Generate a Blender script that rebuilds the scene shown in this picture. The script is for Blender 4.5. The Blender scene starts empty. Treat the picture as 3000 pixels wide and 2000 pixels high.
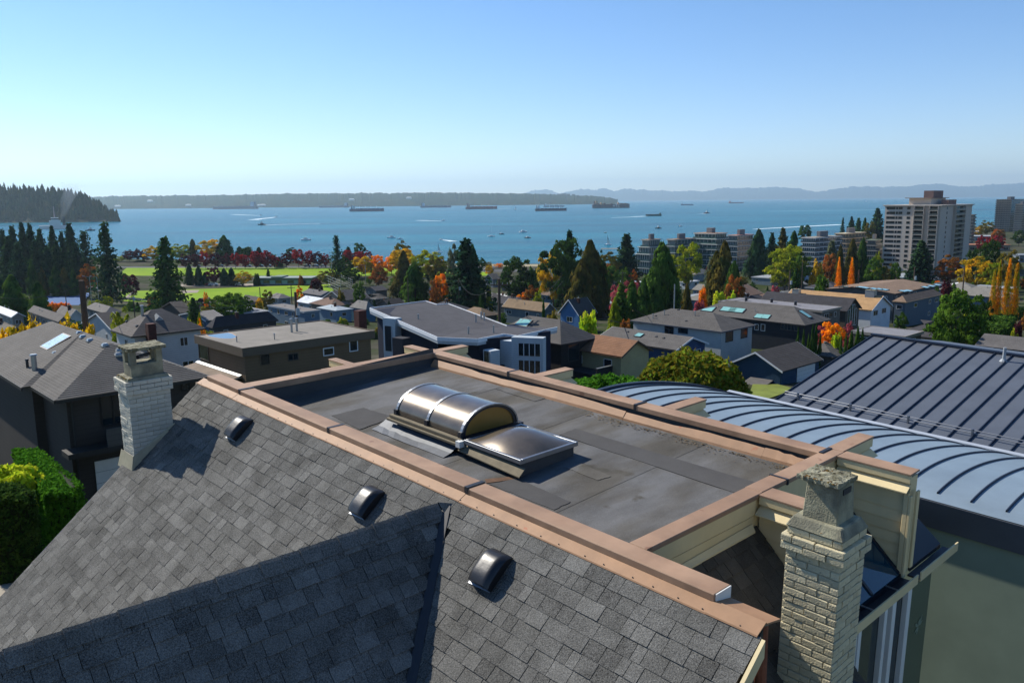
import bpy, math, random
import numpy as np
from mathutils import Matrix, Vector
R = math.radians
rnd = random.Random(7)
sc = bpy.context.scene
col = sc.collection

# ------------------------------------------------------------------ camera
PITCH, ROLL, F = 9.74, -0.57, 2400.0
CAM = Vector((0, 0, 42))
M3 = Matrix.Rotation(R(90 - PITCH), 3, 'X') @ Matrix.Rotation(R(ROLL), 3, 'Z')
cam = bpy.data.cameras.new('camera'); cam.sensor_width = 36; cam.lens = F / 3000 * 36
cam.clip_start = 0.1; cam.clip_end = 90000
co = bpy.data.objects.new('camera', cam); col.objects.link(co); sc.camera = co
co.matrix_world = Matrix.Translation(CAM) @ M3.to_4x4()

# frame of the near house: u runs towards the right and the camera, v away to the right
a47 = R(47)
AX = Matrix(((math.cos(a47), math.sin(a47), 0), (-math.sin(a47), math.cos(a47), 0), (0, 0, 1)))
RH = M3 @ Matrix.Rotation(R(90 - 11.65), 3, 'X').transposed() @ AX

# ------------------------------------------------------------------ sun, sky, exposure
to_sun = -(RH @ Vector((1, .15, -.845))).normalized()
SUN_EL = math.asin(to_sun.z); SUN_AZ = math.atan2(to_sun.x, to_sun.y)
sl = bpy.data.lights.new('sun', 'SUN'); sl.energy = 5.0; sl.angle = R(0.5); sl.color = (1.0, .94, .84)
so = bpy.data.objects.new('sun', sl); col.objects.link(so)
so.rotation_euler = to_sun.to_track_quat('Z', 'Y').to_euler(); so.location = (-60, 60, 140)
w = bpy.data.worlds.new('World'); sc.world = w; w.use_nodes = True
nt = w.node_tree; bg = nt.nodes['Background']
sky = nt.nodes.new('ShaderNodeTexSky'); sky.sky_type = 'NISHITA'; sky.sun_disc = False
sky.sun_elevation = SUN_EL; sky.sun_rotation = SUN_AZ
sky.air_density = 1.0; sky.dust_density = 0.0; sky.ozone_density = 2.0; sky.altitude = 1500
hs = nt.nodes.new('ShaderNodeHueSaturation'); hs.inputs['Saturation'].default_value = 1.22; nt.links.new(sky.outputs[0], hs.inputs['Color']); wb = nt.nodes.new('ShaderNodeVectorMath'); wb.operation = 'MULTIPLY'; wb.inputs[1].default_value = (1.0, .965, 1.03); nt.links.new(hs.outputs[0], wb.inputs[0]); nt.links.new(wb.outputs[0], bg.inputs[0]); bg.inputs[1].default_value = 0.108
sc.view_settings.view_transform = 'Standard'; sc.view_settings.look = 'None'
sc.view_settings.exposure = 0.5; sc.view_settings.gamma = 1.0
sc.render.engine = 'CYCLES'; sc.cycles.use_denoising = True
sc.cycles.max_bounces = 6; sc.cycles.diffuse_bounces = 3; sc.cycles.glossy_bounces = 3
sc.cycles.transmission_bounces = 4; sc.cycles.transparent_max_bounces = 6; sc.cycles.volume_bounces = 0
sc.cycles.caustics_reflective = False; sc.cycles.caustics_refractive = False
sc.cycles.sample_clamp_indirect = 4.0

# ------------------------------------------------------------------ helpers
def ray(px, py):
    return M3 @ Vector(((px - 1500) / F, (1000 - py) / F, -1))
PR = [(-60, 33), (0, 32), (15, 31), (30, 28.5), (60, 24), (90, 20), (110, 18), (150, 15), (200, 11.5), (260, 6.5), (300, 3.2), (515, 3.2), (535, 1.2), (545, -.5), (600, -4), (9000, -6)]
PX = [p[0] for p in PR]; PZ = [p[1] for p in PR]
def yshore(x):
    if x < 0: return 535 - .33 * x
    return 535 if x < 60 else 535 + .95 * (x - 60)
def G(x, y):
    t = y * 540 / yshore(x) if y > 0 else y
    return float(np.interp(t, PX, PZ))
def P(px, py, d):
    r = ray(px, py); return CAM + r * (d / r.y)
def hit(px, py, h=0.0):
    r = ray(px, py); lo = None; t = 8.0
    while t < 2500:
        p = CAM + r * t
        if p.z < G(p.x, p.y) + h:
            a, b = t / 1.03, t
            for _ in range(24):
                m = (a + b) / 2; q = CAM + r * m
                if q.z < G(q.x, q.y) + h: b = m
                else: a = m
            return CAM + r * b
        t *= 1.03
    return CAM + r * 2500
def onz(px, py, z):
    r = ray(px, py); return CAM + r * ((z - CAM.z) / r.z)
VW = {1: (0, 500, 2.94), 2: (700, 500, 2.94), 3: (1400, 500, 2.94), 4: (2200, 500, 2.94), 5: (0, 900, 2.614),
      6: (500, 850, 2.851), 7: (1000, 850, 2.851), 8: (1700, 850, 2.851), 9: (2200, 850, 2.851), 0: (0, 0, 1)}
def C(n, x, y):
    o = VW[n]; return o[0] + x / o[2], o[1] + y / o[2]

# ---- materials
MAT = {}
def hexc(h):
    h = h.lstrip('#'); c = [int(h[i:i + 2], 16) / 255 for i in (0, 2, 4)]
    return [x / 12.92 if x < .04045 else ((x + .055) / 1.055) ** 2.4 for x in c]
def mat(name, c, rough=.8, metal=0.0, var=.18, scale=2.0, bump=0.0, bscale=40.0, spec=.3, c2=None, stretch=None, grain=0.0, gscale=200.0, coat=0, trans=0, alpha=1, spots=None, orand=0.0, lap=0.0):
    if name in MAT: return MAT[name]
    if isinstance(c, str): c = hexc(c)
    m = bpy.data.materials.new(name); m.use_nodes = True; MAT[name] = m
    t = m.node_tree; N = t.nodes; Lk = t.links.new
    b = N['Principled BSDF']; b.inputs['Roughness'].default_value = rough; b.inputs['Metallic'].default_value = metal
    b.inputs['Specular IOR Level'].default_value = spec; b.inputs['Coat Weight'].default_value = coat
    b.inputs['Transmission Weight'].default_value = trans; b.inputs['Alpha'].default_value = alpha
    tc = N.new('ShaderNodeTexCoord'); vec = tc.outputs['Object']
    if stretch:
        mp = N.new('ShaderNodeMapping'); mp.inputs['Scale'].default_value = stretch; Lk(vec, mp.inputs[0]); vecs = mp.outputs[0]
    else: vecs = vec
    n1 = N.new('ShaderNodeTexNoise'); n1.inputs['Scale'].default_value = scale; n1.inputs['Detail'].default_value = 6; n1.inputs['Roughness'].default_value = .62; Lk(vecs, n1.inputs['Vector'])
    mr = N.new('ShaderNodeMapRange'); mr.inputs[1].default_value = .3; mr.inputs[2].default_value = .7
    mr.inputs[3].default_value = 1 - var; mr.inputs[4].default_value = 1 + var; Lk(n1.outputs[0], mr.inputs[0])
    at = N.new('ShaderNodeAttribute'); at.attribute_name = 'tint'
    ad = N.new('ShaderNodeMath'); ad.operation = 'ADD'; Lk(mr.outputs[0], ad.inputs[0]); Lk(at.outputs['Fac'], ad.inputs[1])
    val = ad.outputs[0]
    if lap:
        wv = N.new('ShaderNodeTexWave'); wv.bands_direction = 'Z'; wv.wave_profile = 'SAW'; wv.inputs['Scale'].default_value = .314 / lap; wv.inputs['Distortion'].default_value = .15; Lk(vec, wv.inputs['Vector'])
        mw = N.new('ShaderNodeMapRange'); mw.inputs[1].default_value = 0; mw.inputs[2].default_value = .18; mw.inputs[3].default_value = -.28; mw.inputs[4].default_value = 0; Lk(wv.outputs['Fac'], mw.inputs[0])
        al = N.new('ShaderNodeMath'); al.operation = 'ADD'; Lk(val, al.inputs[0]); Lk(mw.outputs[0], al.inputs[1]); val = al.outputs[0]
    if orand:
        oi = N.new('ShaderNodeObjectInfo'); mo = N.new('ShaderNodeMapRange'); mo.inputs[3].default_value = -orand; mo.inputs[4].default_value = orand; Lk(oi.outputs['Random'], mo.inputs[0])
        ao = N.new('ShaderNodeMath'); ao.operation = 'ADD'; Lk(val, ao.inputs[0]); Lk(mo.outputs[0], ao.inputs[1]); val = ao.outputs[0]
    if grain:
        n3 = N.new('ShaderNodeTexNoise'); n3.inputs['Scale'].default_value = gscale; n3.inputs['Detail'].default_value = 2; Lk(vec, n3.inputs['Vector'])
        m3 = N.new('ShaderNodeMapRange'); m3.inputs[1].default_value = .3; m3.inputs[2].default_value = .7; m3.inputs[3].default_value = -grain; m3.inputs[4].default_value = grain
        Lk(n3.outputs[0], m3.inputs[0]); a2 = N.new('ShaderNodeMath'); a2.operation = 'ADD'; Lk(val, a2.inputs[0]); Lk(m3.outputs[0], a2.inputs[1]); val = a2.outputs[0]
    mx = N.new('ShaderNodeMix'); mx.data_type = 'RGBA'; mx.inputs[6].default_value = (*c, 1)
    mx.inputs[7].default_value = (*(c2 if c2 is not None and not isinstance(c2, str) else hexc(c2) if c2 else c), 1)
    if c2 is not None:
        n2 = N.new('ShaderNodeTexNoise'); n2.inputs['Scale'].default_value = scale * .7; n2.inputs['Detail'].default_value = 5; n2.noise_dimensions = '4D'; n2.inputs['W'].default_value = 3.3; Lk(vecs, n2.inputs['Vector'])
        r2 = N.new('ShaderNodeMapRange'); r2.inputs[1].default_value = .42; r2.inputs[2].default_value = .6; Lk(n2.outputs[0], r2.inputs[0]); Lk(r2.outputs[0], mx.inputs[0])
    else: mx.inputs[0].default_value = 0
    cc = mx.outputs[2]
    if spots:
        sc_, thr, scol = spots
        n4 = N.new('ShaderNodeTexNoise'); n4.inputs['Scale'].default_value = sc_; n4.inputs['Detail'].default_value = 4; Lk(vec, n4.inputs['Vector'])
        r4 = N.new('ShaderNodeMapRange'); r4.inputs[1].default_value = thr; r4.inputs[2].default_value = thr + .05; Lk(n4.outputs[0], r4.inputs[0])
        m4 = N.new('ShaderNodeMix'); m4.data_type = 'RGBA'; m4.inputs[7].default_value = (*(hexc(scol) if isinstance(scol, str) else scol), 1)
        Lk(r4.outputs[0], m4.inputs[0]); Lk(cc, m4.inputs[6]); cc = m4.outputs[2]
    vm = N.new('ShaderNodeVectorMath'); vm.operation = 'SCALE'; Lk(cc, vm.inputs[0]); Lk(val, vm.inputs['Scale'])
    Lk(vm.outputs[0], b.inputs['Base Color'])
    if bump:
        nb = N.new('ShaderNodeTexNoise'); nb.inputs['Scale'].default_value = bscale; nb.inputs['Detail'].default_value = 5; Lk(vecs, nb.inputs['Vector'])
        bp = N.new('ShaderNodeBump'); bp.inputs['Strength'].default_value = bump; bp.inputs['Distance'].default_value = .02; Lk(nb.outputs[0], bp.inputs['Height']); Lk(bp.outputs[0], b.inputs['Normal'])
    return m
def brighten(h, k=1.5): return [min(1, x * k) for x in hexc(h)]
def leafmat(name, c1, c2, tr=.4):
    if name in MAT: return MAT[name]
    m = bpy.data.materials.new(name); m.use_nodes = True; MAT[name] = m
    t = m.node_tree; N = t.nodes; Lk = t.links.new; N.remove(N['Principled BSDF'])
    tc = N.new('ShaderNodeTexCoord'); n = N.new('ShaderNodeTexNoise'); n.inputs['Scale'].default_value = 3.2; n.inputs['Detail'].default_value = 4
    oi = N.new('ShaderNodeObjectInfo'); ad0 = N.new('ShaderNodeVectorMath'); ad0.operation = 'ADD'
    cmb = N.new('ShaderNodeMath'); cmb.operation = 'MULTIPLY'; cmb.inputs[1].default_value = 37; Lk(oi.outputs['Random'], cmb.inputs[0])
    Lk(tc.outputs['Object'], ad0.inputs[0]); Lk(cmb.outputs[0], ad0.inputs[1]); Lk(ad0.outputs[0], n.inputs['Vector'])
    r = N.new('ShaderNodeMapRange'); r.inputs[1].default_value = .36; r.inputs[2].default_value = .64; Lk(n.outputs[0], r.inputs[0])
    mx = N.new('ShaderNodeMix'); mx.data_type = 'RGBA'; mx.inputs[6].default_value = (*brighten(c1), 1); mx.inputs[7].default_value = (*brighten(c2), 1); Lk(r.outputs[0], mx.inputs[0])
    at = N.new('ShaderNodeAttribute'); at.attribute_name = 'tint'; ad = N.new('ShaderNodeMath'); ad.operation = 'ADD'; ad.inputs[1].default_value = 1.0; Lk(at.outputs['Fac'], ad.inputs[0])
    vm = N.new('ShaderNodeVectorMath'); vm.operation = 'SCALE'; Lk(mx.outputs[2], vm.inputs[0]); Lk(ad.outputs[0], vm.inputs['Scale'])
    d = N.new('ShaderNodeBsdfDiffuse'); tl = N.new('ShaderNodeBsdfTranslucent'); ms = N.new('ShaderNodeMixShader'); ms.inputs[0].default_value = tr
    Lk(vm.outputs[0], d.inputs[0]); Lk(vm.outputs[0], tl.inputs[0]); Lk(d.outputs[0], ms.inputs[1]); Lk(tl.outputs[0], ms.inputs[2])
    Lk(ms.outputs[0], N['Material Output'].inputs[0])
    return m

# ---- mesh builder
class MB:
    def __init__(s): s.v = []; s.f = []; s.t = []
    def add(s, vs, fs, tint=0.0):
        o = len(s.v); s.v += [tuple(p) for p in vs]; s.f += [tuple(i + o for i in f) for f in fs]; s.t += [tint] * len(fs); return s
    def box(s, x0, x1, y0, y1, z0, z1, tint=0.0):
        return s.add([(x0, y0, z0), (x1, y0, z0), (x1, y1, z0), (x0, y1, z0), (x0, y0, z1), (x1, y0, z1), (x1, y1, z1), (x0, y1, z1)],
                     [(0, 3, 2, 1), (4, 5, 6, 7), (0, 1, 5, 4), (1, 2, 6, 5), (2, 3, 7, 6), (3, 0, 4, 7)], tint)
    def taper(s, x0, x1, y0, y1, z0, z1, k, ky=None, tint=0.0):
        ky = k if ky is None else ky
        return s.add([(x0, y0, z0), (x1, y0, z0), (x1, y1, z0), (x0, y1, z0), (x0 + k, y0 + ky, z1), (x1 - k, y0 + ky, z1), (x1 - k, y1 - ky, z1), (x0 + k, y1 - ky, z1)],
                     [(0, 3, 2, 1), (4, 5, 6, 7), (0, 1, 5, 4), (1, 2, 6, 5), (2, 3, 7, 6), (3, 0, 4, 7)], tint)
    def ext(s, pts, d, tint=0.0):
        n = len(pts); d = Vector(d); a = [Vector(p) for p in pts]; b = [p + d for p in a]
        fs = [tuple(range(n - 1, -1, -1)), tuple(range(n, 2 * n))] + [(i, (i + 1) % n, n + (i + 1) % n, n + i) for i in range(n)]
        return s.add(a + b, fs, tint)
    def quad(s, *p, tint=0.0): return s.add(p, [tuple(range(len(p)))], tint)
    def tube(s, p0, p1, r0, r1=None, n=8, tint=0.0):
        r1 = r0 if r1 is None else r1; p0 = Vector(p0); p1 = Vector(p1); d = (p1 - p0).normalized()
        a = d.orthogonal().normalized(); b = d.cross(a); vs = []
        for p, r in ((p0, r0), (p1, r1)):
            for i in range(n):
                an = 2 * math.pi * i / n; vs.append(p + (a * math.cos(an) + b * math.sin(an)) * r)
        fs = [(i, (i + 1) % n, n + (i + 1) % n, n + i) for i in range(n)] + [tuple(range(n - 1, -1, -1)), tuple(range(n, 2 * n))]
        return s.add(vs, fs, tint)
    def grid(s, rows, tint=0.0):
        n = len(rows[0]); vs = [p for r in rows for p in r]
        return s.add(vs, [(i * n + j, i * n + j + 1, (i + 1) * n + j + 1, (i + 1) * n + j) for i in range(len(rows) - 1) for j in range(n - 1)], tint)
    def build(s, name, m, parent=None, off=(0, 0, 0), smooth=False, bevel=0.0, mats=None):
        me = bpy.data.meshes.new(name)
        o = np.array(off, float); vs = [tuple(np.array(p, float) - o) for p in s.v] if any(off) else s.v
        me.from_pydata([tuple(p) for p in vs], [], s.f); me.materials.append(m)
        if any(s.t):
            at = me.attributes.new('tint', 'FLOAT', 'FACE'); at.data.foreach_set('value', np.array(s.t, 'f'))
        if smooth: me.polygons.foreach_set('use_smooth', [True] * len(me.polygons))
        me.update()
        ob = bpy.data.objects.new(name, me); col.objects.link(ob)
        if parent: ob.parent = parent
        if bevel:
            bm_ = ob.modifiers.new('bevel', 'BEVEL'); bm_.width = bevel; bm_.segments = 1; bm_.limit_method = 'ANGLE'
        return ob
def tag(o, label, cat, group=None):
    o['label'] = label; o['category'] = cat
    if group: o['group'] = group
    return o
def thing(name, label, cat, loc=(0, 0, 0), rotz=0.0, group=None):
    o = bpy.data.objects.new(name, None); col.objects.link(o); o.empty_display_size = .5
    o.location = loc; o.rotation_euler = (0, 0, rotz); return tag(o, label, cat, group)
def struct(o): o['kind'] = 'structure'; return o
def stuff(o): o['kind'] = 'stuff'; return o

# ------------------------------------------------------------------ large setting: terrain, sea, far land
def terrain():
    xs = np.concatenate([np.linspace(-1100, -150, 40), np.linspace(-140, 200, 70), np.linspace(215, 1700, 60)])
    ys = np.concatenate([np.linspace(-80, 0, 8), np.linspace(4, 320, 90), np.linspace(330, 720, 70), np.linspace(740, 2200, 50)])
    b = MB(); b.grid([[(x, y, G(x, y)) for x in xs] for y in ys])
    m = mat('ground', '#30391d', 1.0, spec=.05, var=.35, scale=.12, c2='#4a473c')
    return struct(b.build('ground', m, smooth=True))
terrain()
def water():
    m = bpy.data.materials.new('sea_water'); m.use_nodes = True; t = m.node_tree; N = t.nodes; Lk = t.links.new; b = N['Principled BSDF']
    b.inputs['Base Color'].default_value = (.006, .105, .17, 1); b.inputs['Roughness'].default_value = .25; b.inputs['Specular IOR Level'].default_value = .05; b.inputs['IOR'].default_value = 1.33
    tc = N.new('ShaderNodeTexCoord')
    def nz(s, d, st):
        mp = N.new('ShaderNodeMapping'); mp.inputs['Scale'].default_value = st; Lk(tc.outputs['Object'], mp.inputs[0])
        n = N.new('ShaderNodeTexNoise'); n.inputs['Scale'].default_value = s; n.inputs['Detail'].default_value = d; Lk(mp.outputs[0], n.inputs['Vector']); return n.outputs[0]
    n1 = nz(.22, 4, (1, 1.4, 1)); n2 = nz(.02, 3, (1, 2.5, 1)); n3 = nz(.0016, 4, (1, 3.5, 1))
    a = N.new('ShaderNodeMath'); a.operation = 'MULTIPLY_ADD'; Lk(n2, a.inputs[0]); a.inputs[1].default_value = 3.0; Lk(n1, a.inputs[2])
    bp = N.new('ShaderNodeBump'); bp.inputs['Strength'].default_value = .85; bp.inputs['Distance'].default_value = 1.1; Lk(a.outputs[0], bp.inputs['Height']); Lk(bp.outputs[0], b.inputs['Normal'])
    mx = N.new('ShaderNodeMix'); mx.data_type = 'RGBA'; mx.inputs[6].default_value = (.001, .128, .18, 1); mx.inputs[7].default_value = (.001, .068, .112, 1)
    r = N.new('ShaderNodeMapRange'); r.inputs[1].default_value = .35; r.inputs[2].default_value = .65; Lk(n3, r.inputs[0]); Lk(r.outputs[0], mx.inputs[0]); Lk(mx.outputs[2], b.inputs['Base Color'])
    mb = MB(); ys = [300, 700, 1500, 4000, 9000, 20000, 36000]
    mb.grid([[(x, y, 0.0) for x in np.linspace(-30000, 30000, 25)] for y in ys])
    return struct(mb.build('sea', m))
water()
def land_strip(name, m, pts, d0, depth, n, amp, seed, base=-2.0, notch=0.0):
    # pts: (pixel x, crest pixel y) at distance d0; a ridge with slopes towards and away from the sea
    rr = np.random.RandomState(seed); X = np.linspace(pts[0][0], pts[-1][0], n)
    Y = np.interp(X, [p[0] for p in pts], [p[1] for p in pts]); rows = [[], [], [], [], []]
    k = np.convolve(rr.randn(n + 20), np.ones(5) / 5, 'same')[:n] + .6 * rr.randn(n)
    for i in range(n):
        c = P(X[i], Y[i], d0 + depth * .5); h = max(c.z, 1.0) + amp * k[i] * min(1, max(c.z, 1) / 40)
        dx = c.x / c.y
        for q, (fy, fz) in enumerate(((0, base), (.06, .28 * h), (.3, .72 * h), (.5, h), (1.0, base))):
            y = d0 + depth * fy + 0; rows[q].append((dx * y, y, fz))
    b = MB(); b.grid(rows); return struct(b.build(name, m))
m_far = mat('far_forest', '#22301e', 1.0, spec=0, var=.45, scale=.012, c2='#34351f')
land_strip('far_shore', m_far, [(120, 579), (323, 575), (450, 573), (700, 571), (850, 567), (1000, 567), (1150, 566), (1300, 564), (1450, 566), (1560, 567), (1640, 571), (1720, 574), (1770, 577), (1810, 584)], 8000, 2600, 420, 5, 3)
m_mtn = mat('mountain_rock', '#2b3c3a', 1.0, spec=0, var=.3, scale=.0006)
land_strip('mountains', m_mtn, [(1400, 582), (1520, 571), (1560, 559), (1605, 556), (1640, 566), (1668, 563), (1700, 553), (1740, 556), (1770, 552), (1800, 560), (1830, 553), (1880, 557), (1950, 558), (2050, 562), (2120, 550), (2200, 551), (2260, 548), (2330, 551), (2400, 562), (2450, 553), (2500, 545), (2570, 548), (2660, 546), (2700, 540), (2750, 538), (2820, 548), (2900, 541), (2980, 537), (3060, 540), (3300, 548)], 27000, 6000, 420, 22, 5)
# ------------------------------------------------------------------ the near house (built in its own u, v, z frame)
BASE = Vector((-8, 5, -11))
def frame_root(name, label, cat, base):
    o = thing(name, label, cat); o.matrix_world = Matrix.Translation(CAM + RH @ base) @ RH.to_4x4(); return o
HOUSE = frame_root('town_house', 'near grey shingled house with flat roof, brown metal caps and painted brick chimneys', 'house', BASE)
def own(name, mb, m, parent=None, **k): return mb.build(name, m, parent or HOUSE, off=tuple(BASE), **k)

m_sh = mat('asphalt_shingle', '#656460', .95, var=.17, scale=4.5, grain=.5, gscale=85, bump=.6, bscale=120, spec=.2, c2='#5a5955')
m_shb = mat('old_shingle', '#4d473d', .95, var=.3, scale=2.2, grain=.3, gscale=130, bump=.4, bscale=150, spec=.2)
m_mem = mat('roof_membrane', '#5f5f5f', .93, var=.24, scale=1.6, grain=.3, gscale=170, bump=.35, bscale=120, spec=.25, c2='#4f4c46', stretch=(1.8, .7, 1), spots=(1.7, .66, '#47443d'))
m_mem2 = mat('roof_membrane_patch', '#4b4a49', .93, var=.14, scale=2, grain=.14, gscale=170, bump=.3, bscale=120, spec=.25)
m_cop = mat('brown_metal', '#8c6f58', .66, var=.16, scale=2.3, spec=.4, bump=.14, bscale=5, c2='#9d7f66', spots=(4, .66, '#7d5c47'))
m_cops = mat('brown_metal_lower', '#957254', .66, var=.17, scale=2.6, spec=.4, bump=.16, bscale=5, spots=(7, .68, '#9a6040'))
m_dark = mat('dark_metal', '#25262b', .5, var=.1, scale=3, spec=.4)
m_cream = mat('cream_paint', '#cdbb90', .6, var=.08, scale=2.5, spots=(9, .72, '#9a9078'), bump=.08, bscale=20)
m_brick = mat('painted_brick', '#bbb192', .75, orand=.13, var=.12, scale=9, bump=.5, bscale=60, spots=(14, .7, '#8c8672'))
m_brickw = mat('painted_brick_white', '#b5b2a4', .75, orand=.1, var=.1, scale=9, bump=.4, bscale=50, spots=(16, .7, '#86847a'))
m_mort = mat('painted_mortar', '#9e9881', .85, var=.12, scale=12, bump=.4, bscale=60)
m_conc = mat('mossy_concrete', '#8c8974', .95, var=.3, scale=14, bump=.9, bscale=45, c2='#5d5a45', spots=(18, .6, '#39331f'))
m_conc2 = mat('stained_concrete', '#6d6b5c', .92, var=.25, scale=7, bump=.5, bscale=60, c2='#8d8a74')
m_moss = mat('moss', '#6b4a1f', .98, var=.4, scale=20, bump=1, bscale=60, c2='#4a4a1c')
m_black = mat('black_plastic', '#1c1d20', .38, var=.15, scale=5, spec=.5, bump=.05, bscale=30)
m_alu = mat('aluminium', '#8f9296', .42, .85, var=.08, scale=5)
m_white = mat('white_paint', '#d2d2cc', .6, var=.05, scale=4)
m_glass = mat('window_glass', '#1b2a2c', .06, var=.1, scale=1, spec=.6)
m_acr = mat('bronze_acrylic', '#635747', .32, .42, var=.25, scale=5, spec=.6, coat=.6, bump=.03, bscale=9)
m_acr2 = mat('bronze_acrylic_end', '#8a6a34', .3, .1, var=.1, scale=4, spec=.4)
m_pipe = mat('clay_pipe', '#7a4a36', .8, var=.25, scale=9)

TP = .854; V0, Z0 = 4.992, -3.36
def zmain(v): return Z0 + TP * (v - V0)
TG = 1.05; UR, ZR = -6.34, -3.365
def zgab(u): return ZR - TG * abs(u - UR)
def zd(v): return -3.55 + (v - 6) * .045

# body
b = MB(); b.ext([(-12.5, 1.0, -13), (-12.5, 8.95, -13), (-12.5, 8.95, -3.62), (-12.5, 5.2, -3.62), (-12.5, 1.0, -6.95)], (8.4, 0, 0)); own('wall', b, m_cream)
b = MB(); b.ext([(-8.6, -4, -13), (-4.2, -4, -13), (-4.2, -4, -5.9), (-6.34, -4, -3.7), (-8.6, -4, -5.9)], (0, 6, 0)); own('wall', b, m_cream)

# ---- sloped roofs and their shingles
def slab(b, pts, n, th):  # pts: quad on plane, n: normal, raised by th
    n = Vector(n).normalized() * th; a = [Vector(p) for p in pts]; t = [p + n for p in a]
    return a, t
slope = own('sloped_roof', MB().ext([(-12.80, .2, zmain(.2) - .03), (-2.75, .2, zmain(.2) - .03), (-2.75, 5.1, zmain(5.1) - .03), (-12.80, 5.1, zmain(5.1) - .03)], (0, 0, -.12)), m_shb)
gable = own('gable_roof', MB().ext([(UR, -5, ZR - .03), (UR, 4.9, ZR - .03), (UR + 3.4, 4.9, zgab(UR + 3.4) - .03), (UR + 3.4, -5, zgab(UR + 3.4) - .03)], (0, 0, -.1))
            .ext([(UR, 4.9, ZR - .03), (UR, -5, ZR - .03), (UR - 3.0, -5, zgab(UR - 3) - .03), (UR - 3.0, 4.9, zgab(UR - 3) - .03)], (0, 0, -.1)), m_sh)
low = own('lower_roof', MB().ext([(-4.03, 5.3, -3.56), (-4.03, 7.2, -3.56), (-2.6, 7.2, -4.93), (-2.6, 5.3, -4.93)], (0, 0, -.08)), m_shb)
SHI = []
def shingles(kind, e0, e1, f, nrm, t0, t1, skip, wmin=.09, wmax=.27, expo=.143):
    # f(s, t): point at s along the course, t down the slope
    nrm = Vector(nrm).normalized(); t = t0; k = 0
    while t < t1:
        s = e0 - rnd.random() * .2; tone_run = 0
        while s < e1:
            wd = rnd.uniform(wmin, wmax); a, b_ = max(s, e0), min(s + wd, e1); s += wd
            if b_ - a < .03: continue
            c = f((a + b_) / 2, t + expo / 2)
            if skip(c): continue
            th = rnd.choice((.005, .007, .011)); g = .003
            tint = rnd.choice((-.2, -.12, -.06, 0, .02, .08, .24)) + rnd.uniform(-.05, .05)
            j = rnd.uniform(0, .005)
            lo = [f(a + g, t + expo + j), f(b_ - g, t + expo + j)]; hi = [f(b_ - g, t - .012), f(a + g, t - .012)]
            n0 = nrm * .001; n1 = nrm * (.005 + th)
            vs = [lo[0] + n1, lo[1] + n1, hi[0] + nrm * (.0015 + th * .3), hi[1] + nrm * (.0015 + th * .3), lo[0] - n0, lo[1] - n0, hi[0] - n0, hi[1] - n0]
            fs = [(0, 1, 2, 3), (0, 4, 5, 1), (1, 5, 6, 2), (3, 7, 4, 0)]
            pc = M3.transposed() @ (RH @ c); sx, sy = 1500 + F * pc.x / -pc.z, 1000 - F * pc.y / -pc.z
            vis = -20 < sx < 3020 and 1000 < sy < 2040
            SHI.append((kind, (b_ - a) / c.length if vis else 0, vs, fs, tint))
        t += expo; k += 1
cs, sn = math.cos(math.atan(TP)), math.sin(math.atan(TP))
def fm(s, t): return Vector((s, 5.06 - t * cs, zmain(5.06) - t * sn))
shingles('main', -12.83, -2.72, fm, (0, -sn, cs), 0.05, 6.0, lambda c: c.z < zgab(c.x) - .02 and c.x > UR - 4)
cg, sg = math.cos(math.atan(TG)), math.sin(math.atan(TG))
def fg(s, t): return Vector((UR + t * cg, s, ZR - t * sg))
shingles('gable', -3.0, 4.95, fg, (sg, 0, cg), 0.03, 4.2, lambda c: c.z < zmain(c.y) + .05)
tl = math.atan(.96)
def fl(s, t): return Vector((-4.03 + t * math.cos(tl), s, -3.56 - t * math.sin(tl)))
shingles('low', 5.3, 7.2, fl, (math.sin(tl), 0, math.cos(tl)), 0, 1.9, lambda c: False)
SHI.sort(key=lambda q: -q[1]); PAR = {'main': (slope, m_sh), 'gable': (gable, m_sh), 'low': (low, m_shb)}
rest = {k: MB() for k in PAR}
for i, (k, s_, vs, fs, tint) in enumerate(SHI):
    if i < 300: own('shingle', MB().add(vs, fs, tint if tint else .001), PAR[k][1], PAR[k][0])
    else: rest[k].add(vs, fs, tint)
for k in rest: stuff(own('shingle_courses', rest[k], PAR[k][1], PAR[k][0]))
# ridge caps over the gable
v = 4.86; k = 0
while v > -1.5:
    hw = .155; lift = .012 + .003 * (k % 2); e = .215; rows = []
    for vv, z in ((v, lift + .012), (v - e, lift + .024)):
        rows.append([(UR - hw * cg, vv, ZR - hw * sg + z), (UR - .025, vv, ZR - .02 + z), (UR, vv, ZR + z), (UR + .025, vv, ZR - .02 + z), (UR + hw * cg, vv, ZR - hw * sg + z)])
    lowr = [(p[0], p[1], p[2] - .02) for p in rows[1]]
    own('ridge_cap', MB().grid([rows[0], rows[1], lowr], tint=rnd.uniform(-.1, .12)), m_sh, gable)
    v -= .195; k += 1
# little lit end piece and the valley metal
own('ridge_end', MB().add([(UR - .12, 4.86, ZR - .09), (UR, 4.87, ZR + .03), (UR + .14, 4.87, ZR - .1), (UR + .1, 5.0, ZR + .01), (UR - .1, 5.0, ZR + .01)], [(0, 1, 4), (1, 2, 3), (1, 3, 4)]), m_sh, gable)
def vp(v): 
    z = zmain(v); return Vector((UR + (ZR - z) / TG, v, z + .02))
p0, p1 = vp(4.95), vp(1.6); d = Vector((1, 0, 0)) * .07
own('valley_flashing', MB().quad(p0 + d + Vector((0, 0, .004)), p0 - d * .6 + Vector((0, 0, .03)), p1 - d * 1.0 + Vector((0, 0, .05)), p1 + d * 1.2 + Vector((0, 0, .004))), m_dark, gable)
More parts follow.
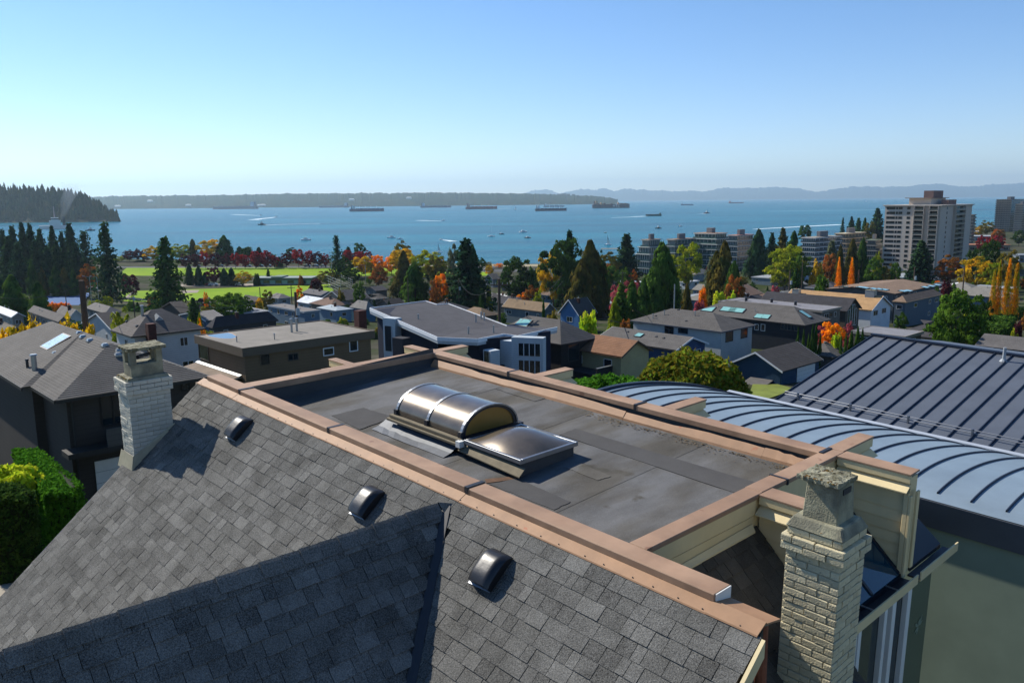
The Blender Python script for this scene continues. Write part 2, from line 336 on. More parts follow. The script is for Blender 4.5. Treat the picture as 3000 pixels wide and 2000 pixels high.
# white rake board on the right end of the slope
own('rake_board', MB().ext([(-2.715, 5.02, zmain(5.02) + .01), (-2.715, 1, zmain(1) + .01), (-2.715, 1, zmain(1) - .13), (-2.715, 5.02, zmain(5.02) - .13)], (.03, 0, 0)), m_cream)
own('rake_board', MB().ext([(-12.865, 5.02, zmain(5.02) - .01), (-12.865, 1, zmain(1) - .01), (-12.865, 1, zmain(1) - .2), (-12.865, 5.02, zmain(5.02) - .2)], (.03, 0, 0)), m_dark)

# ---- flat roof of membrane strips
deck = own('flat_roof', MB().ext([(-11.62, 5.2, zd(5.2) - .01), (-4.1, 5.2, zd(5.2) - .01), (-4.1, 8.9, zd(8.9) - .01), (-11.62, 8.9, zd(8.9) - .01)], (0, 0, -.1)), m_mem)
def sheet(name, pts, th, m, jig=0.0, dz=0.0, tint=0.0, n=8):
    out = []
    for i in range(len(pts)):
        a, c = Vector((*pts[i], 0)), Vector((*pts[(i + 1) % len(pts)], 0)); nn = (c - a).orthogonal().normalized()
        for q in range(n):
            p = a.lerp(c, q / n) + (nn * rnd.uniform(-jig, jig) if q else Vector())
            out.append((p.x, p.y, zd(p.y) + dz))
    b = MB(); b.ext(out, (0, 0, th), tint); return own(name, b, m, deck)
u = -11.6; i = 0
while u < -4.15:
    u1 = min(u + .98, -4.13); sheet('membrane_strip', [(u, 5.22), (u1 + .06, 5.22), (u1 + .06, 8.88), (u, 8.88)], .004, m_mem, .006, .003 * (i % 2), rnd.uniform(-.05, .05)); u = u1; i += 1
for pts, tt in (([(-10.39, 6.02), (-9.54, 5.96), (-9.62, 6.6), (-10.35, 6.55)], -.1), ([(-6.75, 5.93), (-5.72, 5.95), (-5.73, 6.22), (-6.62, 6.27)], -.05),
            ([(-7.3, 7.68), (-4.2, 7.62), (-4.2, 8.02), (-7.3, 8.0)], -.08), ([(-9.55, 8.55), (-8.6, 8.5), (-8.6, 8.72), (-9.5, 8.74)], .05), ([(-6.45, 6.9), (-5.9, 6.86), (-5.86, 7.06), (-6.4, 7.12)], .2)):
    sheet('membrane_patch', pts, .006, m_mem2 if tt < 0 else m_mem, .012, .0075, tt)
own('stain', MB().ext([(-6.8, 5.93, zd(5.93) + .009), (-6.62, 6.27, zd(6.27) + .009), (-6.7, 6.3, zd(6.3) + .009), (-6.9, 6.0, zd(6) + .009)], (0, 0, .002)), mat('rust_dirt', '#5e4736', .95, var=.3, scale=12), deck)
# leaf litter along the far flashing
b = MB()
for i in range(260):
    uu = rnd.uniform(-7.6, -4.4); vv = 8.66 - abs(rnd.gauss(0, .09)); z = zd(vv) + .012; s_ = rnd.uniform(.006, .018); an = rnd.random() * 6.3
    b.quad(*[(uu + s_ * math.cos(an + q), vv + s_ * math.sin(an + q), z + rnd.uniform(0, .012)) for q in (0, 1.3, 3.1, 4.5)], tint=rnd.uniform(-.4, .6))
stuff(own('leaf_litter', b, mat('dry_litter', '#5a4c38', .95), deck))

# ---- parapets
def cap(par, u0, u1, v0, v1, lift=0.0, lip=.066, m=None):
    b = MB(); z = -3.2 + lift; b.box(u0, u1, v0, v1, z - .012, z); b.box(u0, u1, v0 - .003, v0 + .01, z - lip, z - .003); b.box(u0, u1, v1 - .01, v1 + .003, z - lip, z - .003)
    if lip: b.box(u0 - .003, u0 + .01, v0, v1, z - lip, z - .004); b.box(u1 - .01, u1 + .003, v0, v1, z - lip, z - .004)
    return own('cap', b, m or m_cop, par, bevel=.004)
near = own('parapet', MB().box(-12.62, -3.22, 5.15, 5.31, -4.0, -3.215), m_dark)
segs = [-12.66, -11.5, -8.94, -6.19, -3.19]
for i in range(4): cap(near, segs[i], segs[i + 1] + (.012 if i < 3 else 0), 5.12, 5.345, .008 if i % 2 == 0 else 0.0)
for i in range(3): own('cap_seam', MB().box(segs[i + 1] - .02, segs[i + 1] + .035, 5.112, 5.352, -3.26, -3.188), m_dark, near)
own('cap_end', MB().box(-3.185, -3.175, 5.13, 5.335, -3.3, -3.2), m_white, near)
fs_ = [-12.83, -12.5, -11.55, -9.0, -6.2, -3.2, -2.76]
for i in range(6):
    l = .004 * (i % 2); b = MB()
    b.ext([(fs_[i], 5.135, -3.258 + l), (fs_[i], 5.018, -3.318 + l), (fs_[i], 5.012, -3.33 + l), (fs_[i], 5.13, -3.275 + l)], (fs_[i + 1] - fs_[i] + .01, 0, 0))
    own('flashing', b, m_cops, near)
# last piece covers the end of the slope beyond the parapet
b = MB(); b.ext([(-3.2, 5.33, -3.30), (-3.2, 5.135, -3.258), (-3.2, 5.135, -3.27), (-3.2, 5.33, -3.32)], (.46, 0, 0)); own('flashing', b, m_cops, near)
b = MB(); 
uu = -12.7
while uu < -2.8:
    b2 = MB(); b2.tube((uu, 5.035, -3.312), (uu, 5.031, -3.302), .007, .005, 6); own('rivet', b2, m_dark, near); uu += rnd.uniform(.16, .34)
left = own('parapet', MB().box(-11.81, -11.61, 5.35, 8.9, -4.0, -3.212), m_dark)
for a, c, l in ((5.36, 6.7, 0), (6.7, 8.84, .006)): cap(left, -11.84, -11.575, a, c + .01, l, .1)
own('upstand', MB().ext([(-11.60, 5.36, -3.27), (-11.57, 5.36, zd(5.4) + .05), (-11.48, 5.36, zd(5.4) + .004), (-11.62, 5.36, zd(5.4))], (0, 3.5, .15)), m_mem2, left)
far = own('parapet', MB().box(-11.8, -4.1, 8.87, 9.03, -4.0, -3.212), m_mem2)
for a, c, l in ((-11.84, -9.57, 0), (-9.57, -6.94, .007), (-6.94, -4.2, 0)):
    cap(far, a, c + .01, 8.83, 9.06, l, .075); own('cap_seam', MB().box(c - .015, c + .03, 8.822, 9.068, -3.27, -3.187), m_dark, far)
fx = -11.5
while fx < -4.25:
    f1 = min(fx + rnd.uniform(1.5, 2.6), -4.2); dz = rnd.uniform(-.012, .012)
    rows = [[], [], []]
    for q in range(9):
        x = fx + (f1 - fx) * q / 8; wv = rnd.uniform(-.006, .006) + .01 * math.sin(x * 2.1)
        rows[0].append((x, 8.80 + wv, -3.315 + dz + wv)); rows[1].append((x, 8.725 + wv * .5, -3.395 + dz)); rows[2].append((x, 8.715, -3.43))
    own('base_flashing', MB().grid(rows), m_cops, far); fx = f1 + .004
right = own('parapet', MB().box(-4.2, -4.05, 5.35, 9.03, -4.3, -3.212), m_cream)
for a, c, l in ((5.36, 7.25, 0), (7.25, 7.75, .006), (7.75, 9.06, 0)): cap(right, -4.22, -4.025, a, c + .008, l, .05)
own('cap_seam', MB().box(-4.23, -4.01, 7.74, 7.77, -3.25, -3.187), m_dark, right)
for z0, z1, o in ((-3.42, -3.255, .018), (-3.60, -3.43, .010), (-3.80, -3.605, .014)): own('siding_board', MB().box(-4.05, -4.05 + o, 5.36, 7.15, z0, z1), m_cream, right, bevel=.004)
own('base_trim', MB().ext([(-4.03, 5.4, -3.56), (-4.03, 7.1, -3.52), (-3.99, 7.1, -3.585), (-3.99, 5.4, -3.60)], (0, 0, .02)), m_cream, right)

# wing walls beyond the parapets, with cap, fascia and sloping ledge
def wing(u0, u1, v0, v1, zb=-4.2, ledge='u'):
    wmid = .03
    o = own('wing_wall', MB().box(u0 + wmid, u1 - wmid, v0 + wmid, v1 - wmid, zb, -3.30), m_cream)
    own('fascia', MB().box(u0 + .008, u1 - .008, v0 + .008, v1 - .008, -3.33, -3.222), m_cream, o, bevel=.003)
    b = MB(); z = -3.2 + rnd.uniform(-.004, .004); b.box(u0, u1, v0, v1, z - .022, z); own('cap', b, m_cop, o, bevel=.003)
    b = MB(); b.taper(u0 - .05, u1 + .05, v0 - .05, v1 + .05, -3.45, -3.36, .07); own('ledge', b, m_cream, o)
    own('siding_board', MB().box(u0 + .018, u1 - .018, v0 + .018, v1 - .018, -3.62, -3.462), m_cream, o, bevel=.004)
    own('siding_board', MB().box(u0 + .02, u1 - .02, v0 + .02, v1 - .02, -3.80, -3.626), m_cream, o, bevel=.004)
    return o
wing(-4.235, -4.035, 9.07, 9.9); wing(-6.62, -6.42, 9.07, 9.83); wing(-9.2, -9.0, 9.07, 9.8); wing(-11.8, -11.6, 9.07, 9.7)
wing(-12.42, -11.85, 8.79, 8.99); wing(-12.45, -11.85, 7.2, 7.36)
def sided(u0, u1, v0, v1, zb, holes=0):
    # wall along u, seen on its -v face: cap, fascia, bright ledge, frieze, lapped boards
    o = own('wing_wall', MB().box(u0, u1, v0 + .03, v1, zb, -3.25), m_cream)
    own('cap', MB().box(u0, u1 + .01, v0 - .02, v1 + .02, -3.222, -3.2), m_cop, o, bevel=.003)
    own('fascia', MB().box(u0, u1 + .004, v0 - .012, v0 + .028, -3.31, -3.226), m_cream, o, bevel=.003)
    own('ledge', MB().ext([(u0, v0 + .03, -3.33), (u0, v0 - .075, -3.40), (u0, v0 - .075, -3.412), (u0, v0 + .03, -3.352)], (u1 - u0, 0, 0)), m_cream, o)
    z = -3.415; hts = (.11, .13, .13, .13, .13, .13, .13)
    for i, h in enumerate(hts):
        if z - h < zb: break
        own('siding_board', MB().ext([(u0, v0 + .012, z - h + .004), (u0, v0 + .026, z), (u0, v0 + .032, z), (u0, v0 + .032, z - h + .004)], (u1 - u0 - .002, 0, 0), rnd.uniform(-.05, .05)), m_cream, o); z -= h
    return o
sided(-4.02, -3.26, 7.2, 7.42, -4.4)
rx = sided(-4.02, -3.2, 8.9, 9.1, -4.4)
own('corner_board', MB().box(-3.24, -3.19, 8.87, 8.9, -4.36, -3.42), m_cream, rx, bevel=.004); own('corner_board', MB().box(-3.188, -3.16, 8.87, 8.93, -4.4, -3.45), m_cream, rx, bevel=.004)
own('corner_board', MB().box(-3.155, -3.13, 8.96, 9.03, -4.3, -3.4), m_cream, rx, bevel=.004)

# ---- sunroom: glass roof, gutter, glazed wall
m_gl2 = mat('sunroom_glass', '#123240', .05, var=.08, scale=1, spec=.7, coat=.3)
sun_r = own('sunroom_roof', MB().ext([(-4.0, 7.44, -3.62), (-4.0, 8.88, -3.62), (-3.2, 8.88, -4.36), (-3.2, 7.44, -4.36)], (0, 0, -.03)), m_gl2)
for vv in (7.46, 8.15, 8.84): own('glazing_bar', MB().ext([(-4.0, vv, -3.60), (-3.2, vv, -4.34), (-3.2, vv, -4.37), (-4.0, vv, -3.63)], (0, .04, 0)), m_dark, sun_r)
own('blind', MB().quad((-3.95, 7.5, -3.72), (-3.95, 8.8, -3.72), (-3.6, 8.8, -3.9), (-3.6, 7.5, -3.9)), m_white, sun_r)
gut = own('gutter', MB().box(-3.2, -3.05, 6.7, 8.98, -4.47, -4.45), m_dark)
own('gutter_side', MB().box(-3.06, -3.045, 6.7, 9.0, -4.47, -4.36), m_cream, gut); own('gutter_side', MB().box(-3.21, -3.2, 6.7, 9.0, -4.45, -4.37), m_dark, gut)
for vv in (7.3, 7.9, 8.5): own('gutter_strap', MB().box(-3.2, -3.05, vv, vv + .02, -4.38, -4.37), m_alu, gut)
gut2 = own('gutter', MB().box(-3.2, -3.05, 9.1, 10.15, -4.47, -4.45), m_dark); own('gutter_side', MB().box(-3.06, -3.045, 9.08, 10.2, -4.47, -4.36), m_cream, gut2)
own('lower_roof', MB().ext([(-4.0, 9.1, -3.75), (-4.0, 10.1, -3.75), (-3.18, 10.0, -4.36), (-3.18, 9.1, -4.36)], (0, 0, -.05)), m_dark)
gw = own('glazed_wall', MB().box(-3.14, -3.12, 6.75, 8.9, -9, -4.48), m_glass)
for vv, ww in ((6.74, .05), (7.02, .06), (7.5, .05), (7.58, .07), (8.2, .07), (8.4, .09), (8.8, .1)): own('mullion', MB().box(-3.12, -3.06, vv, vv + ww, -9, -4.48), m_white, gw, bevel=.004)
own('window_sill', MB().box(-3.12, -3.02, 6.75, 8.9, -6.1, -6.0), m_white, gw)
gp = own('glass_screen', MB().box(-3.09, -3.08, 8.95, 9.5, -6.6, -4.5), mat('green_glass', '#2f5048', .08, var=.05, scale=2, spec=.6, alpha=.75))
b = MB()
for an, l in ((.3, .12), (.9, .15), (1.5, .1), (2.6, .13), (3.6, .12), (4.4, .1)):
    c, s_ = math.cos(an), math.sin(an); p = Vector((-3.075, 9.25, -5.1)); d = Vector((0, c, s_)); n_ = Vector((0, -s_, c)); b.quad(p, p + d * l * .5 + n_ * .022, p + d * l, p + d * l * .5 - n_ * .022)
own('etched_leaves', b, mat('etched_glass', '#7d8a78', .6), gp)
# clay vent pipe beside the lower roof
pp = own('vent_pipe', MB().tube((-2.98, 5.55, -4.35), (-2.98, 5.5, -3.5), .05, .05, 12), m_pipe); own('pipe_rim', MB().tube((-2.98, 5.5, -3.5), (-2.98, 5.497, -3.46), .058, .056, 12), m_conc2, pp)
own('pipe_mouth', MB().tube((-2.98, 5.497, -3.46), (-2.98, 5.497, -3.455), .038, .038, 12), m_dark, pp)
own('pipe_collar', MB().taper(-3.1, -2.86, 5.42, 5.68, -4.6, -4.2, .07), m_conc2, pp)

# ---- chimneys of single bricks
def brick_mesh(l, w, h, m, seed):
    rr = random.Random(seed); b = MB(); e = .005
    b.add([(x + rr.uniform(-.002, .002), y + rr.uniform(-.002, .002), z + rr.uniform(-.002, .002)) for z, k in ((0, e), (e, 0), (h - e, 0), (h, e)) for x, y in ((k, k), (l - k, k), (l - k, w - k), (k, w - k))],
          [(3, 2, 1, 0), (12, 13, 14, 15)] + [(a * 4 + i, a * 4 + (i + 1) % 4, a * 4 + 4 + (i + 1) % 4, a * 4 + 4 + i) for a in range(3) for i in range(4)])
    me = bpy.data.meshes.new('brick'); me.from_pydata(b.v, [], b.f); me.materials.append(m); return me
def chimney(u0, u1, v0, v1, zt, zb, ch, mb_, visible, corb, jt=.010):
    ch_ob = own('chimney', MB().box(u0 + jt * 1.3, u1 - jt * 1.3, v0 + jt * 1.3, v1 - jt * 1.3, zb, zt - .01), m_mort)
    bl = .205; pool = {}; z = zt - ch; k = 0; hid = MB()
    while z > zb:
        g = .035 if k in corb else 0.0
        for side in range(4):
            Ls = (u1 - u0 + 2 * g) if side % 2 == 0 else (v1 - v0 + 2 * g)
            s = 0.0; first = True; off = (bl / 2 if (k + side) % 2 else bl)
            while s < Ls - .01:
                l = min((off if first else bl), Ls - s); first = False
                if Ls - s - l < .05: l = Ls - s
                wd = .06; nm = (round(l, 2), rnd.randrange(3))
                if side == 0: p = (u0 - g + s, v0 - g); rz = 0
                elif side == 1: p = (u1 + g, v0 - g + s); rz = 90
                elif side == 2: p = (u1 + g - s, v1 + g); rz = 180
                else: p = (u0 - g, v1 + g - s); rz = 270
                j = rnd.uniform(-.004, .004)
                if side in visible and z > zb + .02 and (zt - z) < visible[side]:
                    key = nm
                    if key not in pool: pool[key] = brick_mesh(l - jt, wd, ch - jt, mb_, rnd.random())
                    ob = bpy.data.objects.new('brick', pool[key]); col.objects.link(ob); ob.parent = ch_ob
                    ob.location = Vector((p[0], p[1], z)) - BASE + Matrix.Rotation(R(rz), 3, 'Z') @ Vector((jt / 2, j, 0)); ob.rotation_euler = (0, 0, R(rz) + rnd.uniform(-.008, .008))
                else:
                    rm = Matrix.Rotation(R(rz), 3, 'Z'); q = MB().box(0, l - jt, 0, wd, 0, ch - jt)
                    hid.add([rm @ Vector(x) + Vector((p[0], p[1], z)) for x in q.v], q.f)
                s += l
        z -= ch; k += 1
    if hid.v: stuff(own('brick_courses', hid, mb_, ch_ob))
    return ch_ob
cr = chimney(-3.19, -2.70, 6.20, 6.65, -2.95, -6.5, .0695, m_brick, {0: 1.75, 1: 1.75}, (1, 2))
# crown: mortar bevel, tapered flue stack, mossy slab
own('crown', MB().taper(-3.205, -2.685, 6.185, 6.665, -2.955, -2.86, .05), m_conc2, cr, bevel=.01)
own('flue', MB().taper(-3.10, -2.79, 6.27, 6.58, -2.87, -2.54, .016), m_conc2, cr, bevel=.008)
own('flue_opening', MB().box(-2.805, -2.796, 6.36, 6.5, -2.62, -2.57), m_dark, cr)
def rough_slab(u0, u1, v0, v1, z0, z1, par, seed):
    rr = random.Random(seed); b = MB(); n = 14; rows = []
    for i in range(n + 1):
        row = []
        for j in range(n + 1):
            e = .008 if i in (0, n) or j in (0, n) else .003
            row.append((u0 + (u1 - u0) * i / n + rr.uniform(-e, e), v0 + (v1 - v0) * j / n + rr.uniform(-e, e), z1 + rr.uniform(-.006, .005)))
        rows.append(row)
    b.grid(rows)
    rim = [rows[0][j] for j in range(n + 1)] + [rows[i][n] for i in range(1, n + 1)] + [rows[n][j] for j in range(n - 1, -1, -1)] + [rows[i][0] for i in range(n - 1, 0, -1)]
    lo = [(p[0] + rr.uniform(-.004, .004), p[1] + rr.uniform(-.004, .004), z0 + rr.uniform(-.008, .006)) for p in rim]; m = len(rim)
    b.add(rim + lo, [(i, m + i, m + (i + 1) % m, (i + 1) % m) for i in range(m)] + [tuple(range(m, 2 * m))])
    return own('cap_slab', b, m_conc, par)
rough_slab(-3.135, -2.775, 6.20, 6.55, -2.515, -2.478, cr, 1)
def moss(par, n, u0, u1, v0, v1, z, s0, s1, m=None):
    b = MB()
    for i in range(n):
        u_, v_ = rnd.uniform(u0, u1), rnd.uniform(v0, v1); s_ = rnd.uniform(s0, s1)
        pts = [(u_ + s_ * math.cos(a) * rnd.uniform(.7, 1.2), v_ + s_ * math.sin(a) * rnd.uniform(.7, 1.2), z) for a in np.linspace(0, 5.3, 6)]
        b.add(pts + [(u_, v_, z + s_ * .5)], [(q, (q + 1) % 6, 6) for q in range(6)], rnd.uniform(-.3, .3))
    return stuff(own('moss', b, m or m_moss, par))
moss(cr, 40, -3.13, -2.78, 6.2, 6.24, -2.482, .006, .018); moss(cr, 26, -3.12, -2.95, 6.4, 6.55, -2.482, .006, .02); moss(cr, 20, -3.15, -2.74, 6.2, 6.3, -2.93, .006, .014)
own('base_flashing', MB().box(-3.26, -2.63, 6.12, 6.72, -4.9, -4.45), m_dark, cr)
cl = chimney(-12.92, -12.45, 3.84, 4.45, -3.03, -7.5, .068, m_brickw, {0: 1.5, 1: 1.35}, (0, 1, 2), .0065)
own('crown', MB().taper(-12.93, -12.44, 3.83, 4.46, -3.04, -2.99, .03), m_conc2, cl)
for a in ((-12.86, -12.79), (-12.56, -12.49)):
    pass
own('flue', MB().box(-12.84, -12.51, 3.93, 4.40, -3.0, -2.80), m_conc2, cl, bevel=.006)
for (a, c) in ((-12.84, 3.93), (-12.6, 3.93), (-12.84, 4.31), (-12.6, 4.31)): own('flue_post', MB().box(a, a + .09, c, c + .09, -2.802, -2.585), m_conc2, cl, bevel=.004)
rough_slab(-12.9, -12.45, 3.88, 4.45, -2.59, -2.545, cl, 2)
moss(cl, 60, -12.92, -12.85, 3.86, 4.44, -3.0, .012, .03); moss(cl, 50, -12.9, -12.46, 3.84, 3.92, -3.0, .012, .028)
own('flue_tile', MB().tube((-12.8, 4.3, -2.72), (-12.55, 4.05, -2.70), .03, .03, 8), m_dark, cl)
own('flashing', MB().add([(-12.95, 3.815, -4.18), (-12.44, 3.815, -4.18), (-12.42, 3.77, -4.42), (-12.98, 3.75, -4.44), (-12.44, 4.47, -3.78), (-12.41, 4.48, -3.83), (-12.41, 3.78, -4.42)], [(0, 1, 2, 3), (1, 4, 5, 6), (1, 6, 2)]), m_mort, cl)

# ---- roof vents
def roof_vent(u, v):
    z = zmain(v); n = Vector((0, -sn, cs)); t = Vector((0, -cs, -sn)); o = Vector((u, v, z))
    fl_ = own('roof_vent', MB().ext([o + Vector((x, 0, 0)) + t * y + n * .016 for x, y in ((-.155, -.17), (.13, -.17), (.13, .2), (-.165, .215))], n * .004), m_alu)
    rows = []
    for i in range(9):
        a = i / 8; y = -.175 + .37 * a; h = .03 + .095 * min(1, (a / .3)) ** .5 * (1 if a < .7 else 1 - (a - .7) ** 2 * 3.5)
        row = []
        for j in range(9):
            c = j / 8; x = -.14 + .28 * c; e = 1 - abs(2 * c - 1) ** 9
            row.append(o + Vector((x, 0, 0)) + t * y + n * (.02 + h * (.6 + .4 * e)))
        rows.append(row)
    bot = [o + Vector((x, 0, 0)) + t * y + n * .02 for x, y in ((-.115, -.15), (.115, -.15), (.115, .18), (-.115, .18))]
    b = MB(); b.grid(rows)
    b.grid([[p - n * (p - o).dot(n) + n * .02 for p in rows[-1]], rows[-1]]); b.grid([rows[0], [p - n * (p - o).dot(n) + n * .02 for p in rows[0]]])
    for s_ in (0, -1): b.grid([[r[s_] for r in rows], [r[s_] - n * ((r[s_] - o).dot(n) - .02) for r in rows]])
    own('hood', b, m_black, fl_, smooth=True)
for u_, v_ in ((-10.72, 4.77), (-7.37, 4.70), (-5.27, 4.68)): roof_vent(u_, v_)

# ---- skylights
zc = -3.30
bs = own('barrel_skylight', MB().box(-9.2, -7.72, 6.33, 7.34, zd(6.3) - .02, zc - .02), m_dark)
def arc(u, r_in, n=20, h=.345):
    return [(u, 6.835 - math.cos(math.pi * i / n) * (.5 * r_in), zc - .01 + math.sin(math.pi * i / n) * h * r_in) for i in range(n + 1)]
for a, c in ((-9.17, -8.47), (-8.47, -7.76)):
    own('glazing', MB().grid([arc(a + (c - a) * q / 6, .975) for q in range(7)]), m_acr, bs, smooth=True)
for u_ in (-9.17, -8.47, -7.76):
    A_, B_, = arc(u_ - .022, 1.0), arc(u_ + .022, 1.0); A2, B2 = arc(u_ - .022, .95), arc(u_ + .022, .95)
    own('rib', MB().grid([A2, A_, B_, B2, A2]), m_alu, bs)
    own('rib_foot', MB().box(u_ - .03, u_ + .03, 6.315, 6.36, zc - .03, zc + .06), m_dark, bs)
own('end_panel', MB().quad(*arc(-7.765, .93)), m_acr2, bs); own('end_frame', MB().grid([arc(-7.75, .99), arc(-7.75, .85)]), m_dark, bs)
own('end_panel', MB().quad(*arc(-9.175, .95)), m_dark, bs)
own('sill', MB().box(-9.25, -7.70, 6.27, 6.335, zc - .06, zc - .015), mat('dirty_sill', '#6e6552', .8, var=.2, scale=8), bs, bevel=.005); own('sill', MB().box(-9.25, -7.70, 7.335, 7.40, zc - .06, zc - .015), m_dark, bs, bevel=.005)
own('sill', MB().box(-9.28, -7.68, 6.24, 6.30, zc - .10, zc - .065), mat('dirty_sill', '#6e6552'), bs, bevel=.005)
rows = [[], [], []]
for q in range(13):
    x = -9.42 + 1.62 * q / 12; wv = rnd.uniform(-.008, .008)
    rows[0].append((x, 6.34, zd(6.3) + .10 + wv)); rows[1].append((x, 6.20 + wv, zd(6.2) + .035 + wv)); rows[2].append((x, 6.08 + wv, zd(6.1) + .015))
own('apron', MB().grid(rows), mat('lead_sheet', '#5f6266', .6, .3, var=.15, scale=6), bs)
own('clip', MB().box(-7.72, -7.64, 6.22, 6.30, zc - .1, zc - .02), m_white, bs)
ds = own('dome_skylight', MB().ext([(-7.62, 6.33, zc - .05), (-6.64, 6.33, zc - .05), (-6.64, 7.25, zc - .05), (-7.62, 7.25, zc - .05)], (0, 0, -.2)), m_mem2)
for x0, x1, y0, y1 in ((-7.64, -6.6, 6.29, 6.33), (-7.64, -6.6, 7.25, 7.29), (-7.64, -7.6, 6.33, 7.25), (-6.64, -6.6, 6.33, 7.25)): own('frame', MB().box(x0, x1, y0, y1, zc - .055, zc), m_alu, ds, bevel=.003)
rows = []
for i in range(17):
    row = []
    for j in range(17):
        a, c = 2 * i / 16 - 1, 2 * j / 16 - 1
        hh = .165 * (1 - abs(a) ** 1.8) ** .9 * (1 - abs(c) ** 1.8) ** .9
        row.append((-7.12 + a * .49, 6.79 + c * .47, zc - .012 + hh))
    rows.append(row)
own('dome', MB().grid(rows), m_acr, ds, smooth=True)
own('lead_skirt', MB().ext([(-7.7, 6.24, zd(6.2) + .09), (-6.55, 6.22, zd(6.2) + .05), (-6.55, 6.32, zd(6.3) + .13), (-7.7, 6.34, zd(6.3) + .15)], (0, 0, .012)), mat('dirty_sill', '#6e6552'), ds)

# ------------------------------------------------------------------ neighbour with the standing seam roofs
NB = Vector((-3, 16, -16))
METAL = frame_root('metal_roof_house', 'neighbouring house with curved blue grey standing seam roof and a sloping metal roof', 'house', NB)
def nb(name, mb, m, parent=None, **k): return mb.build(name, m, parent or METAL, off=tuple(NB), **k)
m_ss = mat('standing_seam_steel', '#7d8c96', .45, .12, var=.12, scale=1.1, spec=.5, bump=.07, bscale=2)
m_ss2 = mat('standing_seam_dark', '#565b63', .5, .08, var=.13, scale=1.2, spec=.4, grain=.04, gscale=60, bump=.06, bscale=2)
m_seam = mat('seam_blue', '#2b3444', .5, .4, var=.05, spec=.4)
m_olive = mat('olive_stucco', '#7b8877', .9, var=.12, scale=1.2, grain=.06, gscale=120)
prof = [(10.92, -4.21), (11.2, -4.16), (11.7, -4.125), (12.3, -4.14), (12.9, -4.21), (13.5, -4.30), (14.1, -4.42), (14.7, -4.56), (15.3, -4.73), (15.8, -4.89), (16.15, -5.02)]
def pz(v): return float(np.interp(v, [p[0] for p in prof], [p[1] for p in prof]))
vs_ = np.linspace(10.92, 16.15, 28)
import numpy.polynomial.polynomial as pl_
cf = pl_.polyfit([p[0] for p in prof], [p[1] for p in prof], 4); pz = lambda v: float(pl_.polyval(v, cf))
br = nb('barrel_roof', MB().grid([[(-10.0, v, pz(v)) for v in vs_], [(3.6, v, pz(v)) for v in vs_]]), m_ss, smooth=True)
u_ = -3.64 - .41 * 15; 
while u_ < 3.5:
    A_ = [(u_ - .009, v, pz(v)) for v in vs_[1:]]; B_ = [(u_ - .007, v, pz(v) + .026) for v in vs_[1:]]; C_ = [(u_ + .007, v, pz(v) + .026) for v in vs_[1:]]; D_ = [(u_ + .009, v, pz(v)) for v in vs_[1:]]
    nb('seam', MB().grid([A_, B_, C_, D_]), m_seam, br); u_ += .41
nb('end_trim', MB().grid([[(-10.04, v, pz(v) + .05) for v in vs_], [(-9.96, v, pz(v) + .05) for v in vs_], [(-9.96, v, pz(v) - .1) for v in vs_]]), m_seam, br)
nb('ridge_flashing', MB().ext([(-10.0, 16.1, -5.0), (-10.0, 16.22, -5.0), (-10.0, 16.22, -4.93), (-10, 16.1, -4.94)], (13.6, 0, 0)), mat('zinc_trim', '#b9bec2', .5, .4, var=.05), br)
nb('fascia', MB().ext([(-10, 10.90, -4.22), (-10, 10.92, -4.22), (-10, 11.02, -4.62), (-10, 11.0, -4.62)], (13.6, 0, 0)), m_ss2, br)
nb('wall', MB().ext([(-9.9, 11.05, -16), (-9.9, 16.0, -16), (-9.9, 16.0, -5.2), (-9.9, 13.6, -4.6), (-9.9, 11.05, -4.4)], (13.4, 0, 0)), m_olive)
RZ, RV = -4.2, 21.35
gr = nb('sloping_roof', MB().ext([(-9.0, 16.24, -5.06), (4.2, 16.24, -5.06), (4.2, RV, RZ), (-9.0, RV, RZ)], (0, 0, -.08)), m_ss2)
u_ = -8.98
while u_ < 4.1:
    nb('seam', MB().ext([(u_ - .009, 16.24, -5.06), (u_ + .009, 16.24, -5.06), (u_ + .009, 16.24, -5.025), (u_ - .009, 16.24, -5.025)], (0, RV - 16.24, RZ + 5.06)), m_seam, gr); u_ += .365
nb('ridge_cap', MB().box(-9.02, 4.2, RV - .06, RV + .06, RZ + .01, RZ + .06), m_seam, gr)
for z in (.07, .13): nb('snow_rail', MB().tube((-8.9, 16.75, -4.975 + z), (4.1, 16.75, -4.975 + z), .012, .012, 6), m_alu, gr)
for i in range(11): nb('rail_bracket', MB().box(-8.6 + 1.2 * i, -8.57 + 1.2 * i, 16.72, 16.78, -4.98, -4.82), m_alu, gr)
nb('vent_pipe', MB().tube((-5.75, 20.9, -4.3), (-5.75, 20.9, -3.95), .035, .035, 10), mat('grey_pipe', '#8d9296', .6), gr); nb('pipe_boot', MB().tube((-5.75, 20.9, -4.28), (-5.75, 20.9, -4.22), .09, .05, 10), mat('grey_pipe', '#8d9296'), gr)
nb('rear_roof', MB().ext([(-9.0, RV, RZ - .01), (4.2, RV, RZ - .01), (4.2, 26.4, RZ - .85), (-9.0, 26.4, RZ - .85)], (0, 0, -.08)), m_ss2)
nb('wall', MB().ext([(-8.7, 16.2, -18), (-8.7, 26, -18), (-8.7, 26, -5.1), (-8.7, RV, RZ - .12), (-8.7, 16.2, -5.2)], (12.6, 0, 0)), m_olive)
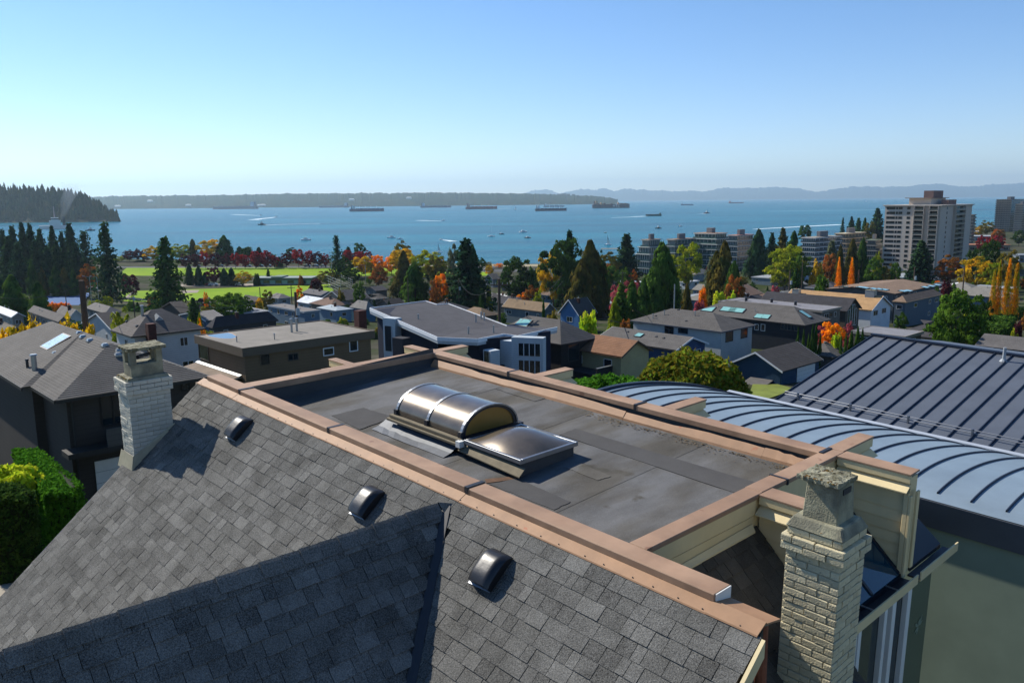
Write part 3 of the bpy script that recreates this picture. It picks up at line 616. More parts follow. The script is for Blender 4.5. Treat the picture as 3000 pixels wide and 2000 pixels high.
# ------------------------------------------------------------------ houses of the neighbourhood (street grid turned 47 degrees)
UX = Vector((math.cos(a47), -math.sin(a47), 0)); VX = Vector((math.sin(a47), math.cos(a47), 0)); RZ47 = -a47
def cmat(kind, c):
    if kind == 'roof': return mat('roof_' + c, c, .93, var=.16, scale=.8, grain=.12, gscale=14, bump=.3, bscale=8, spec=.2)
    if kind == 'wall': return mat('wall_' + c, c, .85, var=.1, scale=.5, spec=.2, lap=.24)
    return mat('trim_' + c, c, .6, var=.05, scale=2)
m_brk = mat('chimney_brick', '#4a2b25', .9, var=.25, scale=5, bump=.5, bscale=14)
m_sky = mat('skylight_glass', '#7fb0a8', .08, var=.1, scale=1, spec=.7, coat=.5)
m_pane = mat('house_glass', '#18242a', .06, var=.15, scale=.7, spec=.7)
m_galv = mat('galvanised', '#9ea2a3', .4, .7, var=.1)
class Hs: pass
def pxof(p):
    q = M3.transposed() @ (p - CAM); return 1500 + F * q.x / -q.z
def span(p, d, tx):
    a, b_ = 0.0, 120.0; s_ = 1 if tx > pxof(p) else -1
    for _ in range(40):
        m = (a + b_) / 2
        if (pxof(p + d * m) - tx) * s_ < 0: a = m
        else: b_ = m
    return a
def house(label, n, N, L, Rr, d=None, h=None, kind='hip', axis=None, over=.45, rise=None, roof='#4a4744', wall='#6d7a80', trim='#3a3a3a', name='house', course=.0, group=None, edge=.28, thick=.0, mx=26):
    H = Hs(); a = C(n, *N); p = P(a[0], a[1], d) if d else hit(a[0], a[1], h); ze = p.z
    if isinstance(L, tuple): lu = span(p, -UX, C(n, *L)[0])
    else: lu = L
    if isinstance(Rr, tuple): lv = span(p, VX, C(n, *Rr)[0])
    else: lv = Rr
    lu = min(max(lu, 3), mx); lv = min(max(lv, 3), mx)
    c = p - UX * lu / 2 + VX * lv / 2
    gz = min(G(*(p + UX * s * lu + VX * t * lv).xy) for s in (-1, 0) for t in (0, 1)) - .3
    gz = min(gz, ze - 2.4)
    H.root = thing(name, label, 'building' if name != 'house' and 'garage' not in name else ('garage' if 'garage' in name else 'house'), (c.x, c.y, gz), RZ47, group)
    H.ze = ze - gz; H.lu, H.lv, H.over, H.kind = lu, lv, over, kind; H.c = Vector((c.x, c.y, gz)); H.trim = trim
    x1, y1 = lu / 2, lv / 2; wx, wy = x1 - over, y1 - over; H.wx, H.wy = wx, wy; Z = H.ze
    axis = axis or ('x' if lu >= lv else 'y'); H.axis = axis
    half = y1 if axis == 'x' else x1
    rise = rise if rise is not None else (.42 * half if kind in ('hip', 'gable') else .0); H.rise = rise
    mr, mw, mt = cmat('roof', roof), cmat('wall', wall), cmat('trim', trim)
    b = MB()
    if kind == 'gable':
        if axis == 'x':
            k = rise * (1 - wy / y1); b.ext([(-wx, -wy, 0), (-wx, wy, 0), (-wx, wy, Z + k - .06), (-wx, 0, Z + rise - .08), (-wx, -wy, Z + k - .06)], (2 * wx, 0, 0))
        else:
            k = rise * (1 - wx / x1); b.ext([(-wx, -wy, 0), (wx, -wy, 0), (wx, -wy, Z + k - .06), (0, -wy, Z + rise - .08), (-wx, -wy, Z + k - .06)], (0, 2 * wy, 0))
    else: b.box(-wx, wx, -wy, wy, 0, Z + (.02 if kind == 'hip' else -.05))
    H.wall = b.build('wall', mw, H.root)
    b = MB()
    def plane(e0, e1, r1, r0):
        e0, e1, r1, r0 = map(Vector, (e0, e1, r1, r0)); ln = ((r0 + r1) / 2 - (e0 + e1) / 2).length
        k = max(1, int(ln / course)) if course else 1
        nn = (e1 - e0).cross((r0 + r1) / 2 - e0).normalized()
        for i in range(k):
            t0, t1 = i / k, (i + 1) / k; up = nn * (.014 if course else 0)
            q = [e0.lerp(r0, t0) + up, e1.lerp(r1, t0) + up, e1.lerp(r1, t1), e0.lerp(r0, t1)]
            tt = rnd.uniform(-.04, .04) if course else 0
            b.quad(*q, tint=tt)
            if course: b.quad(e0.lerp(r0, t0), e1.lerp(r1, t0), q[1], q[0], tint=tt)
    if kind == 'hip':
        if axis == 'x': ra, rb = (-x1 + y1, 0, Z + rise), (x1 - y1, 0, Z + rise)
        else: ra, rb = (0, -y1 + x1, Z + rise), (0, y1 - x1, Z + rise)
        A, B_, C_, D_ = (-x1, -y1, Z), (x1, -y1, Z), (x1, y1, Z), (-x1, y1, Z)
        if axis == 'x': plane(A, B_, rb, ra); plane(B_, C_, rb, rb); plane(C_, D_, ra, rb); plane(D_, A, ra, ra)
        else: plane(A, B_, ra, ra); plane(B_, C_, rb, ra); plane(C_, D_, rb, rb); plane(D_, A, ra, rb)
        b.quad(D_, C_, B_, A)
        H.roof = b.build('roof', mr, H.root)
        fb = MB(); t = .07
        for (p_, q_) in ((A, B_), (B_, C_), (C_, D_), (D_, A)):
            p_, q_ = Vector(p_), Vector(q_); dd = (q_ - p_).normalized(); nrm = Vector((dd.y, -dd.x, 0))
            fb.ext([p_ + nrm * .003, p_ + nrm * t, p_ + nrm * t + Vector((0, 0, -.16)), p_ + nrm * .003 + Vector((0, 0, -.16))], (q_ - p_))
        fb.build('gutter', mt, H.root)
        def hz(x, y): 
            dx = x1 - abs(x); dy = y1 - abs(y); return Z + min(rise * min(dx, dy) / half, rise)
    elif kind == 'gable':
        th = .14
        if axis == 'x':
            plane((-x1, -y1, Z), (x1, -y1, Z), (x1, 0, Z + rise), (-x1, 0, Z + rise)); plane((x1, y1, Z), (-x1, y1, Z), (-x1, 0, Z + rise), (x1, 0, Z + rise))
            for s in (-1, 1): b.quad((-x1, s * y1, Z - th), (x1, s * y1, Z - th), (x1, 0, Z + rise - th), (-x1, 0, Z + rise - th))
            ends = [[(s * x1, -y1, Z), (s * x1, 0, Z + rise), (s * x1, y1, Z), (s * x1, y1, Z - th - .1), (s * x1, 0, Z + rise - th - .1), (s * x1, -y1, Z - th - .1)] for s in (-1, 1)]; dv = Vector((.05, 0, 0))
        else:
            plane((-x1, y1, Z), (-x1, -y1, Z), (0, -y1, Z + rise), (0, y1, Z + rise)); plane((x1, -y1, Z), (x1, y1, Z), (0, y1, Z + rise), (0, -y1, Z + rise))
            for s in (-1, 1): b.quad((s * x1, -y1, Z - th), (s * x1, y1, Z - th), (0, y1, Z + rise - th), (0, -y1, Z + rise - th))
            ends = [[(-x1, s * y1, Z), (0, s * y1, Z + rise), (x1, s * y1, Z), (x1, s * y1, Z - th - .1), (0, s * y1, Z + rise - th - .1), (-x1, s * y1, Z - th - .1)] for s in (-1, 1)]; dv = Vector((0, .05, 0))
        H.roof = b.build('roof', mr, H.root)
        for e, s in zip(ends, (-1, 1)):
            q = [Vector(x) + dv * (.1 if s > 0 else -.1) for x in e]; MB().add(q + [x + dv * s for x in q], [(0, 1, 4, 5), (1, 2, 3, 4), (6, 11, 10, 7), (7, 10, 9, 8), (0, 6, 7, 1), (1, 7, 8, 2), (5, 4, 10, 11), (4, 3, 9, 10), (0, 5, 11, 6), (2, 8, 9, 3)]).build('barge_board', mt, H.root)
        def hz(x, y):
            q = abs(y) / y1 if axis == 'x' else abs(x) / x1; return Z + rise * (1 - q)
    else:  # flat
        b.box(-x1 + .12, x1 - .12, -y1 + .12, y1 - .12, Z - .1, Z - .03); H.roof = b.build('roof', mr, H.root)
        for x0_, x1_, y0_, y1_ in ((-x1, x1, -y1, -y1 + .12), (-x1, x1, y1 - .12, y1), (-x1, -x1 + .12, -y1 + .12, y1 - .12), (x1 - .12, x1, -y1 + .12, y1 - .12)):
            MB().box(x0_, x1_, y0_, y1_, Z - edge - .1, Z + .04).build('fascia', mt, H.root)
        def hz(x, y): return Z - .03
    H.hz = hz; return H
def loc(H, p):
    q = Vector(p) - H.c; return Vector((q.dot(UX), q.dot(VX), q.z))
def locd(d): return Vector((d.dot(UX), d.dot(VX), d.z))
def onface(H, face, px, py):
    o = loc(H, CAM); d = locd(ray(px, py))
    i, v = {'r': (0, H.wx), 'l': (0, -H.wx), 'f': (1, -H.wy), 'b': (1, H.wy)}[face]
    return o + d * ((v - o[i]) / d[i])
def onroof(H, px, py):
    o = loc(H, CAM); d = locd(ray(px, py)); t = 5.0
    while t < 900:
        p = o + d * t
        if abs(p.x) < H.lu / 2 and abs(p.y) < H.lv / 2 and p.z < H.hz(p.x, p.y): return p
        t += .15
    return None
def window(H, face, s, z, w_, h_, frame='#d6d6d2', bars=1, depth=.06):
    # s: centre along the face, z: centre height
    def bx(s0, s1, z0, z1, d0, d1):
        b = MB()
        if face == 'r': b.box(H.wx + d0, H.wx + d1, s0, s1, z0, z1)
        elif face == 'l': b.box(-H.wx - d1, -H.wx - d0, s0, s1, z0, z1)
        elif face == 'f': b.box(s0, s1, -H.wy - d1, -H.wy - d0, z0, z1)
        else: b.box(s0, s1, H.wy + d0, H.wy + d1, z0, z1)
        return b
    f = .07; fr = MB()
    for q in (bx(s - w_ / 2, s + w_ / 2, z - h_ / 2, z - h_ / 2 + f, .004, depth), bx(s - w_ / 2, s + w_ / 2, z + h_ / 2 - f, z + h_ / 2, .004, depth),
              bx(s - w_ / 2, s - w_ / 2 + f, z - h_ / 2 + f, z + h_ / 2 - f, .004, depth), bx(s + w_ / 2 - f, s + w_ / 2, z - h_ / 2 + f, z + h_ / 2 - f, .004, depth)): fr.add(q.v, q.f)
    for k in range(1, bars):
        m_ = s - w_ / 2 + w_ * k / bars; q = bx(m_ - f / 2, m_ + f / 2, z - h_ / 2 + f, z + h_ / 2 - f, .004, depth - .01); fr.add(q.v, q.f)
    o = fr.build('window', cmat('trim', frame), H.root)
    bx(s - w_ / 2 + f, s + w_ / 2 - f, z - h_ / 2 + f, z + h_ / 2 - f, .003, .02).build('pane', m_pane, o)
    return o
def winpx(H, face, n, x0, y0, x1, y1, frame='#d6d6d2', bars=1):
    xm, ym = (x0 + x1) / 2, (y0 + y1) / 2
    a = onface(H, face, *C(n, x0, ym)); b = onface(H, face, *C(n, x1, ym)); t = onface(H, face, *C(n, xm, y0)); bt = onface(H, face, *C(n, xm, y1))
    i = 1 if face in 'rl' else 0
    return window(H, face, (a[i] + b[i]) / 2, (t.z + bt.z) / 2, abs(a[i] - b[i]), abs(t.z - bt.z), frame, bars)
def chim(H, x, y, w_=.55, d_=.55, h_=1.1, m=None, pot=True):
    z = H.hz(x, y); o = MB().box(x - w_ / 2, x + w_ / 2, y - d_ / 2, y + d_ / 2, z - 1.0, z + h_).build('chimney', m or m_brk, H.root)
    MB().box(x - w_ / 2 - .05, x + w_ / 2 + .05, y - d_ / 2 - .05, y + d_ / 2 + .05, z + h_, z + h_ + .09).build('chimney_cap', m_conc2, o)
    if pot: MB().tube((x, y, z + h_ + .09), (x, y, z + h_ + .35), .12, .10, 8).build('chimney_pot', m_galv if rnd.random() < .4 else m_pipe, o)
def chimpx(H, n, x, y, **k):
    p = onroof(H, *C(n, x, y))
    if p: chim(H, p.x, p.y, **k)
def pipe(H, x, y, h_=.45, r=.05, m=None):
    z = H.hz(x, y); o = MB().tube((x, y, z - .1), (x, y, z + h_), r, r, 8).build('vent_pipe', m or m_galv, H.root); MB().tube((x, y, z + h_), (x, y, z + h_ + .06), r * 1.5, r * 1.2, 8).build('vent_hood', m or m_galv, o)
def pipepx(H, n, pts, **k):
    for x, y in pts:
        p = onroof(H, *C(n, x, y))
        if p: pipe(H, p.x, p.y, **k)
def turtle(H, n, pts, m=None):
    for x, y in pts:
        p = onroof(H, *C(n, x, y))
        if p: 
            z = H.hz(p.x, p.y); o = MB().box(p.x - .17, p.x + .17, p.y - .17, p.y + .17, z - .05, z + .04).build('roof_vent', m or m_dark, H.root); MB().taper(p.x - .15, p.x + .15, p.y - .15, p.y + .15, z + .04, z + .14, .05).build('vent_hood', m or m_dark, o)
def skypx(H, n, pts, lx=1.2, ly=.8, m=None):
    for x, y in pts:
        p = onroof(H, *C(n, x, y))
        if not p: continue
        e = .05; q = [Vector((p.x + a * lx / 2, p.y + b_ * ly / 2, 0)) for a, b_ in ((-1, -1), (1, -1), (1, 1), (-1, 1))]
        for v_ in q: v_.z = H.hz(v_.x, v_.y)
        o = MB().ext([v_ - Vector((0, 0, .05)) for v_ in q], (0, 0, .2)).build('skylight', m_dark, H.root)
        ce = sum(q, Vector()) / 4; MB().ext([ce + (v_ - ce) * .88 + Vector((0, 0, .152)) for v_ in q], (0, 0, .01)).build('pane', m or m_sky, o)
def autowin(H, seed, frame='#c9cac6'):
    rr = random.Random(seed); Z = H.ze
    rows = [Z - 1.25] if Z < 4.6 else [Z - 1.25, Z - 4.0]
    for face, half in (('r', H.wy), ('f', H.wx)):
        k = max(1, int(half * 2 / 3.4))
        for z in rows:
            for i in range(k):
                if rr.random() < .25: continue
                window(H, face, -half + (i + .5) * 2 * half / k + rr.uniform(-.3, .3), z, rr.choice((.9, 1.3, 1.8)), rr.choice((1.0, 1.2)), frame, rr.choice((1, 2)))

# --- dark house beyond the left chimney
pN = P(*C(5, 425, 712), 36); lv1 = span(pN, VX, C(5, 1610, 0)[0]); pa_ = pN + (VX - UX) * lv1 / 2 + Vector((0, 0, 1.75)); LU1 = span(pa_, -UX, C(5, 385, 0)[0]) + lv1
h1 = house('dark brown two storey house with grey hip roof beside the trimmed green hedge', 5, (425, 712), LU1, (1610, 515), d=36, kind='hip', axis='x', rise=1.75, roof='#5e5b57', wall='#3d3935', trim='#2c2b29', course=.15, over=.55)
y1 = h1.lv / 2
# projecting bay with its own hip
p2 = loc(h1, onz(*C(5, 170, 612), h1.c.z + h1.ze)); bw = MB(); x2, yv = p2.x, p2.y
Z = h1.ze; ye = h1.lv / 2
b = MB()
def strips(b, e0, e1, r1, r0, k):
    e0, e1, r1, r0 = map(Vector, (e0, e1, r1, r0)); nn = (e1 - e0).cross(r0 - e0 + r1 - e1).normalized()
    for i in range(k):
        t0, t1 = i / k, (i + 1) / k; up = nn * .012; q = [e0.lerp(r0, t0) + up, e1.lerp(r1, t0) + up, e1.lerp(r1, t1), e0.lerp(r0, t1)]; tt = rnd.uniform(-.04, .04)
        b.quad(*q, tint=tt); b.quad(e0.lerp(r0, t0), e1.lerp(r1, t0), q[1], q[0], tint=tt)
rr_ = 1.75; off_ = -yv; top = Z + rr_ + .03
strips(b, (-h1.lu / 2, yv, Z), (x2, yv, Z), (x2 - off_, 0, top + .02), (-h1.lu / 2 + off_, 0, top + .02), 34)
strips(b, (x2, yv, Z), (x2, 0, Z + .01), (x2 - off_, 0.01, top + .02), (x2 - off_, 0, top + .02), 30)
b.build('bay_roof', cmat('roof', '#5e5b57'), h1.root)
MB().box(-h1.lu / 2 + .3, x2 - .5, yv + .5, 0, 0, Z - .02).build('bay_wall', cmat('wall', '#3d3935'), h1.root)
MB().box(-h1.lu / 2, x2 + .06, yv - .07, yv - .005, Z - .17, Z + .0).build('gutter', cmat('trim', '#2c2b29'), h1.root)
winpx(h1, 'r', 5, 765, 655, 960, 900, '#1e1d1c', 2); winpx(h1, 'r', 5, 1380, 560, 1450, 640, '#1e1d1c')
# balcony ledge and garage below
q0 = onface(h1, 'r', *C(5, 430, 1100)); zl = q0.z
MB().box(h1.wx, h1.wx + 1.1, -h1.wy - .4, h1.wy, zl - .25, zl).build('balcony_floor', cmat('trim', '#2c2b29'), h1.root)
MB().box(h1.wx + 1.0, h1.wx + 1.1, -h1.wy + 1.3, h1.wy, zl, zl + .85).build('balcony_rail', cmat('wall', '#55524d'), h1.root)
qa = onface(h1, 'r', *C(5, 720, 1180)); gd = MB().box(h1.wx + .02, h1.wx + .08, qa.y, qa.y + 4.2, qa.z - 2.2, qa.z).build('garage_door', m_white, h1.root)
for i in range(1, 4): MB().box(h1.wx + .081, h1.wx + .086, qa.y, qa.y + 4.2, qa.z - .55 * i, qa.z - .55 * i + .02).build('panel_joint', cmat('trim', '#8a8a86'), gd)
MB().tube((h1.wx + .1, -h1.wy + .2, 0), (h1.wx + .1, -h1.wy + .2, Z), .06, .06, 6).build('downpipe', cmat('trim', '#2c2b29'), h1.root)
turtle(h1, 5, ((610, 205), (635, 232), (690, 258), (805, 300), (912, 345), (905, 380), (425, 362)), m_galv)
skypx(h1, 5, ((425, 285),), 1.5, 1.25, mat('skylight_striped', '#b9cfe0', .15, var=.3, scale=3, stretch=(1, 4, 1), spec=.6)); pipepx(h1, 5, ((270, 505),), h_=.9, r=.13); pipepx(h1, 5, ((215, 490),), h_=.55, r=.07, m=m_dark); pipepx(h1, 5, ((855, 245), (995, 290)), h_=.3, r=.04, m=m_dark)

# --- flat roofed brown building
h2 = house('brown flat roofed building with a puddle on its roof', 6, (597, 490), (195, 350), (1705, 330), d=62, kind='flat', roof='#7d7870', wall='#6e5b45', trim='#5f5344', over=.28, edge=.55)
for w4, fr in (((745, 530, 828, 625), '#5a4c3c'), ((978, 525, 1065, 588), '#4a4038'), ((1272, 478, 1362, 545), '#dfe3e4'), ((1490, 418, 1562, 510), '#dfe3e4')): winpx(h2, 'r', 6, *w4, frame=fr, bars=1 if w4[0] != 978 else 2)
winpx(h2, 'f', 6, 238, 440, 318, 580, '#4a4038')
pts = []
for i in range(28):
    a = 2 * math.pi * i / 28; q = onroof(h2, *C(6, 425 + 118 * math.cos(a) * (1 + .08 * math.sin(3 * a)), 376 + 30 * math.sin(a) * (1 + .1 * math.cos(2 * a)) + 10 * math.cos(a)))
    if q: pts.append(q)
ce = sum(pts, Vector()) / len(pts)
MB().quad(*[(ce.x + (q.x - ce.x) * 1.12, ce.y + (q.y - ce.y) * 1.18, h2.ze - .026) for q in pts]).build('puddle_rim', mat('silt', '#a08a76', .9), h2.root)
MB().quad(*[(q.x, q.y, h2.ze - .022) for q in pts]).build('puddle', mat('standing_water', '#3b4650', .02, var=.05, scale=1, spec=1.0), h2.root)
pipepx(h2, 6, ((1012, 352), (1055, 345)), h_=1.15, r=.1); pipepx(h2, 6, ((553, 432), (868, 412), (1548, 290)), h_=.45, r=.05)
q = onroof(h2, *C(6, 1560, 275))
MB().box(h2.wx - 3.0, h2.wx - 2.2, h2.wy + .3, h2.wy + 1.1, 0, h2.ze + 1.5).build('chimney', m_brk, h2.root)
# low porch roof at its near end
b = MB(); b.ext([(h2.wx - 9, -h2.wy - 3.4, h2.ze - 2.9), (h2.wx - .6, -h2.wy - 3.4, h2.ze - 2.9), (h2.wx - .6, -h2.wy - .02, h2.ze - 2.3), (h2.wx - 9, -h2.wy - .02, h2.ze - 2.3)], (0, 0, -.15)); ann = b.build('porch_roof', cmat('roof', '#7a6d60'), h2.root)
MB().ext([(h2.wx - 9, -h2.wy - .3, h2.ze - 2.3), (h2.wx - .6, -h2.wy - .3, h2.ze - 2.3), (h2.wx - .6, -h2.wy - .05, h2.ze - 2.2), (h2.wx - 9, -h2.wy - .05, h2.ze - 2.2)], (0, 0, -.05)).build('porch_flashing', m_galv, ann)
MB().box(h2.wx - 8.8, h2.wx - .9, -h2.wy - 3.2, -h2.wy, 0, h2.ze - 2.95).build('porch_wall', cmat('wall', '#6e5b45'), h2.root)

# --- modern house with angular white edged roof
h3 = house('modern navy and white house with angular folded roof edged in white', 7, (1135, 445), 15.0, (1800, 345), d=84, kind='flat', roof='#48474a', wall='#23283a', trim='#d8dcdf', over=.5)
bpy.data.objects.remove(h3.roof)
for o in list(h3.root.children):
    if o.name.startswith('fascia'): bpy.data.objects.remove(o)
d0 = 84
def lp(x, y, d): return loc(h3, P(*C(7, x, y), d))
hi_ = [lp(240, 152, 98), lp(705, 92, 112), lp(800, 122, 109), lp(892, 114, 111), lp(1385, 300, 96), lp(1000, 330, 91), lp(805, 398, 85)]
lo_ = [lp(805, 398, 85), lp(1000, 330, 91), lp(1385, 300, 96), lp(1800, 312, 96), lp(1470, 385, 86), lp(1355, 370, 87), lp(1135, 412, 83)]
def plate(name, pts, m): return MB().ext([p_ + Vector((0, 0, -.05)) for p_ in pts], (0, 0, .05)).build(name, m, h3.root)
mr3 = cmat('roof', '#48474a'); plate('main_roof', hi_, mr3); plate('lower_roof', [p_ - Vector((0, 0, .01)) for p_ in lo_], mr3)
def edging(seq):
    for i in range(len(seq) - 1):
        a_, b_ = seq[i], seq[i + 1]; dd = (b_ - a_); nn = Vector((dd.y, -dd.x, 0)).normalized() * .07
        MB().ext([a_ + Vector((0, 0, .1)), a_ + nn + Vector((0, 0, .1)), a_ + nn - Vector((0, 0, .32)), a_ - Vector((0, 0, .32))], dd).build('fascia', cmat('trim', '#d8dcdf'), h3.root)
        n2 = nn * .8; MB().ext([a_ - n2 + Vector((0, 0, -.34)), a_ + n2 * .3 + Vector((0, 0, -.34)), a_ + n2 * .3 - Vector((0, 0, .62)), a_ - n2 - Vector((0, 0, .62))], dd).build('fascia', cmat('trim', '#a9b0b4'), h3.root)
edging([hi_[0], hi_[6], lo_[6], lo_[5], lo_[4], lo_[3]]); edging([hi_[4], hi_[3], hi_[2], hi_[1], hi_[0]][::-1])
# tall west end under the high roof
def prism_under(pts, zb, m, name): 
    n = len(pts); vs = list(pts) + [Vector((p_.x, p_.y, zb)) for p_ in pts]
    return MB().add(vs, [tuple(range(n)), tuple(range(2 * n - 1, n - 1, -1))] + [(i, n + i, n + (i + 1) % n, (i + 1) % n) for i in range(n)]).build(name, m, h3.root)
ins = lambda pts, k=.9: [Vector((sum(p_.x for p_ in pts) / len(pts) * (1 - k) + p_.x * k, sum(p_.y for p_ in pts) / len(pts) * (1 - k) + p_.y * k, p_.z - .1)) for p_ in pts]
prism_under(ins([hi_[0], hi_[1], hi_[4], hi_[5], hi_[6]]), 0, cmat('wall', '#1f2433'), 'wall'); prism_under(ins([lo_[0], lo_[1], lo_[2], lo_[3], lo_[4], lo_[6]], .88), 0, cmat('wall', '#20242f'), 'wall')
# pale corner volumes with tall windows
def block7(x0, x1, y0, d, h_, m, name='bay'):
    a_ = lp(x0, y0, d); b_ = lp(x1, y0, d - 1); dd = b_ - a_; dd.z = 0; nn = Vector((-dd.y, dd.x, 0)).normalized() * 1.2
    if nn.dot(loc(h3, CAM) - a_) > 0: nn = -nn
    o = MB().ext([a_, a_ + dd, a_ + dd + nn, a_ + nn], (0, 0, -h_)).build(name, m, h3.root); return o, a_, dd, nn
def pane7(par, a_, dd, nn, s0, s1, z0, z1, k):
    f = -nn.normalized() * .03
    MB().ext([a_ + dd * s0 + f - Vector((0, 0, z0)), a_ + dd * s1 + f - Vector((0, 0, z0)), a_ + dd * s1 + f - Vector((0, 0, z1)), a_ + dd * s0 + f - Vector((0, 0, z1))], -f * 2).build('window', m_pane, par)
    for i in range(k + 1):
        s = s0 + (s1 - s0) * i / k; MB().ext([a_ + dd * (s - .012) + f * 1.6 - Vector((0, 0, z0)), a_ + dd * (s + .012) + f * 1.6 - Vector((0, 0, z0)), a_ + dd * (s + .012) + f * 1.6 - Vector((0, 0, z1)), a_ + dd * (s - .012) + f * 1.6 - Vector((0, 0, z1))], f).build('mullion', cmat('trim', '#c8ccd0'), par)
m_pale = cmat('wall', '#aeb6bb')
o, a_, dd, nn = block7(1420, 1685, 392, 84.5, 9, m_pale); pane7(o, a_, dd, nn, .22, .92, .6, 1.9, 4); pane7(o, a_, dd, nn, .22, .92, 2.4, 7.2, 4)
o, a_, dd, nn = block7(1305, 1420, 415, 85.5, 9, m_pale); pane7(o, a_, dd, nn, .1, .55, 2.6, 7, 1)
o, a_, dd, nn = block7(345, 445, 230, 93, 14, m_pale); pane7(o, a_, dd, nn, .15, .72, .9, 3.8, 1); pane7(o, a_, dd, nn, .15, .72, 4.6, 11.5, 1)
o, a_, dd, nn = block7(425, 510, 395, 88, 6, cmat('wall', '#3a383c'), 'flue_box')
o, a_, dd, nn = block7(1185, 1245, 495, 83, 4, m_pale, 'window_frame'); pane7(o, a_, dd, nn, .12, .88, .1, 4, 1)
for x, y, d in ((643, 262, 95), (1124, 262, 97), (1062, 372, 87.5), (1272, 360, 88.5), (1168, 240, 100), (1193, 250, 99)):
    p_ = lp(x, y, d); MB().tube(p_ - Vector((0, 0, .4)), p_ + Vector((0, 0, .9)), .1, .1, 8).build('vent_pipe', m_galv, h3.root)

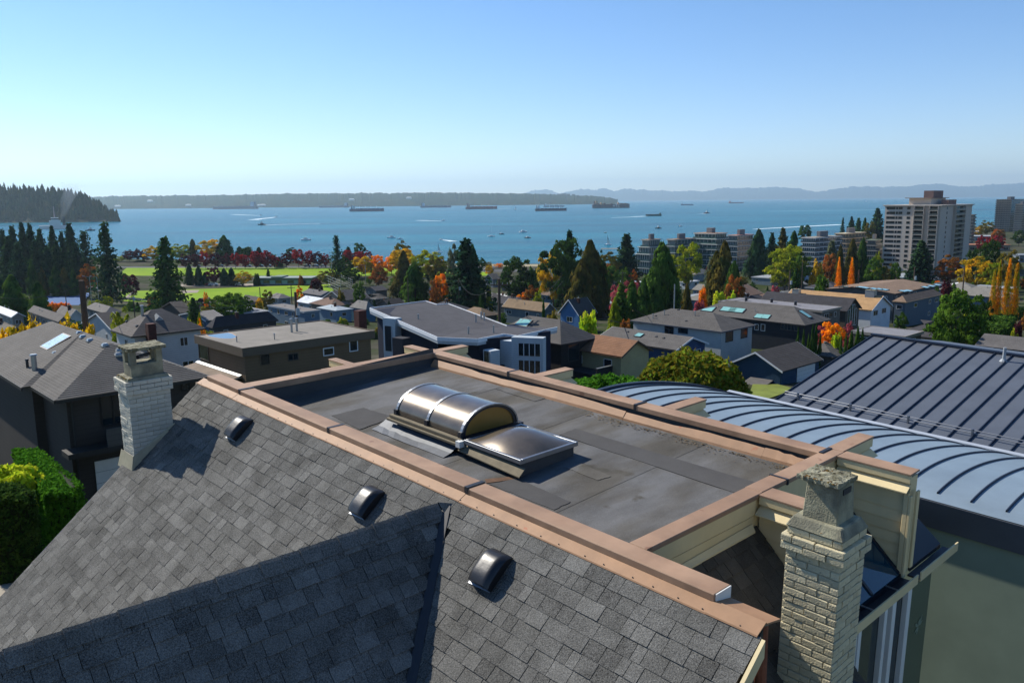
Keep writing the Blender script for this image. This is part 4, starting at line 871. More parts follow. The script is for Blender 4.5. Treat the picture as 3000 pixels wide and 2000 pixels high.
SPEC = [
 # label, view, N, L, R, d/h, kind, axis, rise, roof, wall, trim, course
 ('grey hip roofed house with two green skylights behind the modern white edged house', 7, (1835, 452), (1250, 205), (2155, 397), dict(d=98), 'hip', 'x', 2.3, '#55524f', '#2c2a2a', '#26252a', .3),
 ('house with brown shingled gable roof and beige gable end beside two brick chimneys', 8, (345, 556), (-160, 400), (610, 492), dict(d=96), 'gable', 'x', 1.6, '#7a5a44', '#a89a72', '#4a3a2c', .3),
 ('long grey roofed house with small skylight and two brick chimneys', 8, (800, 500), (130, 330), (1075, 440), dict(d=108), 'gable', 'x', 1.3, '#5b5855', '#33486a', '#c9ccce', .3),
 ('pale grey clapboard house with a wide charcoal hip roof', 8, (1185, 348), (415, 232), (1468, 282), dict(d=118), 'hip', 'x', 1.9, '#565350', '#a6abaa', '#3c4450', .3),
 ('dark navy house with grey hip roof carrying several green skylights', 8, (1878, 292), (925, 152), (2098, 242), dict(d=138), 'hip', 'x', 2.4, '#575451', '#23282e', '#2a2a2c', .35),
 ('grey flat roofed modern house with black roof vents', 8, (2022, 172), (1150, 100), (2188, 133), dict(d=152), 'flat', 'x', 0, '#77767a', '#6b655c', '#8a8378', 0),
 ('black gabled house with a tall white framed gable window', 9, (800, 176), (60, 95), (928, 152), dict(d=160), 'gable', 'x', 2.3, '#39383b', '#5a5248', '#232325', .35),
 ('white clapboard house under a tan shingle roof', 9, (1012, 168), (240, 60), (1188, 128), dict(d=172), 'gable', 'x', 2.6, '#a1815c', '#c8cdd0', '#d5d8da', .35),
 ('slate blue house with broad brown roof and wall half in shade', 9, (1300, 100), (1180, 70), (1600, 60), dict(d=180), 'hip', 'y', 1.2, '#7c6857', '#55616a', '#8c7a62', .35),
 ('long brown roofed house with a row of glass skylights along its ridge', 4, (1240, 1060), (640, 1000), (1660, 1010), dict(d=190), 'gable', 'y', 1.0, '#7c6857', '#4a5258', '#2b2b2e', .35),
 ('small navy garage with black gable roof and a white door', 8, (1690, 678), (1235, 548), (2032, 572), dict(d=100), 'gable', 'y', 2.0, '#4a4643', '#274056', '#c9ccce', .3),
 ('low grey hip roof right behind the navy garage', 8, (2115, 558), (1795, 412), (2290, 500), dict(d=112), 'hip', 'x', 1.5, '#55524f', '#4a4a48', '#3c3c3c', .3),
 ('flat roofed taupe extension with raised roof edge behind the metal roof', 9, (1290, 388), (835, 322), (1446, 345), dict(d=112), 'flat', 'x', 0, '#77777b', '#5c564e', '#8f877c', 0),
 ('black hip roofed house beside the flat taupe extension', 9, (1560, 402), (1190, 300), (1735, 330), dict(d=124), 'hip', 'x', 2.0, '#413f41', '#a0968c', '#2d2c2d', .35),
 ('low slate roofed shed beside the broad green tree', 9, (2281, 505), (1870, 440), (2420, 470), dict(d=104), 'gable', 'x', 1.2, '#5d5a58', '#6a6258', '#4b4b4b', .3),
 ('white house with grey hip roof and a small gable behind the brown flat building', 1, (1135, 1428), (955, 1290), (1768, 1352), dict(d=84), 'hip', 'y', 2.2, '#5e5955', '#b9bcba', '#3a3835', .25),
 ('white roofed house below the dark cedars', 1, (95, 1262), (-120, 1200), (182, 1230), dict(h=3.5), 'gable', 'x', 1.0, '#d6d6d4', '#8d8880', '#c9c9c6', 0),
 ('long grey gabled house behind the golden hedge', 1, (500, 1302), (150, 1240), (610, 1275), dict(h=3.2), 'gable', 'x', 1.3, '#5f5b57', '#7c7770', '#55524d', 0),
 ('grey hip roofed house with white gable trim and a brick chimney', 1, (600, 1258), (480, 1190), (700, 1225), dict(h=3.2), 'gable', 'x', 1.6, '#6a6763', '#c4c4be', '#c9c9c6', 0),
 ('dark gabled house with white barge board beside the utility pole', 1, (985, 1400), (700, 1290), (1045, 1380), dict(h=3.4), 'gable', 'y', 2.8, '#2e2d30', '#a9b0b0', '#cfd2d0', 0),
 ('grey hip house behind the yellow green shrubs', 1, (905, 1228), (730, 1190), (1055, 1190), dict(h=3.2), 'hip', 'x', 1.4, '#6a6763', '#6a7070', '#4a4a48', 0),
 ('taupe roofed house at the edge of the yellow hedge', 1, (60, 1445), (-250, 1330), (240, 1360), dict(h=3.6), 'gable', 'x', 1.8, '#6b655c', '#4a453f', '#3a3733', 0),
 ('small blue grey house with a white window below the park', 1, (1770, 1292), (1540, 1245), (1960, 1255), dict(h=3.0), 'gable', 'y', 1.3, '#6d6a67', '#4d5f72', '#c9ccce', 0),
 ('low white house with flat grey roof above the black hip roof', 1, (2080, 1232), (1890, 1190), (2318, 1195), dict(h=3.4), 'flat', 'y', 0, '#77777a', '#c6c9c8', '#d5d8da', 0),
 ('black hip roofed house behind the flat roof with two white flues', 1, (1830, 1352), (1780, 1330), (2400, 1285), dict(h=3.4), 'hip', 'y', 1.9, '#2f2e33', '#3c3c3e', '#2a2a2c', 0),
 ('slate blue house with flat grey roof and roof window', 2, (560, 1215), (240, 1160), (705, 1190), dict(h=3.6), 'flat', 'x', 0, '#6f6a66', '#5d7385', '#8b949a', 0),
 ('house with white ribbed metal roof', 2, (640, 1150), (490, 1100), (815, 1105), dict(h=3.4), 'gable', 'x', 1.6, '#c5c9cc', '#8a949a', '#b9bdbf', 0),
 ('pale blue house with low pale hip roof beside the white ribbed roof', 2, (830, 1205), (668, 1175), (985, 1185), dict(h=3.2), 'hip', 'x', .8, '#9aa3a8', '#6f8799', '#a6afb4', 0),
 ('grey hip house with teal walls beside the pale blue house', 2, (1095, 1195), (950, 1140), (1190, 1150), dict(h=3.4), 'hip', 'x', 1.9, '#73706b', '#35627a', '#5c6468', 0),
 ('black gabled roof beyond the modern house', 2, (1300, 1168), (1180, 1130), (1445, 1130), dict(h=3.4), 'gable', 'y', 1.7, '#29292d', '#5a5a58', '#2a2a2c', 0),
 ('flat brown roof with pale grey parapet', 2, (1490, 1130), (1400, 1090), (1730, 1085), dict(h=3.8), 'flat', 'y', 0, '#6a564a', '#8d9499', '#9aa0a4', 0),
 ('broad brown hip roofed house beyond the modern white edged house', 2, (1860, 1128), (1670, 1075), (2060, 1095), dict(h=3.2), 'hip', 'x', 1.5, '#6b574b', '#5f5a55', '#4a4038', 0),
 ('dark brown gabled house with grey stone chimney', 2, (2140, 1118), (1920, 1060), (2240, 1100), dict(h=3.2), 'gable', 'x', 1.5, '#4a4340', '#3a302c', '#2c2624', 0),
 ('house with bright white roof behind the utility pole', 3, (250, 1105), (5, 1035), (400, 1080), dict(h=3.4), 'gable', 'x', .9, '#e2e3e2', '#8a8b80', '#cfd0ce', 0),
 ('mottled brown slate roofed house beside the tall dark utility pole', 2, (2080, 1258), (1880, 1175), (2240, 1215), dict(h=3.2), 'hip', 'x', 1.6, '#75634f', '#5c5850', '#4a4038', 0),
 ('brown shake roofed house with teal grey walls', 3, (560, 1215), (205, 1160), (680, 1145), dict(h=3.4), 'gable', 'x', 2.0, '#77654f', '#59656a', '#b9bdbf', 0),
 ('blue craftsman house with steep gables and white barge boards', 3, (870, 1245), (690, 1205), (1030, 1175), dict(h=4.0), 'gable', 'y', 3.3, '#4b4847', '#3d6690', '#d0d4d6', 0),
 ('low brown hip roof with blue walls beside the tall cedar', 3, (720, 1085), (525, 1062), (765, 1070), dict(h=3.6), 'hip', 'x', 1.1, '#6e5d50', '#466b85', '#8a8f92', 0),
 ('grey gabled house tucked behind the blue craftsman house', 3, (1120, 1150), (990, 1090), (1165, 1130), dict(h=3.4), 'hip', 'x', 1.8, '#55524f', '#6a6a66', '#4a4a48', 0),
 ('flat white roofed house beside the pink tree', 3, (1330, 968), (1150, 940), (1445, 950), dict(h=3.4), 'flat', 'x', 0, '#c9ccce', '#4a4f52', '#9aa0a4', 0),
 ('grey hip roof among the trees below the glass apartments', 3, (1880, 895), (1770, 870), (2015, 870), dict(h=3.4), 'hip', 'y', 2.4, '#75726b', '#8a8f90', '#6a6a66', 0),
 ('flat white edged house below the rounded yellow green tree', 3, (1800, 960), (1735, 940), (1912, 945), dict(h=3.4), 'flat', 'y', 0, '#a9adb3', '#c6c9c8', '#d8dcdf', 0),
 ('small brown gabled cottage beside the orange shrub', 3, (1940, 1085), (1840, 1040), (1985, 1060), dict(h=3.0), 'gable', 'y', 1.7, '#5a4a40', '#4a3d34', '#3a302a', 0),
 ('grey shingled house beside the round green tree', 3, (130, 935), (50, 900), (200, 905), dict(h=3.8), 'gable', 'y', 2.2, '#6a6258', '#6d757a', '#8a8f92', 0),
 ('low dark bungalow under the round green tree', 3, (330, 985), (200, 965), (420, 970), dict(h=3.2), 'flat', 'x', 0, '#3f4246', '#35404a', '#4a5056', 0),
 ('grey flat roofed bungalow below the large yellow green maple', 4, (180, 925), (0, 900), (330, 895), dict(h=3.4), 'flat', 'y', 0, '#8d9092', '#6d7a80', '#a0a4a6', 0),
 ('wide dark flat roofed house behind the black gabled house', 4, (590, 985), (180, 950), (705, 960), dict(h=3.4), 'flat', 'x', 0, '#55575b', '#3d4045', '#5a5d60', 0),
 ('pale blue flat roofed house', 4, (500, 890), (420, 878), (600, 872), dict(h=3.4), 'flat', 'y', 0, '#a9c0d4', '#8fa0ae', '#c0c8ce', 0),
 ('brown hip roof in front of the white apartment block', 4, (590, 872), (470, 850), (690, 852), dict(h=3.4), 'hip', 'y', 1.5, '#5b4a3e', '#7a7a78', '#4a4038', 0),
 ('grey gabled house behind the two orange poplars', 4, (880, 862), (700, 845), (1010, 840), dict(h=3.8), 'gable', 'y', 1.6, '#5d5f63', '#7d868c', '#8d9499', 0),
 ('green hip roofed house', 4, (1110, 958), (890, 930), (1250, 935), dict(h=3.2), 'hip', 'x', 1.5, '#4f6150', '#7d868c', '#9aa0a4', 0),
 ('tan gabled house beside the dark red house', 4, (1230, 992), (1180, 975), (1340, 955), dict(h=3.4), 'gable', 'y', 1.7, '#75675a', '#8a8478', '#6a6258', 0),
 ('dark red walled house with grey flat roof', 4, (1280, 925), (1100, 900), (1515, 898), dict(h=3.8), 'flat', 'y', 0, '#8a8f92', '#4a1f22', '#9aa0a4', 0),
 ('long brown shake roof below the apartment tower', 4, (1500, 915), (1450, 895), (1880, 872), dict(h=3.6), 'gable', 'y', 1.7, '#65564a', '#5a5248', '#4a4038', 0),
 ('house with blinding white flat roof', 4, (1720, 995), (1680, 985), (2010, 1005), dict(h=3.2), 'flat', 'y', 0, '#e6e8ea', '#4b3f6a', '#d8dadc', 0),
 ('long black flat roof behind the broad green tree', 4, (1480, 1008), (1400, 1000), (2090, 1050), dict(h=3.2), 'flat', 'y', 0, '#47484c', '#3a3c40', '#3c3e42', 0),
 ('grey roofed bungalow below the white flat roof', 4, (1560, 948), (1490, 935), (1720, 930), dict(h=3.2), 'gable', 'y', 1.1, '#6d6c6a', '#7a7a78', '#6a6a66', 0),
 ('grey gabled house at the edge of the lower lawn', 2, (700, 1075), (535, 1035), (845, 1050), dict(h=3.2), 'gable', 'x', 1.4, '#5c5a5a', '#5c6a74', '#8d9499', 0),
 ('grey hip roof under a bare tree below the lawn', 2, (340, 1100), (240, 1085), (455, 1085), dict(h=3.0), 'hip', 'x', 1.4, '#6d6865', '#8a8f90', '#a0a4a6', 0),
 ('charcoal roofed house beside the tennis court fence', 2, (1180, 1035), (1080, 1010), (1285, 1010), dict(h=3.2), 'gable', 'y', 1.5, '#3d3c40', '#55585c', '#4a4a4c', 0),
 ('brown gabled house with white rakes beside the dark panelled roof', 2, (1010, 1092), (930, 1060), (1080, 1068), dict(h=3.0), 'gable', 'y', 1.4, '#75675a', '#6a6258', '#c9ccce', 0),
 ('dark hip roof with pale gutters beside the brown gable', 2, (1180, 1105), (1050, 1080), (1290, 1075), dict(h=3.2), 'hip', 'y', 1.3, '#45423f', '#4d4d4a', '#b0b0aa', 0),
 ('dark gabled house under the light green tree', 1, (1560, 1225), (1380, 1160), (1600, 1190), dict(h=3.4), 'gable', 'y', 2.2, '#3c3836', '#3f3b38', '#57504a', 0),
 ('small maroon roofed house beside the light green tree', 1, (1760, 1140), (1690, 1115), (1810, 1118), dict(h=3.0), 'hip', 'y', 1.4, '#5a5054', '#4d4650', '#4a4450', 0),
 ('plain charcoal roof between the light green tree and the lower lawn', 1, (2200, 1130), (2080, 1095), (2225, 1105), dict(h=3.2), 'gable', 'x', 1.5, '#4f4a4a', '#5a5552', '#4a4646', 0),
]
HH = {}
for i, (lab, n, N_, L_, R_, dh, kind, ax, rise, rc, wc, tr, crs) in enumerate(SPEC):
    Hh = house(lab, n, N_, L_, R_, kind=kind, axis=ax, rise=rise, roof=rc, wall=wc, trim=tr, course=crs, name='garage' if 'garage with' in lab else 'house', over=.4 if kind != 'flat' else .25, **dh)
    HH[i] = Hh
    if i not in (0, 3, 4, 6, 7, 10): autowin(Hh, i)
    if i > 15 and kind != 'flat' and i % 3 == 0: chim(Hh, Hh.lu * .12, -Hh.lv * .1, h_=.9)
    if i > 15:
        for k in range(2): pipe(Hh, rnd.uniform(-.3, .3) * Hh.lu, rnd.uniform(-.3, .3) * Hh.lv, h_=rnd.choice((.3, .5)), r=.07)
g = HH[0]; skypx(g, 7, ((1445, 268), (1520, 280)), 2.4, 1.2); winpx(g, 'r', 7, 1893, 448, 1985, 590, '#3a3a3a'); pipepx(g, 7, ((1840, 300),), h_=.6)
MB().box(g.wx, g.wx + 5, -g.wy + 1, g.wy + 4, 0, g.ze - 3.4).build('terrace', cmat('wall', '#2a2c30'), g.root)
tr_ = MB().box(g.wx + 4.8, g.wx + 5, -g.wy + 1, g.wy + 4, g.ze - 3.4, g.ze - 2.6).build('terrace_rail', cmat('wall', '#24262a'), g.root); MB().box(g.wx + 4.75, g.wx + 5.05, -g.wy + 1, g.wy + 4, g.ze - 2.6, g.ze - 2.54).build('rail_top', m_galv, tr_)
g = HH[1]
g = HH[2]; skypx(g, 8, ((490, 382),), 1.2, 1.0); turtle(g, 8, ((238, 262), (398, 352), (636, 390), (698, 405)))
chimpx(g, 8, 165, 330, h_=1.6, w_=.9, d_=.8); chimpx(g, 8, 45, 300, h_=1.6, w_=1.3, d_=1.0)
g = HH[3]; winpx(g, 'f', 8, 705, 290, 780, 378, '#3c4450', 2); winpx(g, 'f', 8, 818, 308, 900, 362, '#3c4450'); winpx(g, 'r', 8, 1213, 340, 1275, 430, '#3c4450'); winpx(g, 'r', 8, 1340, 310, 1395, 400, '#3c4450')
pipepx(g, 8, ((607, 235), (703, 210), (958, 215)), h_=.7, r=.07); turtle(g, 8, ((632, 215), (885, 258), (820, 165), (535, 200)))
g = HH[4]; skypx(g, 8, ((1070, 162), ), 2.6, 1.5); skypx(g, 8, ((1240, 168), (1305, 172)), 3.4, 1.3); skypx(g, 8, ((1492, 222), (1548, 228)), 1.6, 1.2); skypx(g, 8, ((1880, 205),), 2.2, 1.2)
winpx(g, 'f', 8, 1455, 282, 1490, 332, '#d6d6d2'); winpx(g, 'f', 8, 1508, 282, 1545, 340, '#d6d6d2'); winpx(g, 'f', 8, 1675, 285, 1820, 335, '#55524d', 5)
pipepx(g, 8, ((1155, 145), (1462, 182)), h_=.5)
g = HH[5]; 
for x, y in ((1385, 90), (1598, 103), (1797, 125)): pipepx(g, 8, ((x, y),), h_=.7, r=.28, m=m_dark)
chimpx(g, 8, 2000, 120, w_=.8, d_=.8, h_=1.2, m=m_galv)
winpx(g, 'r', 8, 2040, 190, 2105, 225, '#55524d')
g = HH[6]
for k in range(4): window(g, 'r', -g.wy * .5 + k * g.wy * .33, g.ze - 1.6 + (k in (1, 2)) * .5, g.wy * .3, 3.4 + (k in (1, 2)) * .8, '#d6d6d2', 1)
g = HH[7]; winpx(g, 'r', 9, 1022, 168, 1058, 212, '#b9bdbf', 2); winpx(g, 'r', 9, 1093, 148, 1128, 192, '#b9bdbf', 2); chimpx(g, 9, 380, 40, w_=1.6, d_=1.2, h_=1.3, m=m_galv); chimpx(g, 9, 1000, 50, w_=2.0, d_=1.3, h_=1.2, m=m_galv)
g = HH[9]; skypx(g, 4, ((760, 1000), (800, 1003), (840, 1006), (940, 1012), (985, 1016), (1060, 1020), (1110, 1024), (1150, 1027), (1310, 1040), (1355, 1043), (1500, 1052), (1550, 1055), (1600, 1058)), 1.6, 2.2)
g = HH[10]; qa = g.wy
gdo = MB().box(g.wx + .02, g.wx + .08, -.2 * qa, .75 * qa, max(0, g.ze - 2.4), g.ze - .3).build('garage_door', m_white, g.root)
for i in range(1, 4): MB().box(g.wx + .081, g.wx + .09, -.2 * qa, .75 * qa, g.ze - .3 - .52 * i, g.ze - .28 - .52 * i).build('panel_joint', cmat('trim', '#8a8a86'), gdo)
for k in range(9): MB().box(-g.wx + .1, g.wx - .1, -g.wy - .03, -g.wy - .002, g.ze - 2.5 + .26 * k, g.ze - 2.5 + .26 * k + .22).build('siding_board', cmat('wall', '#274056'), g.root)
MB().ext([(-g.wx * .2, -g.wy - 2.2, g.ze - 1.9), (g.wx * .7, -g.wy - 2.2, g.ze - 1.9), (g.wx * .7, -g.wy, g.ze - 1.4), (-g.wx * .2, -g.wy, g.ze - 1.4)], (0, 0, -.12)).build('lean_to_roof', cmat('roof', '#5d5a58'), g.root)
MB().box(-g.wx * .2, g.wx * .68, -g.wy - 2.0, -g.wy - .03, 0, g.ze - 2.0).build('lean_to', cmat('wall', '#274056'), g.root)
g = HH[15]; pipepx(g, 1, ((1228, 1250),), h_=1.1, r=.14); turtle(g, 1, ((1075, 1280), (1095, 1300), (1183, 1340)))
b = MB(); zz = g.ze + g.rise * .62; b.ext([(g.lu * .12, -g.wy * .1, zz + .5), (g.lu * .12, g.wy * .12, zz - .2), (g.lu * .12, -g.wy * .32, zz - .2)], (g.lu * .12, 0, -.3)); b.build('small_gable', cmat('wall', '#8a8d8c'), g.root)
MB().box(g.wx + .3, g.wx + 1.2, -g.wy * .7, -g.wy * .7 + .8, 0, g.ze + 1.2).build('chimney', m_brk, g.root)

# more houses filling the blocks further down the slope
rf = random.Random(33); occ = [(h_.c.x, h_.c.y, max(h_.lu, h_.lv) * .75) for h_ in list(HH.values()) + [h1, h2, h3]]; nf = 0
for k in range(600):
    px = rf.uniform(950, 2950); y = rf.uniform(190, 320); x = (px - 1500) / F * y * 1.02; lu_, lv_ = rf.uniform(9, 14), rf.uniform(8, 12)
    if any((x - a) ** 2 + (y - b_) ** 2 < (r2 + 9) ** 2 for a, b_, r2 in occ): continue
    q = Vector((x, y, G(x, y) + rf.uniform(3.0, 3.8))); cq = M3.transposed() @ (q - CAM); fp = (1500 + F * cq.x / -cq.z, 1000 - F * cq.y / -cq.z)
    rc, wc, adj = rf.choice((('#55524f', '#7d868c', 'grey roofed'), ('#6b574b', '#6a6258', 'brown roofed'), ('#3d3c40', '#8a8478', 'black roofed'), ('#75726b', '#5d7385', 'pale roofed'), ('#8a8f92', '#6d757a', 'flat silver roofed')))
    kd = 'flat' if 'flat' in adj else rf.choice(('hip', 'gable'))
    Hh = house('%s house among the trees further down the slope' % adj, 0, fp, lu_, lv_, d=y, kind=kd, axis=rf.choice('xy') if kd == 'gable' else None, roof=rc, wall=wc, trim=rf.choice(('#c9ccce', '#4a4a48')), group='%s houses further down the slope' % adj)
    autowin(Hh, k); pipe(Hh, 1, -1, h_=.5, r=.08); HH[100 + nf] = Hh
    if kd != 'flat' and k % 2: chim(Hh, .5, -.6, h_=1.0)
    occ.append((x, y, 9)); nf += 1
    if nf >= 26: break
# ------------------------------------------------------------------ vegetation
def leaf_mesh(name, cen, nrm, size, asp, rs, tint, up=None):
    n = len(cen); nrm = nrm / (np.linalg.norm(nrm, axis=1, keepdims=True) + 1e-9)
    r = rs.randn(n, 3) if up is None else np.tile(np.array(up, float), (n, 1)) + rs.randn(n, 3) * .35
    t = np.cross(nrm, r); t /= (np.linalg.norm(t, axis=1, keepdims=True) + 1e-9); s = np.cross(nrm, t)
    size = np.asarray(size).reshape(-1, 1) * np.ones((n, 1)); a = t * size * .5; c = s * size * .5 * asp
    k = nrm * size * .12
    V = np.stack([cen - c, cen + a * .9 - k, cen + c, cen - a * .9 - k], 1).reshape(-1, 3)
    me = bpy.data.meshes.new(name); me.vertices.add(4 * n); me.loops.add(4 * n); me.polygons.add(n)
    me.vertices.foreach_set('co', V.astype('f').ravel()); me.loops.foreach_set('vertex_index', np.arange(4 * n, dtype='i'))
    me.polygons.foreach_set('loop_start', np.arange(0, 4 * n, 4, dtype='i')); me.polygons.foreach_set('loop_total', np.full(n, 4, 'i'))
    at = me.attributes.new('tint', 'FLOAT', 'FACE'); at.data.foreach_set('value', np.asarray(tint, 'f')); me.update(); me.validate()
    me.materials.append(None); return me
def broad(seed, n=70, per=75, lo=.18, squat=1.0):
    rs = np.random.RandomState(seed); C_, N_, T_ = [], [], []
    for i in range(n):
        d = rs.randn(3); d /= np.linalg.norm(d); rad = rs.uniform(.45, 1) ** .5; c = d * rad * np.array([.40, .40, .36])
        c *= 1 + .25 * np.sin(d[0] * 4 + seed) * np.cos(d[1] * 5); cr = rs.uniform(.06, .12); tone = rs.uniform(-.28, .28)
        q = rs.randn(per, 3); q /= np.linalg.norm(q, axis=1, keepdims=True); q[:, 2] = np.abs(q[:, 2]) * 1.0 - .35
        C_.append(c + q * cr * rs.uniform(.5, 1.15, (per, 1))); N_.append(q + d * .5 + rs.randn(per, 3) * .45); T_.append(tone + rs.uniform(-.15, .15, per))
    C_ = np.concatenate(C_); C_[:, 2] = C_[:, 2] + .62; C_[:, 2] = lo + (C_[:, 2] - C_[:, 2].min()) / (C_[:, 2].max() - C_[:, 2].min()) * (1 - lo)
    return leaf_mesh('broad', C_, np.concatenate(N_), rs.uniform(.028, .05, len(C_)), 1.3, rs, np.concatenate(T_))
def fir(seed, tiers=27, per=11, dens=19, gap=.0, droop=.10, power=.85):
    rs = np.random.RandomState(seed); C_, N_, T_ = [], [], []
    for i in range(tiers):
        z = .07 + .91 * i / tiers; R_ = .5 * (1 - z) ** power * rs.uniform(.72, 1.1) + .012
        for j in range(per):
            if rs.rand() < gap: continue
            a = 2 * math.pi * (j + rs.rand()) / per; r_ = R_ * rs.uniform(.6, 1.1); k = max(3, int(dens * (.35 + r_ * 1.6)))
            s = np.linspace(.12, 1, k); x = np.cos(a) * r_ * s; y = np.sin(a) * r_ * s; zz = z - droop * r_ * s ** 1.5 + .03 * s * (s > .8)
            c = np.stack([x, y, zz], 1) + rs.randn(k, 3) * .012; C_.append(c)
            N_.append(np.tile([np.cos(a) * .3, np.sin(a) * .3, 1.0], (k, 1)) + rs.randn(k, 3) * .45); T_.append(np.full(k, rs.uniform(-.35, .3)) + rs.uniform(-.1, .1, k))
    C_ = np.concatenate(C_); return leaf_mesh('fir', C_, np.concatenate(N_), rs.uniform(.05, .095, len(C_)), .8, rs, np.concatenate(T_))
def flame(seed, n=120, per=52, top=.75, base=.16, lob=5):
    rs = np.random.RandomState(seed); C_, N_, T_ = [], [], []
    zz = (np.arange(n) + rs.rand(n)) / n
    for z in zz ** .9:
        pr = min(1, (z / base + .2)) ** .6 * (1 - z) ** top; a = rs.rand() * 6.283; rad = .40 * pr * rs.uniform(.45, 1.12) * (1 + .15 * math.sin(a * lob + z * 7 + seed)); cr = .05 + .09 * pr * rs.uniform(.7, 1.3)
        c = np.array([math.cos(a) * rad, math.sin(a) * rad, .03 + .93 * z]); q = rs.randn(per, 3); q /= np.linalg.norm(q, axis=1, keepdims=True)
        p = c + q * rs.uniform(.35, 1.1, (per, 1)) * np.array([cr, cr, cr * .75]); p[:, 2] -= .25 * np.maximum(0, np.hypot(p[:, 0], p[:, 1]) - rad) ; C_.append(p)
        N_.append(q * .7 + np.array([math.cos(a), math.sin(a), .5]) + rs.randn(per, 3) * .4); T_.append(np.full(per, rs.uniform(-.32, .28)) + rs.uniform(-.12, .12, per))
    C_ = np.concatenate(C_); C_[:, 2] = np.maximum(C_[:, 2], .005); C_[:, 2] /= C_[:, 2].max()
    return leaf_mesh('flame', C_, np.concatenate(N_), rs.uniform(.03, .055, len(C_)), 1.6, rs, np.concatenate(T_), up=(0, 0, 1))
def column(seed, n=3600):
    rs = np.random.RandomState(seed); z = rs.rand(n); a = rs.rand(n) * 6.283; st = rs.randint(0, 5, n); sa = st * 1.256 + seed
    pr = np.sin(np.pi * np.clip(z * .93 + .05, 0, 1)) ** .5 * (1 - .35 * z); r_ = .26 * pr * rs.uniform(.2, 1.1, n)
    c = np.stack([np.cos(sa) * .2 * pr + np.cos(a) * r_, np.sin(sa) * .2 * pr + np.sin(a) * r_, .03 + .97 * z * (1 - .05 * (st % 3))], 1)
    return leaf_mesh('column', c, rs.randn(n, 3) + np.stack([np.cos(a), np.sin(a), 0 * a], 1), rs.uniform(.022, .04, n), 1.4, rs, .2 * np.sin(sa * 7) + rs.uniform(-.25, .25, n))
def shrub(seed, n=2600, flat=.0):
    rs = np.random.RandomState(seed); d = rs.randn(n, 3); d /= np.linalg.norm(d, axis=1, keepdims=True); d[:, 2] = np.abs(d[:, 2])
    r_ = rs.uniform(.5, 1.0, n) ** .4 * (1 + .18 * np.sin(d[:, 0] * 6 + seed) * np.cos(d[:, 1] * 5 + d[:, 2] * 4)); c = d * r_[:, None] * np.array([.45, .45, .92]) + np.array([0, 0, .02])
    return leaf_mesh('shrub', c, d + rs.randn(n, 3) * .6, rs.uniform(.05, .09, n), 1.3, rs, rs.uniform(-.3, .3, n) + .2 * np.sin(d[:, 0] * 6))
PROTO = {'broad': [broad(i) for i in (1, 2, 3, 4)], 'fir': [fir(11), fir(12, 24, 10, 17, .1), fir(13, 28, 11)], 'sparse': [fir(21, 24, 8, 15, .28, .2, .8), fir(22, 26, 8, 14, .3, .12, .75)],
         'spruce': [fir(31, 22, 9, 16, 0, .16, .95)], 'flame': [flame(1), flame(2, lob=4), flame(3, top=.6, base=.25, lob=6), flame(4, top=.65)], 'column': [column(1), column(2)], 'shrub': [shrub(1), shrub(2), shrub(3)]}
def trunk_mesh(kind):
    b = MB(); b.tube((0, 0, -.02), (.01, 0, .45), .022, .014, 7); b.tube((.01, 0, .45), (0, .01, .9 if kind != 'b' else .7), .014, .003, 6)
    if kind == 'b':
        for i in range(6):
            a = i * 1.05; b.tube((0, 0, .22 + .05 * i), (.28 * math.cos(a), .28 * math.sin(a), .5 + .06 * i), .010, .003, 5)
    me = bpy.data.meshes.new('trunk'); me.from_pydata(b.v, [], b.f); me.materials.append(mat('bark', '#3a2f26', .95, var=.3, scale=6)); return me
TRK = {'b': trunk_mesh('b'), 'c': trunk_mesh('c')}
LM = {'g': leafmat('leaf_green', '#2f4a16', '#4d6420'), 'dg': leafmat('leaf_dark_green', '#1d3316', '#35481c'), 'con': leafmat('needle_dark', '#1a3020', '#304526', .28), 'con2': leafmat('needle_green', '#1d3815', '#3c5320', .25),
      'ced': leafmat('cedar_green', '#24401a', '#4a5f22', .25), 'ced2': leafmat('cedar_brown', '#33391a', '#54491f', .25), 'yg': leafmat('leaf_yellow_green', '#5d6d14', '#8a8a1e'), 'y': leafmat('leaf_yellow', '#b58a12', '#8a7c1c'),
      'o': leafmat('leaf_orange', '#c2640f', '#c98a18'), 'ro': leafmat('leaf_rust', '#8a4a1c', '#6a4f24'), 'r': leafmat('leaf_red', '#8a1f22', '#5f1a1e'), 'dr': leafmat('leaf_maroon', '#4a1a22', '#3a2022'), 'p': leafmat('leaf_pink', '#9a4a52', '#7a3d40'),
      'ol': leafmat('leaf_olive', '#4d4f1c', '#6a5a20'), 'gy': leafmat('leaf_grey_green', '#4a5440', '#5f6448'), 'lg': leafmat('leaf_lime', '#7d9a1c', '#a8a82a'), 'hed': leafmat('leaf_hedge', '#2c5316', '#41691b'), 'pop': leafmat('leaf_poplar', '#c97a14', '#6f7a1c')}
TREE_N = [0]
